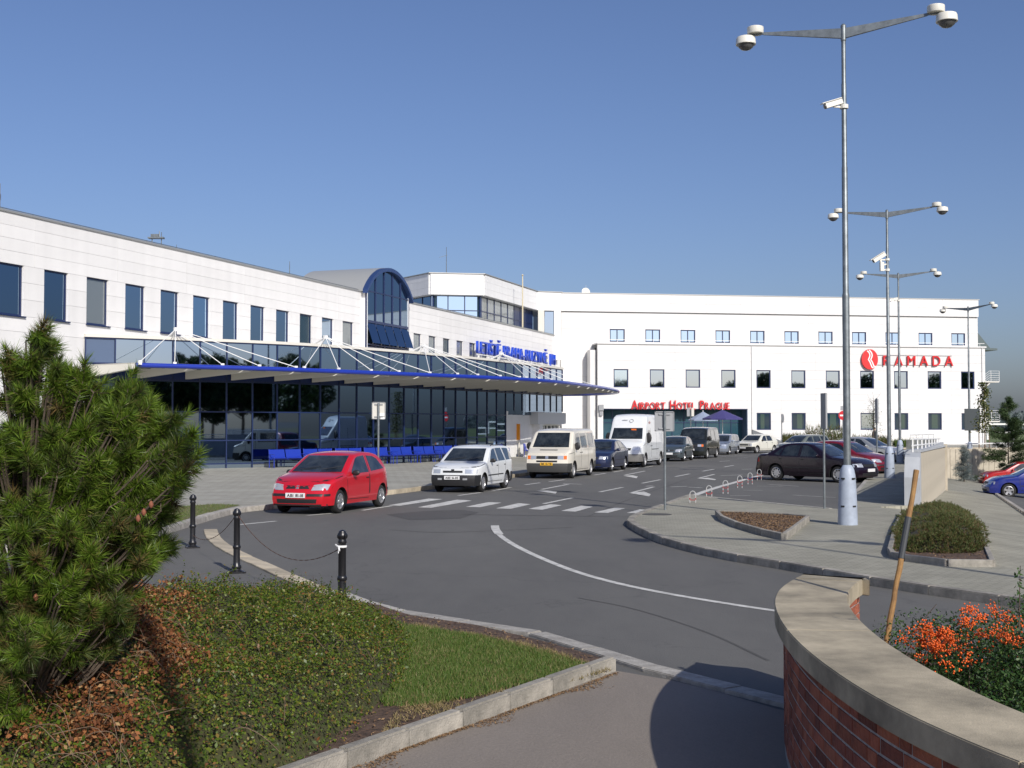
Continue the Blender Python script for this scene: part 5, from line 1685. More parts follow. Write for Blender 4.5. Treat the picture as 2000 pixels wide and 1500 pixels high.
def dash(root, S, bvh, half, paint):
    """roof rails"""
    for s in (-1, 1):
        q = MB()
        y = s * .56
        pts = [(x, y, 1.455) for x in (2.15, 2.25, 3.5, 3.6)]
        pts[0] = (2.15, y, 1.41); pts[-1] = (3.62, y, 1.40)
        q.tube(pts, .014, 6); q.obj('roof_rail', M_BLACKP, root)
def wiper(root, S, bvh, half, paint):
    q = MB()
    x0 = S['mirror'][0] - .42; z0 = lerp_tab(S['top'], x0) + .05
    for y0, y1 in ((.45, -.05), (-.12, -.58)):
        a = bvh.ray_cast(Vector((-4, y0, z0 + .02)), Vector((1, 0, 0)))[0]; b_ = bvh.ray_cast(Vector((-4, y1, z0 + .09)), Vector((1, 0, 0)))[0]
        if a and b_: q.bar(a + Vector((-.015, 0, .02)), b_ + Vector((-.02, 0, .02)), .012)
    if q.v: q.obj('wiper', M_BLACKP, root)
def both(*fs):
    def g(*a):
        for f in fs: f(*a)
    return g
def van_print(root, S, bvh, half, paint):
    wiper(root, S, bvh, half, paint)
    # small emblem high above the windscreen
    hit = bvh.ray_cast(Vector((-4, .0, 2.30)), Vector((1, 0, 0)))[0]
    q = MB()
    if hit:
        sl = Vector((.28, 0, .46)).normalized()
        for k in range(14):
            a, b_ = 2 * math.pi * k / 14, 2 * math.pi * (k + 1) / 14
            f = lambda t: hit + Vector((0, -.12, 0)) + Vector((0, 1, 0)) * .10 * math.cos(t) + sl * .09 * math.sin(t) + Vector((-.02, 0, .01))
            q.bar(f(a), f(b_), .016)
        for yy in (.08, .15, .22, .29): q.bar(hit + Vector((-.02, yy, .05)), hit + Vector((-.02, yy + .045, .05)), .03)
        q.obj('painted_emblem', M_GALVD, root)
    o = boxobj('document', (hit.x - .32 if hit else 1, -.3, 1.84), (.02, .26, .10), M_ORANGE, root)
    h2 = bvh.ray_cast(Vector((-4, -.3, 1.86)), Vector((1, 0, 0)))[0]
    if h2: o.location = h2 + Vector((-.012, 0, 0))
    # dark red fish outline on the side of the high roof
    y = -(half(2.1, 2.2) + .012)
    q = MB(); pts = [(1.95 + .3 * i / 6, y, 2.22 + .05 * math.sin(math.pi * i / 6)) for i in range(7)]
    q.tube(pts, .010, 4); q.tube([(p[0], p[1], 4.44 - p[2]) for p in pts], .010, 4)
    q.obj('painted_mark', M_REDL, root)

hdg = lambda deg: (-math.sin(R(deg)), -math.cos(R(deg)))       # nose toward the camera, deg off the view axis
gK = 'vehicles parked along the terminal kerb'
gP = 'cars in the car park beyond the hoops'
car('parked_car', HATCH, P_RED, G2(660, 1002.5), hdg(17.5), 'red three-door hatchback parked at the kerb in front of the terminal benches', group=gK, ptext='ABI 81-18', extras=wiper, mirror=M_BLACKP, bumper=None)
car('parked_car', ESTATE, P_WHITE, G2(941, 961), hdg(16.5), 'white estate car with black bumpers parked behind the red hatchback', group=gK, ptext='ABE 16-85', bumper=M_BLACKP, extras=both(dash, wiper), mirror=M_BLACKP)
car('parked_van', VAN, P_CREAM, G2(1118, 934), hdg(17), 'cream white passenger van with a yellow number plate parked by the terminal entrance', 'van', gK, ptext='MR 13-TB', plate=M_PLATEY, bumper=mat('grey_bumper', (0.045, 0.045, 0.043), .6), extras=wiper, mirror=M_BLACKP)
car('parked_car', SEDAN, P_NAVY, G2(1193, 921), hdg(18), 'dark navy sedan squeezed between the cream van and the high-roof white van', group=gK, extras=wiper)
car('parked_van', BIGVAN, P_WHITE, G2(1258, 912.5), hdg(19), 'tall white high-roof panel van with grey bumper parked at the kerb', 'van', gK, bumper=mat('grey_bumper2', (0.16, 0.155, 0.145), .6), extras=van_print, mirror=M_BLACKP, trim=M_BLACKP)
car('parked_car', HATCH, P_SLATE, G2(1335, 901), hdg(19), 'grey-green small car behind the tall white van', group=gK, extras=wiper)
car('parked_van', VAN, P_BLACK, G2(1380, 896), hdg(21), 'black van with pale roof edge parked in front of the hotel entrance', 'van', gK, extras=wiper, mirror=M_BLACKP)
car('parked_car', ESTATE, P_SILVER, G2(1423, 888), hdg(24), 'silver-blue estate car parked between the black van and the ivory car', group=gK, extras=both(dash, wiper))
car('parked_car', SQUARE, P_IVORY, G2(1477.5, 885.5), hdg(42), 'boxy ivory white old hatchback turned half sideways at the hotel', group=gK, bumper=M_BLACKP, mirror=M_BLACKP)
car('parked_car', SEDAN, P_MAROON, G2(1638.5, 943), (.70, -.715), 'blackish maroon sedan side-on in the nearest car park bay', contact='fr', group=gP, mirror=P_MAROON)
car('parked_car', HATCH, P_DRED, G2(1684, 930), (.68, -.73), 'dark red rounded hatchback behind the maroon sedan', contact='fr', group=gP)
car('parked_car', SEDAN, P_SILV2, G2(1720, 906), (.68, -.73), 'silver sedan nose-in to the footway behind the dark red car', contact='fr', group=gP)
car('parked_car', ESTATE, P_GREEN, G2(1560, 892), (-.80, -.60), 'grey-green car facing left farthest back in the car park', contact='fl', group=gP)
gS = 'cars in the sunken side car park'
pb2 = slope_pt(1970, 970); pb3 = slope_pt(1950, 949)
S2 = dict(SEDAN); S2['z'] = pb2.z - .06; S2['rim'] = 'alloy5'; S2['nosef'] = .5
car('parked_car', S2, P_BLUE, (pb2.x, pb2.y), (-.985, .17), 'deep blue car with five-spoke wheels cut off by the right edge', contact='fl', group=gS)
S3 = dict(SEDAN); S3['z'] = pb3.z - .06
car('parked_car', S3, P_RED2, (pb3.x, pb3.y), (-.98, .12), 'bright red car just behind the deep blue car at the right edge', contact='fl', group=gS)
# a dark car half hidden beyond the tall van, and one by the hotel door
S4 = dict(HATCH); S4['z'] = .115
car('parked_car', S4, P_SLATE, (9.9, 104.0), (-.6, -.8), 'small dark car by the hotel doors left of the tall white van', group='cars at the hotel doors')
# ================================================================ street furniture
def galv_lamp(name, base, arm_dir, H=10.0, label='', sleeve=True, camtype=None, group='double-headed car park lamps', z0=0.1):
    root = empty(name, (base[0], base[1], z0), 0, label, 'street lamp', group)
    if 'pole' not in _PM:
        q = MB()
        prof = [(.195, 0), (.195, .02), (.185, .4), (.172, .75), (.155, 1.0), (.13, 1.12), (.09, 1.19), (.07, 1.2)]
        q.lathe(prof, 24); _PM['sleeve'] = q.mesh('base_sleeve', M_SLEEVE, True, 50)
        q = MB(); q.lathe([(.072, 1.15), (.072, 4.6), (.07, 4.62), (.060, 4.66), (.058, 7.2), (.052, 7.22), (.05, 8.9), (.044, 8.93), (.044, H)], 16)
        _PM['pole'] = q.mesh('pole', M_GALV, True, 50)
        q = MB()
        for s in (-1, 1):
            # tapered sheet-metal arm rising slightly to the tip
            a0, a1 = .16, .03
            vs = [(s * .03, -.035, -a0), (s * .03, .035, -a0), (s * 1.62, .02, .13 - a1), (s * 1.62, -.02, .13 - a1),
                  (s * .03, -.035, .04), (s * .03, .035, .04), (s * 1.62, .02, .15), (s * 1.62, -.02, .15)]
            fs = [(0, 3, 2, 1), (4, 5, 6, 7), (0, 1, 5, 4), (1, 2, 6, 5), (2, 3, 7, 6), (3, 0, 4, 7)]
            q.add(vs, fs if s > 0 else [f[::-1] for f in fs])
            q.bar((s * 1.6, 0, .13), (s * 1.86, 0, .14), .05, .04)
        q.lathe([(.05, -.22), (.055, -.2), (.055, .1), (.03, .13), (.005, .14)], 14)
        _PM['arm'] = q.mesh('cross_arm', M_GALV, False)
        for s in (-1, 1):
            q = MB()
            q.lathe([(.01, .14), (.165, .14), (.17, .15), (.17, .27), (.16, .28), (.01, .28)], 24, c=(s * 1.78, 0, .0))
            q.lathe([(.01, .12), (.10, .12), (.185, .09), (.20, .06), (.21, -.06), (.20, -.07), (.18, -.06)], 24, c=(s * 1.98, 0, 0))
            _PM['head', s] = q.mesh('lamp_head', M_CREAM, True, 40)
            q = MB(); q.lathe([(.18, -.055), (.15, -.12), (.09, -.17), (.01, -.19)], 24, c=(s * 1.98, 0, 0))
            _PM['dome', s] = q.mesh('dome', M_DOME, True, 60)
        q = MB(); q.bar((-.01, .19, .55), (.01, .19, .55), .12, .015); _PM['hatch'] = q.mesh('fixing', M_GALVD)
    if sleeve: 
        sl_ = link('base_sleeve', _PM['sleeve'], root)
        for zz in (.38, .93):
            for k in range(3):
                a = -math.pi / 2 + .5 + (k - 1) * 1.3
                rr_ = .192 - zz * .022
                boxobj('fixing', (rr_ * math.cos(a), rr_ * math.sin(a), zz), (.02, .075, .03), M_INK, sl_, a)
    link('pole', _PM['pole'], root)
    rz = math.atan2(arm_dir[1], arm_dir[0])
    ar = link('cross_arm', _PM['arm'], root, loc=(0, 0, H - .0), rot=(0, 0, rz))
    for s in (-1, 1):
        h = link('lamp_head', _PM['head', s], root, loc=(0, 0, H), rot=(0, 0, rz))
        link('dome', _PM['dome', s], h)
    return root
L1 = ground(1656, 1035)
def lampxy(u, D): return ((u - 1000) / FPX * D, D)
galv_lamp('street_lamp', (L1.x, L1.y), (.93, -.37), label='nearest tall double-headed lamp with a pale blue base sleeve on the island')
galv_lamp('street_lamp', lampxy(1736, 46.2), (.93, -.37), label='second tall double-headed lamp carrying a large tilted camera')
galv_lamp('street_lamp', lampxy(1757, 65.5), (.95, -.32), label='third double-headed lamp of the row by the ramp wall')
galv_lamp('street_lamp', lampxy(1893, 81.0), (.55, -.83), label='lamp farthest right in front of the RAMADA hotel wall', z0=-.2)
galv_lamp('street_lamp', (10.9, 7.0), (.93, -.37), label='double-headed lamp beyond the right edge whose shadow crosses the island')
galv_lamp('street_lamp', (1.75, -.75), (.93, -.37), label='lamp behind the viewer whose pole shadow falls over the shrub mound', z0=0)

p4 = lampxy(1893, 80.8)
sbd = empty('sign_board', (p4[0] + .15, p4[1] - .1, 2.45), R(-8), 'plain dark grey board fixed to the lamp farthest right', 'sign')
boxobj('board', (0, 0, 0), (.98, .04, 1.44), mat('board_grey', (0.05, 0.062, 0.068), .5), sbd, bevel=.01)
q = MB(); q.bar((-.3, .06, .4), (.3, .06, .4), .05); q.bar((-.3, .06, -.4), (.3, .06, -.4), .05); q.obj('bracket', M_GALV, sbd)
def cctv(root_xy, z, az, pitch, size, label, bracket):
    c = empty('security_camera', (root_xy[0], root_xy[1], z), az, label, 'security camera')
    q = MB(); M = Matrix.Rotation(pitch, 3, 'Y')
    q.box(Vector((.28, 0, .05)) * size, Vector((.46, .14, .12)) * size, M=M)
    q.box(M @ (Vector((.04, 0, .085)) * size) + Vector((.28, 0, .05)) * size, Vector((.54, .17, .018)) * size, M=M)
    q.obj('housing', M_CREAM, c)
    q = MB(); q.lathe([(.05, 0), (.05, .02), (.03, .03)], 12, c=Vector((.28, 0, .05)) * size + M @ Vector((.23 * size, 0, 0)), M=M @ Matrix.Rotation(R(90), 3, 'Y'))
    q.obj('lens', M_DOME, c)
    q = MB(); q.bar((.0, 0, -.02), Vector((.28, 0, -.02)) * size, .03 * size + .01)
    q.lathe([(.085, -.05), (.085, .03)], 14)
    if bracket:
        q.box((.22, 0, -.28), (.14, .12, .34)); q.bar((.0, 0, -.18), (.22, 0, -.22), .05); q.bar((.0, 0, -.4), (.22, 0, -.4), .05); q.lathe([(.085, -.45), (.085, -.36)], 14)
        q.bar((.22, 0, -.15), (.30, 0, .02), .06)
    q.obj('bracket', M_CREAM, c)
    return c
cctv((L1.x, L1.y), 8.55, math.pi + .15, R(18), .8, 'small white camera on the nearest lamp pole below the arm', False)
p2 = lampxy(1736, 46.2)
cctv(p2, 8.35, math.pi + .1, R(32), 1.15, 'large camera tilted down on the second lamp pole', True)
p3 = lampxy(1757, 65.5)
cctv(p3, 8.75, math.pi + .1, R(15), .9, 'small camera on the third lamp pole', False)

# --- bollards and chain
def bollard(p, label, rot=0, tape=False):
    root = empty('bollard', (p[0], p[1], 0.0), rot, label, 'bollard', 'black iron bollards linked by a chain')
    if 'bol' not in _PM:
        q = MB()
        q.lathe([(.085, 0), (.085, .03), (.06, .045), (.058, .06), (.068, .075), (.068, .10), (.055, .12), (.048, .16), (.046, .34), (.055, .35), (.058, .37), (.055, .39), (.045, .40),
                 (.043, .76), (.050, .77), (.052, .78), (.045, .80), (.044, .81), (.060, .83), (.062, .86), (.045, .885), (.04, .90), (.01, .915)], 20)
        _PM['bol'] = q.mesh('post', M_BLACK, True, 40)
        q = MB()
        for s in (-1, 1): q.tube([(s * .05 + s * .022 * math.cos(a) + s * .02, 0, .845 + .022 * math.sin(a)) for a in np.linspace(0, 2 * math.pi, 9)], .006, 5, caps=False)
        _PM['bolring'] = q.mesh('chain_ring', M_BLACK)
        q = MB(); q.box((0, 0, .012), (.22, .22, .024)); _PM['bolfoot'] = q.mesh('base_plate', M_BLACK)
    link('post', _PM['bol'], root); link('chain_ring', _PM['bolring'], root); link('base_plate', _PM['bolfoot'], root)
    if tape:
        q = MB()
        q.lathe([(.050, .715), (.054, .72), (.054, .735), (.050, .74)], 14)
        q.bar((.03, -.05, .73), (.10, -.07, .69), .012); q.bar((.03, -.05, .72), (-.03, -.07, .75), .012); q.bar((.05, -.06, .73), (.09, -.08, .66), .008)
        q.obj('tape', M_ROD, root)
    return root
bp = [Vector(G2(376, 1070)), Vector(G2(462, 1119)), Vector((-1.92, 13.95))]
bd = ['farthest left black bollard standing by the grass strip', 'middle black bollard beside the yellowish flush kerb', 'nearest black bollard with white tape rising behind the shrub mound']
for i, p in enumerate(bp):
    d = (bp[min(i + 1, 2)] - bp[max(i - 1, 0)])
    bollard(p, bd[i], math.atan2(d.y, d.x), i == 2)
def chain(a, b, za, zb, sag, label):
    root = None
    n = 40
    q = MB()
    pts = []
    for k in range(n + 1):
        t = k / n
        pts.append(Vector((a.x + (b.x - a.x) * t, a.y + (b.y - a.y) * t, za + (zb - za) * t - sag * 4 * t * (1 - t))))
    for k in range(n):                       # alternating flat and upright links
        A, B = pts[k], pts[k + 1]
        d = (B - A)
        q.bar(A - d * .08, B + d * .08, .010 if k % 2 else .004, .004 if k % 2 else .010)
    return q.obj('chain', M_RUST, label=label, cat='chain', group='chains between the bollards')
chain(bp[0], bp[1], .22, .84, .20, 'slack rusty chain between the farthest and the middle bollard')
chain(bp[1], bp[2], .84, .72, .36, 'long sagging rusty chain between the middle and the nearest bollard')

# --- signs and posts
def sign_post(p, H, label, plate=None, name='road_sign', r=.032, z0=.105, rz=0, cat='sign', tilt=0.0):
    root = empty(name, (p[0], p[1], z0), rz, label, cat)
    q = MB(); q.tube([(0, 0, 0), (0, 0, H)], r, 10); q.obj('post', M_GALV, root, sm=True)
    if plate:
        w_, h_, zc, m = plate[:4]
        pl_ = boxobj('sign_plate', (0, .055, zc), (w_, .02, h_), m, root, bevel=.004)
        q = MB()
        for zz in (-h_ * .36, h_ * .36):
            q.bar((-w_ * .3, -.025, zz), (w_ * .3, -.025, zz), .025, .03)
        for xx in (-w_ / 2 + .012, w_ / 2 - .012): q.bar((xx, -.018, -h_ / 2), (xx, -.018, h_ / 2), .02)
        for zz in (-h_ / 2 + .012, h_ / 2 - .012): q.bar((-w_ / 2, -.018, zz), (w_ / 2, -.018, zz), .02)
        q.obj('back_rail', M_GALVD, pl_)
    return root
pA = G2(1299, 996, .105)
sign_post(pA, 2.32, 'grey-backed square sign on a thin post at the island tip', (.46, .47, 2.08, M_GALVD))
pB = (-4.05, 37.3)
rB = sign_post(pB, 2.65, 'square sign seen from behind among the blue benches', (.42, .52, 2.42, M_SOFFIT), z0=.115)
boxobj('sticker', (.10, .03, 2.30), (.16, .01, .09), M_ROD, rB); boxobj('sticker', (.12, .03, 2.19), (.13, .01, .06), M_ROD, rB)
pC = G2(1610.5, 1002)
rC = sign_post(pC, 2.75, 'slim grey post with an edge-on plate left of the nearest lamp', None, r=.028)
boxobj('sign_plate', (0, -.02, 2.33), (.04, .42, .85), M_GALVD, rC, rz=R(2))
rD = sign_post(lampxy(1712, 62), 3.35, 'slim post with an edge-on plate left of the second lamp', None, r=.04)
boxobj('sign_plate', (0, -.02, 2.7), (.06, .45, 1.2), M_GALVD, rD)
sign_post(lampxy(1739, 88), 3.6, 'thin bare post behind the second lamp', None, r=.04, name='post', cat='post')
def round_sign(p, z, r_, face, back, label, rz, bar_=False, H=None):
    root = empty('road_sign', (p[0], p[1], .1), rz, label, 'sign')
    q = MB(); q.tube([(0, 0, 0), (0, 0, H or z + r_)], .032, 8); q.obj('post', M_GALV, root, sm=True)
    q = MB(); q.lathe([(.01, 0), (r_, 0), (r_, .02), (.01, .02)], 28, c=(0, -.07, z), M=Matrix.Rotation(R(90), 3, 'X'))
    d = q.obj('sign_disc', face, root)
    if bar_: boxobj('white_bar', (0, -.097, z), (r_ * 1.45, .008, r_ * .34), M_ROD, d)
    return root
ne = round_sign(lampxy(1646, 84), 2.65, .32, mat('sign_red', (0.55, 0.01, 0.02), .4), None, 'round red no-entry sign with a white bar behind the nearest lamp pole', 0, True)
boxobj('sign_plate', (0, -.06, 3.15), (.34, .02, .3), M_GALVD, ne)
round_sign(lampxy(1526.5, 84), 2.45, .30, M_GALVD, None, 'round sign seen nearly edge-on from behind before the hotel wall', R(62))
rE = sign_post(lampxy(1349, 86), 3.1, 'post with two grey-backed plates before the hotel entrance', None)
boxobj('sign_plate', (-.16, .05, 2.9), (.20, .02, .60), M_GALVD, rE); boxobj('sign_plate', (.15, .05, 2.9), (.18, .02, .60), M_SOFFIT, rE)
# info pillar and litter bin by the terminal door
oi = empty('info_pillar', (.15, 77.0, .115), R(-18), 'orange information pillar by the terminal entrance', 'information pillar')
boxobj('panel', (0, 0, 1.55), (.72, .12, 1.0), mat('orange_panel', (0.75, 0.27, 0.01), .4), oi)
boxobj('panel', (0, -.065, 1.78), (.26, .01, .26), M_ROD, oi)
q = MB(); q.box((-.32, 0, .55), (.07, .1, 1.1)); q.box((.32, 0, .55), (.07, .1, 1.1)); q.box((0, 0, .95), (.6, .1, .2)); q.obj('leg', M_BEAM, oi)
lb = empty('litter_bin', (.95, 76.3, .115), R(-18), 'beige litter bin to the right of the orange pillar', 'litter bin')
boxobj('body', (0, 0, .45), (.42, .42, .9), M_BEAM, lb, bevel=.02); boxobj('lid', (0, 0, .92), (.45, .45, .05), M_GALVD, lb)

# --- red and white hoops
hoopL = [(1353, 990), (1385, 977), (1417, 964.5), (1445, 953), (1465, 946), (1483, 937.5)]
hl = ['first red and white hoop at the island end of the row', 'second hoop barrier from the island', 'third hoop barrier from the island', 'fourth hoop barrier from the island', 'fifth hoop barrier next to the last', 'last hoop barrier by the maroon sedan']
for i, (u, v) in enumerate(hoopL):
    p = G2(u, v)
    root = empty('hoop_barrier', (p[0], p[1], .0), R(-20), hl[i], 'barrier', 'red and white hoops along the car park')
    if 'hoop' not in _PM:
        w_ = .085; pts = [(-w_, 0, 0), (-w_, 0, .36)] + [(-w_ * math.cos(a), 0, .36 + .10 * math.sin(a)) for a in np.linspace(.3, math.pi - .3, 7)] + [(w_, 0, .36), (w_, 0, 0)]
        q = MB(); q.tube(pts, .014, 8); _PM['hoop'] = q.mesh('hoop', mat('scuffed_white_tube', (0.45, 0.45, 0.44), .5), True)
        q = MB()
        for s in (-1, 1):
            for z in (.07, .21): q.lathe([(.016, z), (.016, z + .05)], 8, c=(s * w_, 0, 0))
        q.bar((-w_ * .9, 0, .2), (w_ * .9, 0, .2), .02); _PM['hoopr'] = q.mesh('red_band', mat('hoop_red', (0.35, 0.03, 0.03), .5), True)
    root.scale = (.88, .88, .88)
    link('hoop', _PM['hoop'], root); link('red_band', _PM['hoopr'], root)

# --- benches in front of the glass hall
def bench_proto():
    root = empty('bench', (0, 0, .115), 0, 'x', 'bench', 'blue benches along the glass hall')
    for s in (-.45, .45):
        q = MB()
        n = 9
        for k in range(n):                    # wire-mesh seat shell as slats that follow the seat and back curve
            pass
        prof = [(-.24, .44), (-.22, .455), (-.02, .42), (.10, .43), (.17, .50), (.22, .68), (.26, .84)]
        w_ = .42
        for j in range(len(prof) - 1):
            a, b_ = prof[j], prof[j + 1]
            q.bar((s, a[0], a[1]), (s, b_[0], b_[1]), w_ * 2, .02, up=(0, 0, 1)) if False else None
            A, B = Vector((s, a[0], a[1])), Vector((s, b_[0], b_[1]))
            d = (B - A); L_ = d.length; d.normalize(); sx = Vector((1, 0, 0)); uz = sx.cross(d)
            q.box((A + B) / 2, (w_ * 2, L_ + .004, .016), M=Matrix((sx, d, uz)).transposed())
        o = q.obj('seat', M_BLUE, root)
    q = MB()
    q.bar((-.9, .02, .39), (.9, .02, .39), .05)
    q.obj('beam', M_BLUE, root)
    for s in (-.86, .86):
        q = MB(); q.tube([(s, -.2, 0), (s, -.2, .42), (s, .2, .42), (s, .25, .86)], .022, 8); q.tube([(s, .2, 0), (s, .2, .42)], .022, 8)
        q.tube([(s, -.22, .42), (s, -.22, .62), (s, .2, .62)], .018, 8)
        q.obj('leg', M_BLUE, root)
    return root
bl_txt = ['blue bench farthest left, in front of the hall glass', 'second blue bench from the left', 'third blue bench, behind the red car roof', 'fourth blue bench, hidden partly by the red car', 'blue bench just right of the sign seen from behind',
          'blue bench midway between the sign and the white estate', 'seventh blue bench, left of the white estate', 'eighth blue bench, nearest left of the white estate roof', 'ninth blue bench, behind the white estate', 'tenth blue bench, behind the tail of the white estate', 'last blue bench, by the orange pillar']
pr_ = None
off_c = offset2([Vector(p) for p in HC], 1.0)
off_c = [Vector((p.x, p.y)) for p in off_c]
bi0 = min(range(len(off_c)), key=lambda i: abs(1000 + FPX * off_c[i].x / off_c[i].y - 575))
run = resample(off_c[bi0:], .1)
for i in range(11):
    s_ = i * 1.98
    k = min(int(s_ / .1), len(run) - 2)
    if i == 10: k = min(int(22.6 / .1), len(run) - 2)
    p, p2_ = run[k], run[k + 1]
    d = (p2_ - p).normalized()
    if pr_ is None: pr_ = bench_proto(); o = pr_
    else: o = copy_thing(pr_)
    o.location = (p.x, p.y, .115); o.rotation_euler.z = math.atan2(d.y, d.x)
    o['label'] = bl_txt[i]

# --- umbrellas by the hotel entrance
def umbrella(p, r_, z, m, label):
    root = empty('parasol', (p[0], p[1], .12), 0, label, 'parasol', 'parasols at the hotel entrance')
    q = MB(); q.tube([(0, 0, 0), (0, 0, z + .1)], .03, 8); q.obj('pole', M_ROD, root)
    q = MB()
    n = 8
    ring = [(r_ * math.cos(2 * math.pi * k / n), r_ * math.sin(2 * math.pi * k / n), z - .75) for k in range(n)]
    low = [(a, b_, c - .12) for a, b_, c in ring]
    q.add([(0, 0, z)] + ring + low, [(0, 1 + k, 1 + (k + 1) % n) for k in range(n)] + [(1 + k, 1 + n + k, 1 + n + (k + 1) % n, 1 + (k + 1) % n) for k in range(n)])
    q.obj('fabric', m, root)
umbrella(lampxy(1411, 107), 1.75, 3.3, mat('purple_fabric', (0.05, 0.045, 0.17), .8), 'purple-blue parasol open before the hotel entrance')
umbrella(lampxy(1373, 111), 1.35, 3.2, mat('grey_fabric', (0.25, 0.30, 0.40), .8), 'smaller pale blue-grey parasol left of the purple one')

# --- ramp walls with rail on the right
M_CONC = mat('beige_concrete', (0.50, 0.45, 0.36), .9, noise=(1.5, .2, 8, (0.37, 0.33, 0.26)))
M_CONCW = mat('pale_concrete', (0.40, 0.42, 0.44), .85, noise=(1.5, .12, 6))
a0 = Vector((10.06, 30.4)); a1 = Vector((17.6, 50.0))
wr = empty('ramp_parapet_wall', label='beige ribbed concrete wall with a white rail beside the shaded ramp', cat='wall')
f = Fac(a0, a1 - a0); Lw = (a1 - a0).length
TW = 1.42
# raked end block then full-height wall
q = MB()
vs = []
for o in (-.36, 0.0):
    vs += [f.p(0, -.3, o), f.p(.9, -.3, o), f.p(.9, TW, o), f.p(.35, TW - .12, o), f.p(0, .80, o)]
q.add(vs, [(0, 4, 3, 2, 1), (5, 6, 7, 8, 9)] + [(i, (i + 1) % 5, 5 + (i + 1) % 5, 5 + i) for i in range(5)])
q.obj('end_block', M_CONCW, wr)
f.box('wall_core', .9, Lw, -1, TW - .02, -.36, -.05, M_CONCW, wr)
n = int((Lw - .9) / .9)
for k in range(n):
    a_, b_ = .9 + (Lw - .9) * k / n, .9 + (Lw - .9) * (k + 1) / n
    f.box('wall_panel', a_ + .012, b_ - .012, -1.2, TW - .012 * a_, -.05, 0.0, M_CONC, wr)
q = MB(); q.bar(f.p(.85, TW + .02, -.185), f.p(Lw + .1, TW - .18, -.185), .43, .05); q.obj('coping', M_CONCW, wr)
q = MB()
for z in (TW + .16, TW + .32): q.tube([f.p(.4, z, -.18), f.p(Lw, z - .2, -.18)], .022, 6)
for t in np.arange(.5, Lw, 2.4): q.tube([f.p(t, TW - .01 * t, -.18), f.p(t, TW + .32 - .01 * t, -.18)], .022, 6)
q.obj('railing', M_ROD, wr)
f.box('pier', Lw, Lw + .35, -1.2, TW - .1, -.42, .08, M_CONC, wr)
wf = empty('ribbed_fence_wall', label='long ribbed beige boundary wall behind the blue-green shrub and right-hand cars', cat='wall')
b0, b1 = Vector((26.0, 74.0)), Vector((37.4, 81.0))
f = Fac(b0, b1 - b0); Lw = (b1 - b0).length
f.box('wall_core', 0, Lw, -3, .64, -.2, -.06, M_CONC, wf)
n = int(Lw / .5)
for k in range(n):
    f.box('wall_rib', Lw * k / n + .02, Lw * (k + 1) / n - .02, -3, .62, -.06, 0, M_CONC, wf)
q = MB(); q.tube([f.p(0, .95, -.1), f.p(Lw, .95, -.1)], .035, 6)
for t in np.arange(.2, Lw, 2.4): q.tube([f.p(t, .6, -.1), f.p(t, .95, -.1)], .03, 5)
q.obj('railing', M_ROD, wf)
# second length further back on the other side of the ramp
wb = empty('ramp_end_wall', label='short grey wall end beyond the ramp near the third lamp', cat='wall')
f = Fac(lampxy(1781, 62), (.5, .87))
f.box('wall', 0, 6, 0, 1.35, -.3, 0, mat('weathered_grey', (0.20, 0.21, 0.20), .9, noise=(2, .4, 8)), wb)
q = MB(); q.tube([f.p(0, 1.6, -.1), f.p(6, 1.6, -.1)], .03, 6)
for t in (0.1, 1.5, 3, 4.5, 5.9): q.tube([f.p(t, 1.35, -.1), f.p(t, 1.6, -.1)], .025, 5)
q.obj('railing', M_ROD, wb)

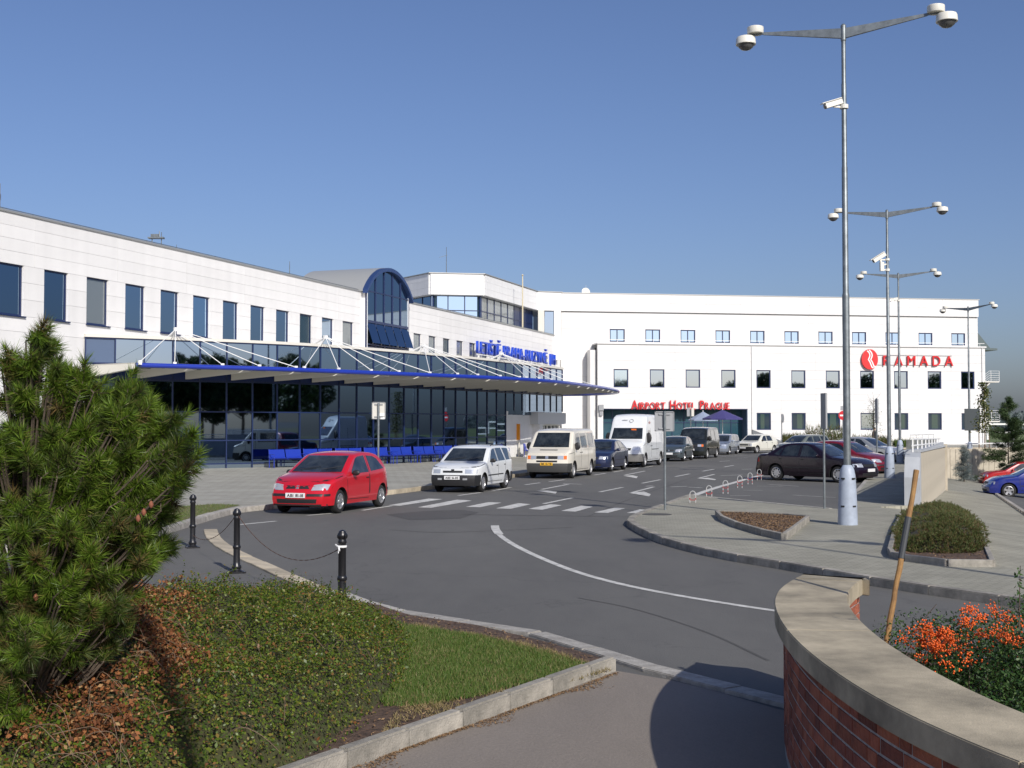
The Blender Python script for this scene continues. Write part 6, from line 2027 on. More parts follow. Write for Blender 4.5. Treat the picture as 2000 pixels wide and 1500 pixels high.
# --- person by the hotel
def person(p, facing, label):
    verts = {'pelvis': (0, 0, .95), 'chest': (0, 0, 1.28), 'neck': (0, .0, 1.50), 'head': (0, -.02, 1.66), 'top': (0, -.01, 1.74),
             'shl': (.19, 0, 1.42), 'ell': (.25, -.02, 1.13), 'wrl': (.24, -.14, .92), 'hal': (.24, -.2, .86),
             'shr': (-.19, 0, 1.42), 'elr': (-.26, .02, 1.14), 'wrr': (-.25, -.08, .90), 'har': (-.25, -.12, .83),
             'hil': (.10, 0, .90), 'knl': (.12, -.10, .50), 'anl': (.12, -.02, .09), 'tol': (.13, -.17, .04),
             'hir': (-.10, 0, .90), 'knr': (-.12, .02, .50), 'anr': (-.12, .14, .10), 'tor': (-.12, .0, .04)}
    rad = {'pelvis': .14, 'chest': .15, 'neck': .055, 'head': .085, 'top': .06, 'shl': .07, 'ell': .05, 'wrl': .035, 'hal': .035, 'shr': .07, 'elr': .05, 'wrr': .035, 'har': .035,
           'hil': .09, 'knl': .065, 'anl': .045, 'tol': .035, 'hir': .09, 'knr': .065, 'anr': .045, 'tor': .035}
    E = [('pelvis', 'chest'), ('chest', 'neck'), ('neck', 'head'), ('head', 'top'), ('chest', 'shl'), ('shl', 'ell'), ('ell', 'wrl'), ('wrl', 'hal'), ('chest', 'shr'), ('shr', 'elr'), ('elr', 'wrr'), ('wrr', 'har'),
         ('pelvis', 'hil'), ('hil', 'knl'), ('knl', 'anl'), ('anl', 'tol'), ('pelvis', 'hir'), ('hir', 'knr'), ('knr', 'anr'), ('anr', 'tor')]
    nm = list(verts)
    me = bpy.data.meshes.new('person')
    me.from_pydata([verts[k] for k in nm], [(nm.index(a), nm.index(b_)) for a, b_ in E], [])
    o = bpy.data.objects.new('person_tmp', me); COL.objects.link(o)
    o.modifiers.new('s', 'SKIN')
    for i, k in enumerate(nm):
        me.skin_vertices[0].data[i].radius = (rad[k], rad[k] * .8)
    me.skin_vertices[0].data[0].use_root = True
    sb_ = o.modifiers.new('u', 'SUBSURF'); sb_.levels = 1; sb_.render_levels = 1
    dg = bpy.context.evaluated_depsgraph_get()
    m2 = bpy.data.meshes.new_from_object(o.evaluated_get(dg))
    bpy.data.objects.remove(o)
    for m in (mat('dark_jacket', (0.02, 0.022, 0.03), .9), mat('skin', (0.45, 0.25, 0.17), .6), mat('dark_trousers', (0.03, 0.03, 0.04), .9)): m2.materials.append(m)
    for pl in m2.polygons:
        z = pl.center.z
        pl.material_index = 1 if (z > 1.53 or (z < .92 and abs(pl.center.x) > .2)) else (0 if z > .95 else 2)
    smooth(m2, 60)
    r_ = empty('person', (p[0], p[1], .115), facing, label, 'person')
    link('body', m2, r_)
    q = MB(); q.lathe([(.01, .10), (.07, .08), (.095, .02), (.088, -.04), (.06, -.07)], 12, c=(0, .012, 1.70)); q.obj('hair', mat('dark_hair', (0.03, 0.02, 0.015), .8), r_, sm=True)
person(lampxy(1708, 107.5), R(20), 'person in dark clothes standing before the hotel shrubs')
# ================================================================ plants
M_NEEDLE = leafmat('pine_needles', [(0.0, (0.055, 0.10, 0.010)), (0.5, (0.105, 0.18, 0.018)), (0.85, (0.17, 0.26, 0.03)), (1.0, (0.24, 0.23, 0.06))], .4, .25)
M_COTO = leafmat('cotoneaster_leaves', [(0.0, (0.04, 0.075, 0.008)), (0.45, (0.095, 0.15, 0.014)), (0.75, (0.165, 0.205, 0.025)), (0.88, (0.22, 0.16, 0.04)), (1.0, (0.22, 0.085, 0.035))], .4, .3)
M_DEAD = leafmat('dead_orange_leaves', [(0.0, (0.07, 0.028, 0.012)), (0.5, (0.19, 0.065, 0.022)), (0.85, (0.30, 0.12, 0.04)), (1.0, (0.36, 0.24, 0.11))], .8, .15)
M_TREE = leafmat('tree_leaves', [(0.0, (0.025, 0.05, 0.012)), (0.6, (0.045, 0.08, 0.018)), (1.0, (0.08, 0.12, 0.03))], .5, .25)
M_PYRA = leafmat('pyracantha_leaves', [(0.0, (0.015, 0.045, 0.010)), (0.6, (0.035, 0.085, 0.016)), (1.0, (0.085, 0.14, 0.04))], .5, .12)
M_JUNI = leafmat('low_conifer_foliage', [(0.0, (0.05, 0.075, 0.02)), (0.5, (0.09, 0.12, 0.03)), (0.8, (0.12, 0.09, 0.035)), (1.0, (0.13, 0.06, 0.035))], .6, .15)
M_BERRY = mat('orange_berries', (0.80, 0.13, 0.012), .35)
M_TWIG = mat('dry_twig', (0.19, 0.13, 0.085), .9)

def unit(v): return v / (np.linalg.norm(v, axis=-1, keepdims=True) + 1e-9)

# ---- the big pine shrub at the left
PC = np.array([-2.80, 7.35, 0.0])
pine = empty('pine_shrub', tuple(PC), 0, 'large bushy pine with long needles filling the left edge', 'pine')
tips = []
def tip_px(u, v, D, up=.75):
    x = (u - 1000) / FPX * D
    z = EYE - (v - 830) * D / FPX
    tips.append((np.array([x, D, z]), up))
for u, v in [(85, 628), (98, 668), (60, 690), (110, 712), (70, 735), (8, 680), (25, 720), (150, 722), (165, 705), (158, 750), (215, 770), (262, 725), (276, 760), (240, 790), (294, 775), (300, 800), (318, 825),
             (368, 806), (347, 818), (378, 848), (386, 884), (360, 862), (364, 905), (340, 880), (352, 930), (330, 940), (300, 930), (325, 900), (120, 760), (190, 800), (205, 745), (40, 760), (130, 800), (10, 775),
             (285, 850), (250, 850), (310, 960), (280, 985), (255, 1020), (268, 1060), (245, 1100), (255, 1140), (290, 900), (222, 1150), (170, 1180)]:
    tip_px(u, v, 7.35 + random.uniform(-.35, .25))
for u, v in [(20, 1310), (10, 1370), (-20, 1340), (60, 1260), (15, 1250), (110, 1240), (45, 1210)]:
    tip_px(u, v, 6.5 + random.uniform(-.2, .2), .5)
LIMU = [-400, 0, 60, 100, 130, 170, 215, 260, 300, 340, 385, 400]
LIMV = [700, 690, 665, 635, 720, 725, 775, 735, 785, 815, 835, 900]
heads = [(p, 0) for p, _ in tips]
blobs = [((-2.95, 7.45, 1.45), (.90, .80, .85), 150), ((-2.36, 7.35, 1.86), (.42, .42, .38), 48), ((-2.34, 7.3, 1.5), (.34, .4, .38), 26), ((-2.8, 7.3, 2.3), (.17, .2, .36), 9), ((-2.27, 7.3, 2.12), (.2, .25, .24), 8),
         ((-2.55, 7.3, 1.15), (.38, .45, .30), 28), ((-2.95, 7.45, 1.4), (.6, .55, .6), 60)]
for cc, rr3, nn_ in blobs:
    got = []
    tries = 0
    while len(got) < nn_ and tries < 6000:
        tries += 1
        d = RNG.normal(0, 1, 3); d /= np.linalg.norm(d)
        p = np.array(cc) + d * np.array(rr3) * RNG.uniform(.85, 1.0)
        u = 1000 + FPX * p[0] / p[1]; v = 830 - (p[2] - EYE) * FPX / p[1]
        if v < np.interp(u, LIMU, LIMV) + 8 or u > 384 or (v > 1080 and u > 262) or p[2] < .80: continue
        if any(np.linalg.norm(p - g) < .122 for g, _ in heads[-260:]): continue
        got.append(p); heads.append((p, 1))
tips = []
for hp, kind_ in heads:
    out = hp - np.array([-2.95, 7.5, max(.5, hp[2] - .5)]); out[2] = 0
    o_ = out / (np.linalg.norm(out) + 1e-6)
    main = unit(o_ * .55 + np.array([0, 0, .62]) + RNG.normal(0, .15, 3))
    ns_ = RNG.integers(4, 8)
    tips.append((hp, main, 1.0))
    for j in range(ns_):
        sd_ = unit(np.cross(main, RNG.normal(0, 1, 3)))
        ax = unit(main * .75 + sd_ * RNG.uniform(.45, .9))
        q_ = hp - main * RNG.uniform(.04, .18) + ax * RNG.uniform(.05, .12)
        u = 1000 + FPX * q_[0] / q_[1]; v = 830 - (q_[2] - EYE) * FPX / q_[1]
        if v < np.interp(u, LIMU, LIMV) - 6 or u > 392: continue
        tips.append((q_, ax, .8))
NP, ND, NL, NC = [], [], [], []
br = MB()
base_r = np.array([-2.95, 7.5, 0.0])
for p, ax, sc1 in tips:
    Ls = RNG.uniform(.10, .25) * sc1
    cls_ = int(RNG.choice(3, p=[.70, .26, .04])) if p[2] > 1.15 else int(RNG.choice(3, p=[.42, .48, .10]))
    n = int(150 * Ls / .18)
    s = RNG.uniform(0, 1, n) ** .8
    a = unit(np.cross(ax, RNG.normal(0, 1, (n, 3))))
    ang = np.interp(s, [0, .8, 1], [1.2, .9, .45]) + RNG.normal(0, .1, n)
    NP.append(p - ax * (1 - s)[:, None] * Ls)
    ND.append(ax * np.cos(ang)[:, None] + a * np.sin(ang)[:, None])
    NL.append(RNG.uniform(.06, .10, n) * RNG.uniform(.8, 1.15)); NC.append(np.full(n, cls_))
    q0 = p - ax * Ls
    inner = q0 * .35 + np.array([-2.95, 7.5, q0[2] * .75]) * .65
    inner[2] -= .12
    br.tube([Vector(q0 * .55 + inner * .45 - np.array([0, 0, .04])), Vector(q0 * .8 + inner * .2 - np.array([0, 0, .03])), Vector(q0), Vector(p)], [.008, .007, .005, .003], 4)
NP, ND, NL, NC = map(np.concatenate, (NP, ND, NL, NC))
M_NEEDLE2 = leafmat('old_pine_needles', [(0.0, (0.028, 0.052, 0.008)), (0.7, (0.055, 0.085, 0.013)), (1.0, (0.11, 0.10, 0.03))], .5, .15)
M_NEEDLE3 = leafmat('dry_pine_needles', [(0.0, (0.05, 0.06, 0.014)), (0.6, (0.12, 0.10, 0.03)), (1.0, (0.20, 0.11, 0.04))], .7, .1)
for ci_, (nm_, mm_) in enumerate((('fresh_needles', M_NEEDLE), ('old_needles', M_NEEDLE2), ('dry_needles', M_NEEDLE3))):
    g_ = NC == ci_
    blades(nm_, NP[g_], ND[g_], NL[g_], np.full(g_.sum(), .0056), mm_, pine, kind='stuff').matrix_parent_inverse = Matrix.Translation(-pine.location)
o = br.obj('branches', M_BARK, pine, kind='stuff'); o.matrix_parent_inverse = Matrix.Translation(-pine.location)
q = MB()
for dx, dy in ((0, 0), (.35, -.1), (-.4, .15), (.15, .4), (-.15, -.45)):
    q.tube([(-2.95, 7.5, 0), (-2.95 + dx * .5, 7.5 + dy * .5, .7), (-2.95 + dx, 7.5 + dy, 1.3), (-2.95 + dx * 1.2, 7.5 + dy * 1.2, 2.0)], [.05, .04, .028, .01], 7)
o = q.obj('trunk', M_BARK, pine); o.matrix_parent_inverse = Matrix.Translation(-pine.location)
q = MB()
for u, v in [(297, 985), (283, 1000), (272, 1012), (30, 1140), (20, 1170), (75, 1165), (50, 1270)]:
    p = ground(u, v, 0); D = 6.9
    q.lathe([(.003, -.02), (.012, -.01), (.014, .003), (.008, .016), (.002, .022)], 8, c=((u - 1000) / FPX * D, D, EYE - (v - 830) * D / FPX))
o = q.obj('cones', mat('brown_cone', (0.22, 0.075, 0.04), .8), pine, sm=True, kind='stuff'); o.matrix_parent_inverse = Matrix.Translation(-pine.location)

# ---- cotoneaster mound
mp = [(-5.6, 5.4), (-3.6, 5.6), (-2.3, 6.1), (-1.55, 6.9), (-1.15, 7.9), (-.93, 9.0), (-.85, 10.2), (-.92, 11.4), (-1.15, 12.6), (-1.8, 13.3), (-2.9, 13.4), (-4.2, 13.1), (-5.6, 12.4)]
mps = [(p.x, p.y) for p in spline(mp + [mp[0]], 4)]
def dist_poly(P, poly):
    d = np.full(len(P), 1e9)
    for i in range(len(poly)):
        a = np.array(poly[i]); b_ = np.array(poly[(i + 1) % len(poly)])
        ab = b_ - a; t = np.clip(((P - a) @ ab) / (ab @ ab + 1e-12), 0, 1)
        d = np.minimum(d, np.linalg.norm(P - a - t[:, None] * ab, axis=1))
    return d
def mound_h(P):
    d = dist_poly(P, mps)
    x, y = P[:, 0], P[:, 1]
    lump = .15 * np.sin(x * 2.6 + y * 1.1) * np.cos(y * 1.9 - x) + .07 * np.sin(x * 8 + 2 + np.sin(y * 3)) * np.sin(y * 7 + np.cos(x * 4)) + .04 * np.sin(x * 19 + y * 11) * np.cos(y * 15 - x * 5)
    return (.60 + lump) * (1 - np.exp(-(d / .34) ** .9)) * (1 - .42 * np.clip((y - 10.6) / 2.2, 0, 1))
mound = empty('shrub_mound', (-2.6, 9.2, 0), 0, 'spreading cotoneaster mound with small green leaves and a patch gone orange', 'shrub')
inv = Matrix.Translation(-mound.location)
N = 185000
P3 = scatter_poly(mps, N, 0)
P = P3[:, :2]
h = mound_h(P)
e = .03
gx = (mound_h(P + [e, 0]) - mound_h(P - [e, 0])) / (2 * e); gy = (mound_h(P + [0, e]) - mound_h(P - [0, e])) / (2 * e)
Nn = unit(np.c_[-gx, -gy, np.ones(len(P))])
dep = RNG.exponential(.055, len(P))
C = np.c_[P, .05 + h] - Nn * np.minimum(dep, .18)[:, None] + RNG.normal(0, .012, (len(P), 3))
# ragged sprays standing proud of the surface
spr = RNG.choice(len(P), 2600)
ex, exn = [], []
for i in spr:
    d = unit(Nn[i] + RNG.normal(0, .5, 3) + [0, 0, .25]); L_ = RNG.uniform(.05, .17)
    n = int(L_ / .010)
    ex.append(C[i] + d * np.linspace(0, L_, n)[:, None] + RNG.normal(0, .006, (n, 3))); exn.append(np.tile(d, (n, 1)))
C = np.r_[C, np.concatenate(ex)]; Nn = np.r_[Nn, np.concatenate(exn)]
# orange band
def band_w(C):
    cx = np.interp(C[:, 1], [6.3, 6.7, 7.3, 8.1, 9.5, 11.3], [-2.62, -2.5, -2.32, -2.38, -2.85, -3.35]) + .10 * np.sin(C[:, 1] * 4)
    wd = np.interp(C[:, 1], [6.2, 6.9, 7.5, 9, 10.5, 11.6], [.12, .42, .40, .40, .30, .1])
    return np.abs(C[:, 0] - cx) / wd
bw = band_w(C)
orange = (bw + RNG.normal(0, .38, len(C)) < .72) & (np.sin(C[:, 0] * 9 + C[:, 1] * 5) + RNG.normal(0, .7, len(C)) > -.55) & (C[:, 1] < 11.8) & (C[:, 1] > 6.45)
g = ~orange
o = leaves('leaves', C[g], Nn[g], RNG.uniform(.006, .013, g.sum()) * np.where(RNG.uniform(0, 1, g.sum()) > .86, 1.6, 1.0), M_COTO, asp=.6, rnd=.55, parent=mound, kind='stuff'); o.matrix_parent_inverse = inv
oc = C[orange]
o = leaves('dead_leaves', oc + Nn[orange] * .03, Nn[orange], RNG.uniform(.008, .019, len(oc)), M_DEAD, asp=.65, rnd=.8, parent=mound, kind='stuff'); o.matrix_parent_inverse = inv
q = MB()
for i in range(85):
    y = RNG.uniform(6.0, 8.6); x = -2.45 - .95 * (y - 6.6) / 4.6 + RNG.normal(.05, .40)
    p = np.array([[x, y]]); hz = mound_h(p)[0] + .07
    a = RNG.normal(.5, .7); L_ = RNG.uniform(.12, .42)
    dx, dy = math.cos(a) * L_, -abs(math.sin(a)) * L_ * .6
    k3 = spline([(x, y, hz), (x + dx * .3 + RNG.normal(0, .02), y + dy * .3, hz + RNG.uniform(.02, .06)), (x + dx * .7, y + dy * .7 + RNG.normal(0, .02), hz + RNG.uniform(.0, .05)), (x + dx, y + dy, hz + RNG.uniform(-.12, .0))], 3)
    q.tube(k3, [.0030 - .0018 * i_ / (len(k3) - 1) for i_ in range(len(k3))], 4)
for i in range(150):
    j = RNG.integers(len(P)); a = RNG.uniform(0, 6.3); L_ = RNG.uniform(.06, .22)
    z = .06 + h[j]
    q.tube([(P[j, 0], P[j, 1], z - .02), (P[j, 0] + math.cos(a) * L_ * .5, P[j, 1] + math.sin(a) * L_ * .5, z + L_ * .5), (P[j, 0] + math.cos(a) * L_, P[j, 1] + math.sin(a) * L_, z + L_ * .55)], [.003, .002, .001], 3)
o = q.obj('twigs', M_TWIG, mound, kind='stuff'); o.matrix_parent_inverse = inv
# dark body under the leaves
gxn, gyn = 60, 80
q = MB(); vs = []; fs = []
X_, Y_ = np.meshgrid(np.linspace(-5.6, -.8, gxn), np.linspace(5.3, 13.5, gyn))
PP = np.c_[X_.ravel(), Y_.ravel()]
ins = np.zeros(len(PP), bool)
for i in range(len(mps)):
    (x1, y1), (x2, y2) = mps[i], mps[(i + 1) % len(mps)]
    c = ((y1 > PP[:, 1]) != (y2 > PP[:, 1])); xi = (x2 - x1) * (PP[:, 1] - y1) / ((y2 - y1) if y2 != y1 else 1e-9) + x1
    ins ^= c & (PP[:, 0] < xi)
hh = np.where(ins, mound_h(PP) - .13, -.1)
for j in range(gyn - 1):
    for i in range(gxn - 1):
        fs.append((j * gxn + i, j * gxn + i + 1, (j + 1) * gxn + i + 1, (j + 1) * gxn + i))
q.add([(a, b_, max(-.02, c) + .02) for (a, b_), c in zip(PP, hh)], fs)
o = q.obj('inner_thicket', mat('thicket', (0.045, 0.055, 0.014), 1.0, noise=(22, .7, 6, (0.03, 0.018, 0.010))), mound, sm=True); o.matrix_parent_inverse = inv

# ---- generic broadleaf trees (stand outside the frame, seen mirrored in the glass)
def tree_parts(seed, H, cr, n, lm, leaf=.13):
    rg = np.random.default_rng(seed)
    q = MB(); q.tube([(0, 0, 0), (.1, 0, H * .25), (0, .1, H * .5), (.1, 0, H * .85)], [.18, .14, .09, .03], 8)
    cl = []
    for i in range(26):
        d = unit(rg.normal(0, 1, 3)); d[2] = abs(d[2]) * .9 - .25
        c = np.array([0, 0, H * .52]) + d * np.array([cr, cr, H * .42]) * rg.uniform(.45, 1)
        cl.append((c, rg.uniform(.5, 1.1) * cr * .42))
        q.tube([(0, 0, H * rg.uniform(.25, .5)), tuple(c * [.5, .5, .9]), tuple(c)], [.05, .03, .01], 5)
    C, Nn = [], []
    for c, r_ in cl:
        m_ = n // len(cl)
        d = unit(rg.normal(0, 1, (m_, 3)))
        C.append(c + d * r_ * rg.uniform(.5, 1.05, m_)[:, None] ** .5); Nn.append(d)
    return q.mesh('trunk', M_BARK, True), np.concatenate(C), np.concatenate(Nn)
protos = []
for s in (1, 2):
    tm, C, Nn = tree_parts(s, 9.5, 3.9, 15000, None)
    o = leaves('crown', C, Nn, RNG.uniform(.14, .27, len(C)), M_TREE, asp=.6, rnd=.6)
    protos.append((tm, o.data)); bpy.data.objects.remove(o)
tl = [(85, 50, 1.3), (92, 35, 1.4), (98, 20, 1.3), (104, 5, 1.4), (88, 5, 1.2), (112, -10, 1.4), (76, -5, 1.2), (70, 10, 1.2), (96, 60, 1.4), (108, 40, 1.5), (39, 12, 1.1), (43, 22, 1.0), (49, 38, 1.05), (60, 49, 1.1), (34, 3, 1.0), (47, 11, 1.2), (52, 26, 1.25), (27, -21, 1.1), (31, -9, 1.1), (38, -12, 1.3), (36, 8, 1.0), (42, 17, 1.15), (44, 27, .9), (53, 33, 1.2), (55, 44, 1.0), (64, 52, 1.25), (68, 64, 1.0), (33, -3, 1.1), (30, -16, .95), (50, 5, 1.3), (60, 20, 1.3), (22, -26, 1.1), (74, 40, 1.2)]
for i, (x, y, s) in enumerate(tl):
    tm, cm = protos[i % 2]
    r_ = empty('broadleaf_tree', (x, y, 0), i * 1.3, 'leafy tree right of the frame, seen mirrored in the dark glass hall', 'tree', 'trees mirrored in the glass')
    r_.scale = (s, s, s)
    a = link('trunk', tm, r_); a = link('crown', cm, r_)

# ---- conifers and shrubs by the right-hand walls
def conifer(loc, H, R0, n, m, label, name='conifer', leafs=.05, whorl=8, sparse=1.0, group=None, cat='tree'):
    root = empty(name, loc, 0, label, cat, group)
    q = MB(); q.tube([(0, 0, 0), (0, 0, H)], [.05, .008], 6)
    P_, D_ = [], []
    nb = int(H * whorl)
    for k in range(nb):
        t = (k + .5) / nb
        z = H * (.04 + .94 * t)
        L_ = R0 * (1 - t) ** .8 * RNG.uniform(.6, 1.1) + .05
        a = RNG.uniform(0, 2 * math.pi)
        d = np.array([math.cos(a), math.sin(a), RNG.uniform(-.05, .35)])
        q.tube([(0, 0, z), tuple(np.array([0, 0, z]) + d * L_)], [.012, .004], 4)
        m_ = int(n / nb * (.4 + L_ / R0))
        s = RNG.uniform(.15, 1, m_)
        P_.append(np.array([0, 0, z]) + d * (L_ * s)[:, None] + RNG.normal(0, .085 * sparse, (m_, 3)))
        D_.append(d + RNG.normal(0, .5, (m_, 3)))
    q.obj('trunk', M_BARK, root)
    P_, D_ = np.concatenate(P_), np.concatenate(D_)
    blades('crown', P_, D_, RNG.uniform(.6, 1.3, len(P_)) * leafs * 2, np.full(len(P_), leafs * .35), m, root)
    return root
M_CON = leafmat('dark_conifer', [(0.0, (0.02, 0.045, 0.015)), (1.0, (0.055, 0.09, 0.025))], .6, .1)
M_CONB = leafmat('blue_conifer', [(0.0, (0.10, 0.13, 0.13)), (1.0, (0.19, 0.23, 0.22))], .7, .1)
conifer(lampxy(1968, 73) + (slope_z(*lampxy(1968, 73)),), 5.3, 2.0, 30000, M_CON, 'sparse dark conifer standing behind the red car at the right edge', leafs=.08, whorl=11)
conifer(lampxy(1881, 70) + (slope_z(*lampxy(1881, 70)),), 2.0, .55, 7000, M_CONB, 'small blue-grey conifer against the ribbed wall', leafs=.05, whorl=20)
# slim young tree with stakes
yt = empty('young_tree', (*lampxy(1922, 78), .1), 0, 'slim young tree with stakes at the right end of the hotel', 'tree')
q = MB(); q.tube([(0, 0, 0), (.05, 0, 2), (-.05, 0, 4.6)], [.05, .03, .01], 6)
for s in (-.35, .3): q.tube([(s, 0, 0), (s, 0, 1.7)], .03, 6)
q.obj('trunk', M_TWIG, yt)
t = RNG.uniform(0, 1, 1500)
C = np.c_[RNG.normal(0, .30, 1500) * (1.15 - t), RNG.normal(0, .25, 1500), 1.5 + 3.2 * t]
C[:, 0] += .12 * np.sin(C[:, 2] * 5)
leaves('crown', C, np.tile([0, -1., .3], (1500, 1)), RNG.uniform(.04, .075, 1500), leafmat('olive_leaves', [(0, (.04, .06, .015)), (.7, (.10, .12, .03)), (1, (.20, .16, .05))], .6, .2), asp=.7, parent=yt)
# bare young tree before the hotel
bt = empty('bare_tree', (*lampxy(1705, 104), .1), 0, 'thin nearly bare young tree beside the person at the hotel wall', 'tree')
q = MB()
q.tube([(0, 0, 0), (0, 0, 2.2), (.05, 0, 4.3)], [.06, .04, .01], 6)
for i in range(60):
    z = RNG.uniform(1.3, 4.0); a = RNG.uniform(0, 6.3); L_ = RNG.uniform(.3, .9)
    q.tube([(0, 0, z), (math.cos(a) * L_ * .5, math.sin(a) * L_ * .5, z + L_ * .5), (math.cos(a) * L_ * .8, math.sin(a) * L_ * .8, z + L_)], [.012, .008, .003], 3)
q.obj('branches', M_BARK, bt)
C = RNG.normal(0, 1, (500, 3)) * [.35, .3, .9] + [0, 0, 2.4]
leaves('foliage', C, np.tile([0, -1., 0], (500, 1)), RNG.uniform(.03, .06, 500), M_TREE, asp=.6, parent=bt)
# hedge of low shrubs along the hotel
for i, (u0, u1, D, h_, lab, cc) in enumerate([(1528, 1570, 108, 1.15, 'low olive hedge at the hotel wall behind the ivory car', M_JUNI), (1572, 1655, 110, 1.9, 'row of feathery grasses at the hotel wall above the parked cars', M_JUNI),
                                       (1664, 1738, 109, 1.0, 'low green hedge at the hotel wall left of the lamps', M_JUNI), (1745, 1800, 110, .55, 'thin grass verge at the hotel foot behind the lamps', M_GRASS)]):
    x0, x1 = (u0 - 1000) / FPX * D, (u1 - 1000) / FPX * D
    n = 2600
    C = np.c_[RNG.uniform(x0, x1, n), D + RNG.uniform(-.5, .5, n), .1 + h_ * RNG.uniform(0, 1, n) ** .7 * (.75 + .25 * np.sin(RNG.uniform(x0, x1, n) * 3))]
    blades('hedge', C, np.c_[RNG.normal(0, .4, (n, 2)), np.ones(n)], RNG.uniform(.2, .45, n), np.full(n, .05), cc, label=lab, cat='hedge', kind='stuff', group='planting at the foot of the hotel')

# ---- low conifer shrub on the island
jb = empty('low_conifer_shrub', (0, 0, 0), 0, 'wide low conifer shrub turning brown in the kerbed bed on the island', 'shrub')
b2 = [(p.x, p.y) for p in BED2]
ctr = np.mean(b2, axis=0)
# shrub fills the far two thirds of the bed
sp = []
far = np.array(G2(1838, 1012, .1)); near = np.array(G2(1835, 1085, .1))
n = 5600
th = RNG.uniform(0, 2 * math.pi, n); rr_ = np.sqrt(RNG.uniform(0, 1, n))
cx = (far + near) / 2
wx = .56; wy = (far[1] - near[1]) / 2 * .92
rx = cx[0] + np.cos(th) * rr_ * wx * (1 + .08 * np.sin(th * 5)); ry = cx[1] + np.sin(th) * rr_ * wy
rz_ = .15 + .38 * (1 - rr_ ** 3) * (1 + .12 * np.sin(rx * 5) * np.cos(ry * 2))
jp = [G2(u_, v_, .1) for u_, v_ in [(1756, 1086), (1752, 1050), (1764, 1008), (1800, 1001), (1838, 1000), (1888, 1008), (1914, 1035), (1924, 1080), (1900, 1090), (1850, 1092), (1800, 1090)]]
Pj = scatter_poly(jp, n, 0.)
n = len(Pj); rx, ry = Pj[:, 0], Pj[:, 1]
dj = dist_poly(Pj[:, :2], jp)
rz_ = .12 + .34 * (1 - np.exp(-dj / .30)) * (1 + .12 * np.sin(rx * 5) * np.cos(ry * 2))
P_, D_, L_ = [], [], []
for i in range(n):
    o_ = np.array([rx[i] - cx[0], (ry[i] - cx[1]) * .6, 0]); o_ = o_ / (np.linalg.norm(o_) + .01)
    d = unit(o_ * RNG.uniform(.3, 1.0) + [0, 0, RNG.uniform(.3, 1)] + RNG.normal(0, .25, 3))
    l = RNG.uniform(.10, .20); m_ = 26
    s = np.linspace(0, 1, m_)
    droop = np.c_[np.zeros((m_, 2)), -.35 * l * s ** 2]
    base = np.array([rx[i], ry[i], max(.15, rz_[i] - .08)])
    P_.append(base + d * (s * l)[:, None] + droop); D_.append(d + RNG.normal(0, .55, (m_, 3))); L_.append(RNG.uniform(.02, .05, m_))
P_, D_, L_ = map(np.concatenate, (P_, D_, L_))
blades('foliage', P_, D_, L_ * 1.3, np.full(len(P_), .011), M_JUNI, jb, kind='stuff')
q = MB()
jc = np.mean(jp, axis=0); K_ = len(jp)
ring = lambda f_, z: [(jc[0] + (a[0] - jc[0]) * f_, jc[1] + (a[1] - jc[1]) * f_, z) for a in jp]
vs = ring(.90, .10) + ring(.82, .22) + ring(.62, .33) + ring(.35, .38) + [(jc[0], jc[1], .40)]
fs = [(r_ * K_ + k, r_ * K_ + (k + 1) % K_, (r_ + 1) * K_ + (k + 1) % K_, (r_ + 1) * K_ + k) for r_ in range(3) for k in range(K_)] + [(3 * K_ + k, 3 * K_ + (k + 1) % K_, 4 * K_) for k in range(K_)]
q.add(vs, fs); q.obj('inner_thicket', mat('thicket_brown', (0.035, 0.028, 0.014), 1.0), jb, sm=True)

# ---- horizon wood beyond the hotel on the right
n = 26000
X = RNG.uniform(110, 420, n)
C = np.c_[X, RNG.uniform(330, 420, n), RNG.uniform(0, 1, n) ** .6 * (4.6 + 1.2 * np.sin(X * .05) + .8 * np.sin(X * .21) + .4 * np.sin(X * .9)) - .5]
leaves('distant_wood', C, np.tile([0, -1., .4], (n, 1)), RNG.uniform(.35, .8, n), leafmat('haze_tinted_wood', [(0, (.075, .10, .10)), (1, (.12, .15, .145))], .9, .1), asp=.7, kind='stuff', label='hazy dark wood on the horizon right of the hotel', cat='wood')  # distance haze is mixed into the leaf colour
df = empty('distant_fence', label='white fence and low structures beyond the right-hand wall', cat='fence')
q = MB()
for k in range(16): q.box((58 + k * 3.2, 150, 1.3), (.25, .2, 2.0))
q.obj('post', M_ROD, df)
q = MB(); q.bar((58, 150, 2.2), (108, 150, 2.2), .2); q.bar((58, 150, 1.2), (108, 150, 1.2), .15); q.obj('rail', M_ROD, df)
# ================================================================ curved brick planter wall
bw_ = empty('brick_planter_wall', label='curved red brick planter wall with a broad sandstone cap in the right foreground', cat='wall')
outp = [(2.27, 9.58), (2.05, 9.12), (1.86, 8.62), (1.71, 8.05), (1.60, 7.40), (1.53, 6.70), (1.51, 6.00), (1.54, 5.30), (1.63, 4.70), (1.78, 4.15), (2.02, 3.60), (2.35, 3.10), (2.8, 2.65), (3.3, 2.3)]
oc_ = [Vector((p.x, p.y)) for p in spline(outp, 10)]          # outer edge of the cap, from the far end towards the camera
CT = .945; CH = .115; CWD = .47
def off(pts, d): return [Vector((p.x, p.y)) for p in offset2(pts, d)]
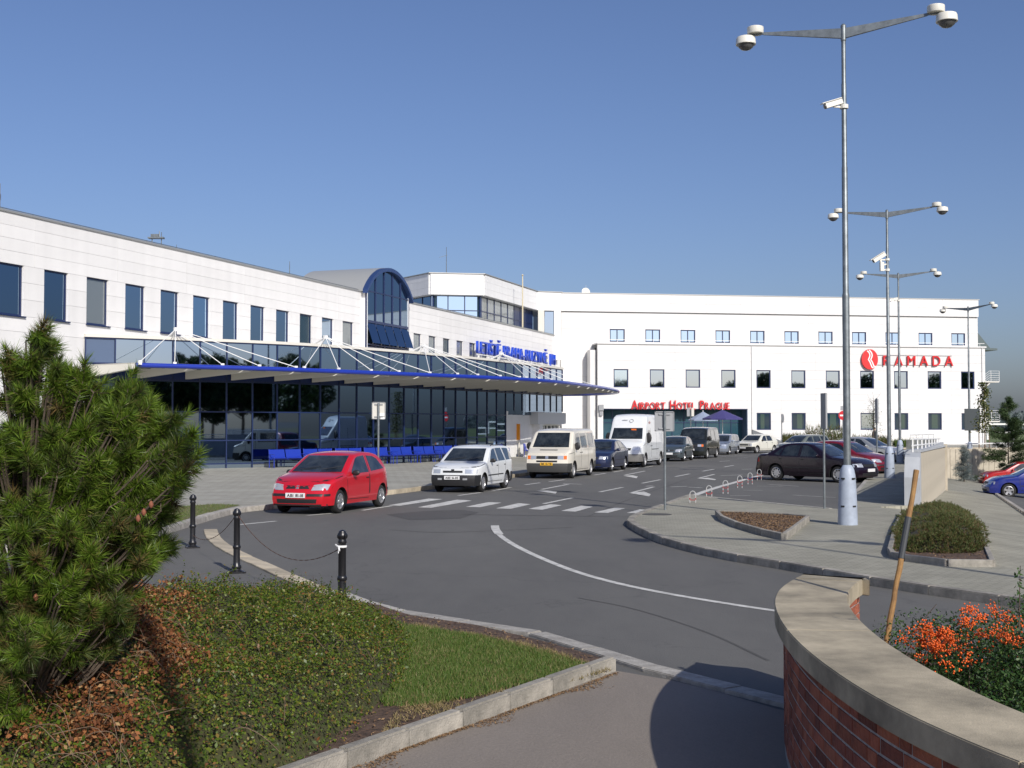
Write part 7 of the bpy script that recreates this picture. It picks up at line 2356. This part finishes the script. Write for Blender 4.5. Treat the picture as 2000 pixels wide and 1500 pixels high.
# the run goes toward the camera, so the inner side (larger x) is to its left
inner = off(oc_, -CWD)
face_o = off(oc_, -.055); face_i = off(oc_, -CWD + .055)
def strip(name, a, b_, z0, z1, m, parent, bev=0):
    n = len(a); q = MB()
    vs = [(p.x, p.y, z0) for p in a] + [(p.x, p.y, z0) for p in b_] + [(p.x, p.y, z1) for p in a] + [(p.x, p.y, z1) for p in b_]
    fs = []
    for i in range(n - 1):
        fs += [(2 * n + i, 2 * n + i + 1, 3 * n + i + 1, 3 * n + i), (i, n + i, n + i + 1, i + 1), (i, i + 1, 2 * n + i + 1, 2 * n + i), (n + i, 3 * n + i, 3 * n + i + 1, n + i + 1)]
    fs += [(0, 2 * n, 3 * n, n), (n - 1, 2 * n - 1, 4 * n - 1, 3 * n - 1)]
    q.add(vs, fs)
    me = q.mesh(name, m)
    bm = bmesh.new(); bm.from_mesh(me); bmesh.ops.recalc_face_normals(bm, faces=bm.faces[:])
    if bev:
        es = [e for e in bm.edges if len(e.link_faces) == 2 and e.calc_face_angle(0) > .8]
        bmesh.ops.bevel(bm, geom=es, offset=bev, segments=2, affect='EDGES')
    bm.to_mesh(me); bm.free(); smooth(me, 30)
    return link(name, me, parent)
strip('mortar_core', off(oc_, -.060), off(oc_, -CWD + .060), 0.0, CT - CH - .003, M_MORTAR, bw_)
# cap slabs: a short end block, then long slabs
cuts = [0, 6, 46, 88, len(oc_) - 1]
for a, b_ in zip(cuts, cuts[1:]):
    A, B = [p.copy() for p in oc_[a:b_ + 1]], [p.copy() for p in inner[a:b_ + 1]]
    if a == 0:
        B[0] = Vector((2.66, 9.18)); 
    if b_ < len(oc_) - 1:
        A[-1] = A[-1].lerp(A[-2], .03); B[-1] = B[-1].lerp(B[-2], .03)
    strip('cap_slab', A, B, CT - CH, CT + (0.002 if a == 0 else 0), M_CAP, bw_, bev=.005)
# bricks, one by one: outer face, end face, inner face
cum = [0]
for i in range(1, len(face_o)): cum.append(cum[-1] + (face_o[i] - face_o[i - 1]).length)
def at(pts, s):
    s = max(0, min(s, cum[-1] - 1e-4))
    i = max(j for j in range(len(cum)) if cum[j] <= s); i = min(i, len(pts) - 2)
    t = (s - cum[i]) / (cum[i + 1] - cum[i])
    return pts[i].lerp(pts[i + 1], t)
Hc = .0755
bmesh_cache = {}
def brick_me(l, m):
    k = (round(l, 3), m.name)
    if k not in bmesh_cache:
        q = MB(); q.box((0, 0, 0), (l, .10, Hc - .011)); me = q.mesh('brick', m)
        bm = bmesh.new(); bm.from_mesh(me); bmesh.ops.bevel(bm, geom=bm.edges[:], offset=.003, segments=1, affect='EDGES'); bm.to_mesh(me); bm.free()
        bmesh_cache[k] = me
    return bmesh_cache[k]
cnt = 0
rows = int((CT - CH) / Hc)
Lend = 6.6
M_BR3 = mat('orange_brick', (0.36, 0.115, 0.06), .9, noise=(9.0, .3, 8, (0.25, 0.075, 0.045)), bump=(50, .7))
for r_ in range(rows):
    z = CT - CH - .004 - Hc * (r_ + .5)
    s = 1.82 if r_ % 2 else 1.90
    k = 0
    while s < Lend and cnt < 285:
        l = .115 if (k + r_) % 3 == 1 else .24
        a, b_ = s, s + l - .011
        if b_ - a > .04:
            pa, pb = at(face_o, a), at(face_o, b_)
            d = pb - pa; c = (pa + pb) / 2
            nrm = Vector((-d.y, d.x)).normalized()                # inward (left of the run)
            o = link('brick', brick_me(d.length if b_ - a < l - .02 else l - .011, random.choice([M_BRICK, M_BRICKB, M_BRICK, M_BR3])), bw_,
                     loc=(c.x + nrm.x * (.05 + random.uniform(-.002, .002)), c.y + nrm.y * .05, z), rot=(0, 0, math.atan2(d.y, d.x)))
            cnt += 1
        s += l; k += 1
q = MB()
for r_ in range(rows):
    z = CT - CH - .004 - Hc * (r_ + .5)
    s = .0 if r_ % 2 else -.1
    while s < 1.8:
        pa, pb = at(face_o, max(.005, s)), at(face_o, min(1.80, s + .229)); d = pb - pa
        if d.length > .03:
            c = (pa + pb) / 2; nrm = Vector((-d.y, d.x)).normalized()
            q.box((c.x + nrm.x * .05, c.y + nrm.y * .05, z), (d.length, .10, Hc - .011), rz=math.atan2(d.y, d.x))
        s += .24
q.obj('far_brickwork', M_BRICK, bw_, kind='stuff')
# end face and the first metre of the inner face
e0, e1 = face_o[0], Vector((2.62, 9.22))
for r_ in range(rows):
    z = CT - CH - .004 - Hc * (r_ + .5)
    d = (e1 - e0).normalized()
    n_ = Vector((d.y, -d.x))
    for j, (a, b_) in enumerate([(0, .17), (.18, .40)] if r_ % 2 else [(0, .24), (.25, .40)]):
        c = e0 + d * ((a + b_) / 2)
        link('brick', brick_me(round(b_ - a - .01, 3), M_BR3), bw_, loc=(c.x + n_.x * .035, c.y + n_.y * .035 + .0, z), rot=(0, 0, math.atan2(d.y, d.x)))
q = MB()
cumi = face_i
for r_ in range(rows):
    z = CT - CH - .004 - Hc * (r_ + .5)
    s = .0 if r_ % 2 else -.1
    while s < 6.8:
        a, b_ = max(.0, s), s + .22
        pa, pb = at(face_i, a), at(face_i, b_)
        d = pb - pa
        if d.length > .05:
            c = (pa + pb) / 2; nrm = Vector((d.y, -d.x)).normalized()
            q.box((c.x + nrm.x * .045, c.y + nrm.y * .045, z), (d.length, .09, Hc - .011), rz=math.atan2(d.y, d.x))
        s += .232
q.obj('inner_brickwork', M_BR3, bw_, kind='stuff')
# planter soil behind the wall
soil = [(p.x, p.y) for p in off(oc_, -CWD + .04)] + [(7, 2.0), (8.5, 6.0), (6.5, 8.2), (3.2, 8.9)]
sheet('planter_soil', soil, .42, M_SOIL, thick=.4)

# ---- pyracantha with orange berries
pv = empty('pyracantha', (3.4, 6.4, .4), 0, 'dark green pyracantha with bright orange berry clusters behind the brick wall', 'shrub')
inv = Matrix.Translation(-pv.location)
C, Nn = [], []
cl = []
sd = np.random.default_rng(5)
pts_ = [(2.62, 7.9, .62), (2.75, 7.2, .66), (2.9, 6.7, .72), (3.05, 7.2, .74), (3.3, 7.0, .84), (3.5, 6.6, .84), (3.0, 6.1, .70), (2.75, 6.4, .58), (2.55, 6.9, .52), (2.55, 6.0, .50), (2.75, 5.5, .55), (3.2, 5.6, .72), (3.6, 6.0, .82), (3.9, 6.8, .86),
        (2.6, 5.1, .50), (2.7, 4.7, .5), (3.1, 5.0, .62), (3.5, 5.2, .76), (4.0, 5.8, .85), (3.7, 7.5, .82), (3.3, 7.7, .76), (4.3, 6.4, .9), (2.95, 4.4, .52), (2.9, 7.8, .68), (3.6, 4.6, .7), (3.15, 6.4, .74), (2.5, 7.4, .50)]
for x, y, z in pts_:
    r_ = sd.uniform(.26, .36)
    m_ = 2700
    d = unit(sd.normal(0, 1, (m_, 3)))
    C.append(np.array([x, y, z]) + d * [r_ * 1.15, r_ * 1.15, r_ * .85] * sd.uniform(.35, 1.1, m_)[:, None] ** .6); Nn.append(d)
C, Nn = np.concatenate(C), np.concatenate(Nn)
o = leaves('leaves', C, Nn, sd.uniform(.008, .017, len(C)), M_PYRA, asp=.42, rnd=.7, parent=pv, kind='stuff'); o.matrix_parent_inverse = inv
q = MB()
for i in range(14):
    x, y, z = pts_[(i * 5) % len(pts_)]
    h_ = sd.uniform(.15, .5)
    q.tube([(x, y, z - .3), (x + sd.normal(0, .05), y, z + h_ * .6), (x + sd.normal(0, .1), y, z + h_)], [.006, .004, .002], 4)
o = q.obj('stems', M_BARK, pv, kind='stuff'); o.matrix_parent_inverse = inv
# tall sprig at the right edge
sg = []
sx, sy = (1985 - 1000) / FPX * 7.2, 7.2
for i in range(70):
    t = i / 70
    sg.append((sx + sd.normal(0, .035) * (1.2 - t), sy + sd.normal(0, .03), .75 + .52 * t))
sg = np.array(sg)
o = leaves('leaves', sg, np.tile([0, -1., .3], (len(sg), 1)), sd.uniform(.012, .02, len(sg)), M_PYRA, asp=.45, parent=pv, kind='stuff'); o.matrix_parent_inverse = inv
q = MB(); q.tube([(sx, sy, .5), (sx, sy, 1.0), (sx + .01, sy, 1.28)], [.006, .004, .002], 4); o = q.obj('stem', M_BARK, pv); o.matrix_parent_inverse = inv
# berry clusters
ico = bmesh.new(); bmesh.ops.create_icosphere(ico, subdivisions=1, radius=1)
iv = np.array([v.co[:] for v in ico.verts]); ifc = [tuple(v.index for v in f.verts) for f in ico.faces]; ico.free()
def berries(cx_, cy_, cz_, n, spread, rb=.0048):
    V_, F_ = [], []
    c = sd.normal(0, 1, (n, 3)) * spread + [cx_, cy_, cz_]
    for i in range(n):
        V_.append(iv * rb * sd.uniform(.8, 1.2) + c[i]); F_ += [tuple(k + i * len(iv) for k in f) for f in ifc]
    return np.concatenate(V_), F_
spots = []
for u, v, n in [(1805, 1222, 60), (1778, 1228, 22), (1835, 1235, 170), (1820, 1242, 120), (1850, 1250, 110), (1842, 1270, 40), (1780, 1255, 26), (1800, 1255, 80), (1815, 1258, 110), (1892, 1188, 34), (1878, 1208, 50), (1893, 1215, 46), (1885, 1245, 34),
                (1938, 1198, 60), (1960, 1205, 40), (1938, 1222, 36), (1965, 1228, 60), (1950, 1245, 60), (1968, 1248, 46), (1912, 1200, 26), (1870, 1240, 26), (1990, 1215, 30), (1760, 1235, 20), (1850, 1300, 26), (1900, 1290, 30), (1945, 1290, 34), (1975, 1275, 40), (1800, 1285, 20), (1905, 1235, 40), (1870, 1262, 30), (1920, 1262, 16), (1902, 1206, 20)]:
    d_ = min((Vector(((u - 1000) / FPX * D, D, EYE - (v - 830) * D / FPX)) for D in np.arange(5.0, 8.0, .05)),
             key=lambda p: min(abs(((p.x - a) / .33) ** 2 + ((p.y - b_) / .33) ** 2 + ((p.z - c) / .26) ** 2 - 1.0) + (0 if p.z > .4 else 9) for a, b_, c in pts_) + .04 * p.y)
    for r2 in range(2): spots.append((d_ + Vector((sd.normal(0, .035), sd.normal(0, .05), sd.normal(0, .022))) * r2, max(12, int(n * .62))))
for d_, n in spots:
    V_, F_ = berries(d_.x, d_.y, d_.z, n, [.022, .02, .017], .0056)
    me = bpy.data.meshes.new('berry_cluster'); me.from_pydata([tuple(x) for x in V_], [], F_); me.materials.append(M_BERRY)
    me.polygons.foreach_set('use_smooth', [True] * len(me.polygons))
    o = link('berry_cluster', me, pv, kind='stuff'); o.matrix_parent_inverse = inv
# twiggy young tree beside the planter whose shadow falls on the cap
st = empty('sapling', (3.55, 5.0, .4), 0, 'young tree beyond the right edge shading the wall cap', 'tree')
q = MB(); q.tube([(0, 0, 0), (-.05, 0, 1.2), (-.1, .05, 2.3)], [.03, .02, .008], 6)
C = []
for i in range(22):
    z = sd.uniform(.9, 2.2); a = sd.uniform(0, 6.3); l = sd.uniform(.2, .55)
    e = np.array([math.cos(a) * l * .9, math.sin(a) * l, z + l * .3])
    q.tube([(0, 0, z), tuple(e)], [.008, .003], 4)
    C.append(e + sd.normal(0, .09, (22, 3)))
q.obj('trunk', M_BARK, st)
C = np.concatenate(C)
leaves('crown', C, np.tile([0, 0, 1.], (len(C), 1)), sd.uniform(.015, .03, len(C)), M_TREE, asp=.6, parent=st)

# ---- leaning wooden stake
D0, D1 = 7.9, 8.15
pa = Vector(((1731 - 1000) / FPX * D0, D0, EYE - (1225 - 830) * D0 / FPX)); pb = Vector(((1797 - 1000) / FPX * D1, D1, EYE - (876 - 830) * D1 / FPX))
dd = (pb - pa).normalized()
sk = empty('leaning_stake', tuple(pa), 0, 'weathered yellow wooden stake leaning out of the planter with a grey sleeve', 'stake')
q = MB()
n = 18
q.tube([(pb - pa) * (k / n) + Vector((random.uniform(-.003, .003), 0, 0)) - dd * .15 for k in range(n + 1)], [.0175 - .002 * math.sin(k * 1.3) * .5 for k in range(n + 1)], 10)
q.obj('pole', M_WOOD, sk, sm=True)
L_ = (pb - pa).length
q = MB(); q.tube([dd * (L_ * .38), dd * (L_ * .61)], .021, 10); q.obj('sleeve', mat('grey_sleeve', (0.045, 0.05, 0.055), .6), sk, sm=True)
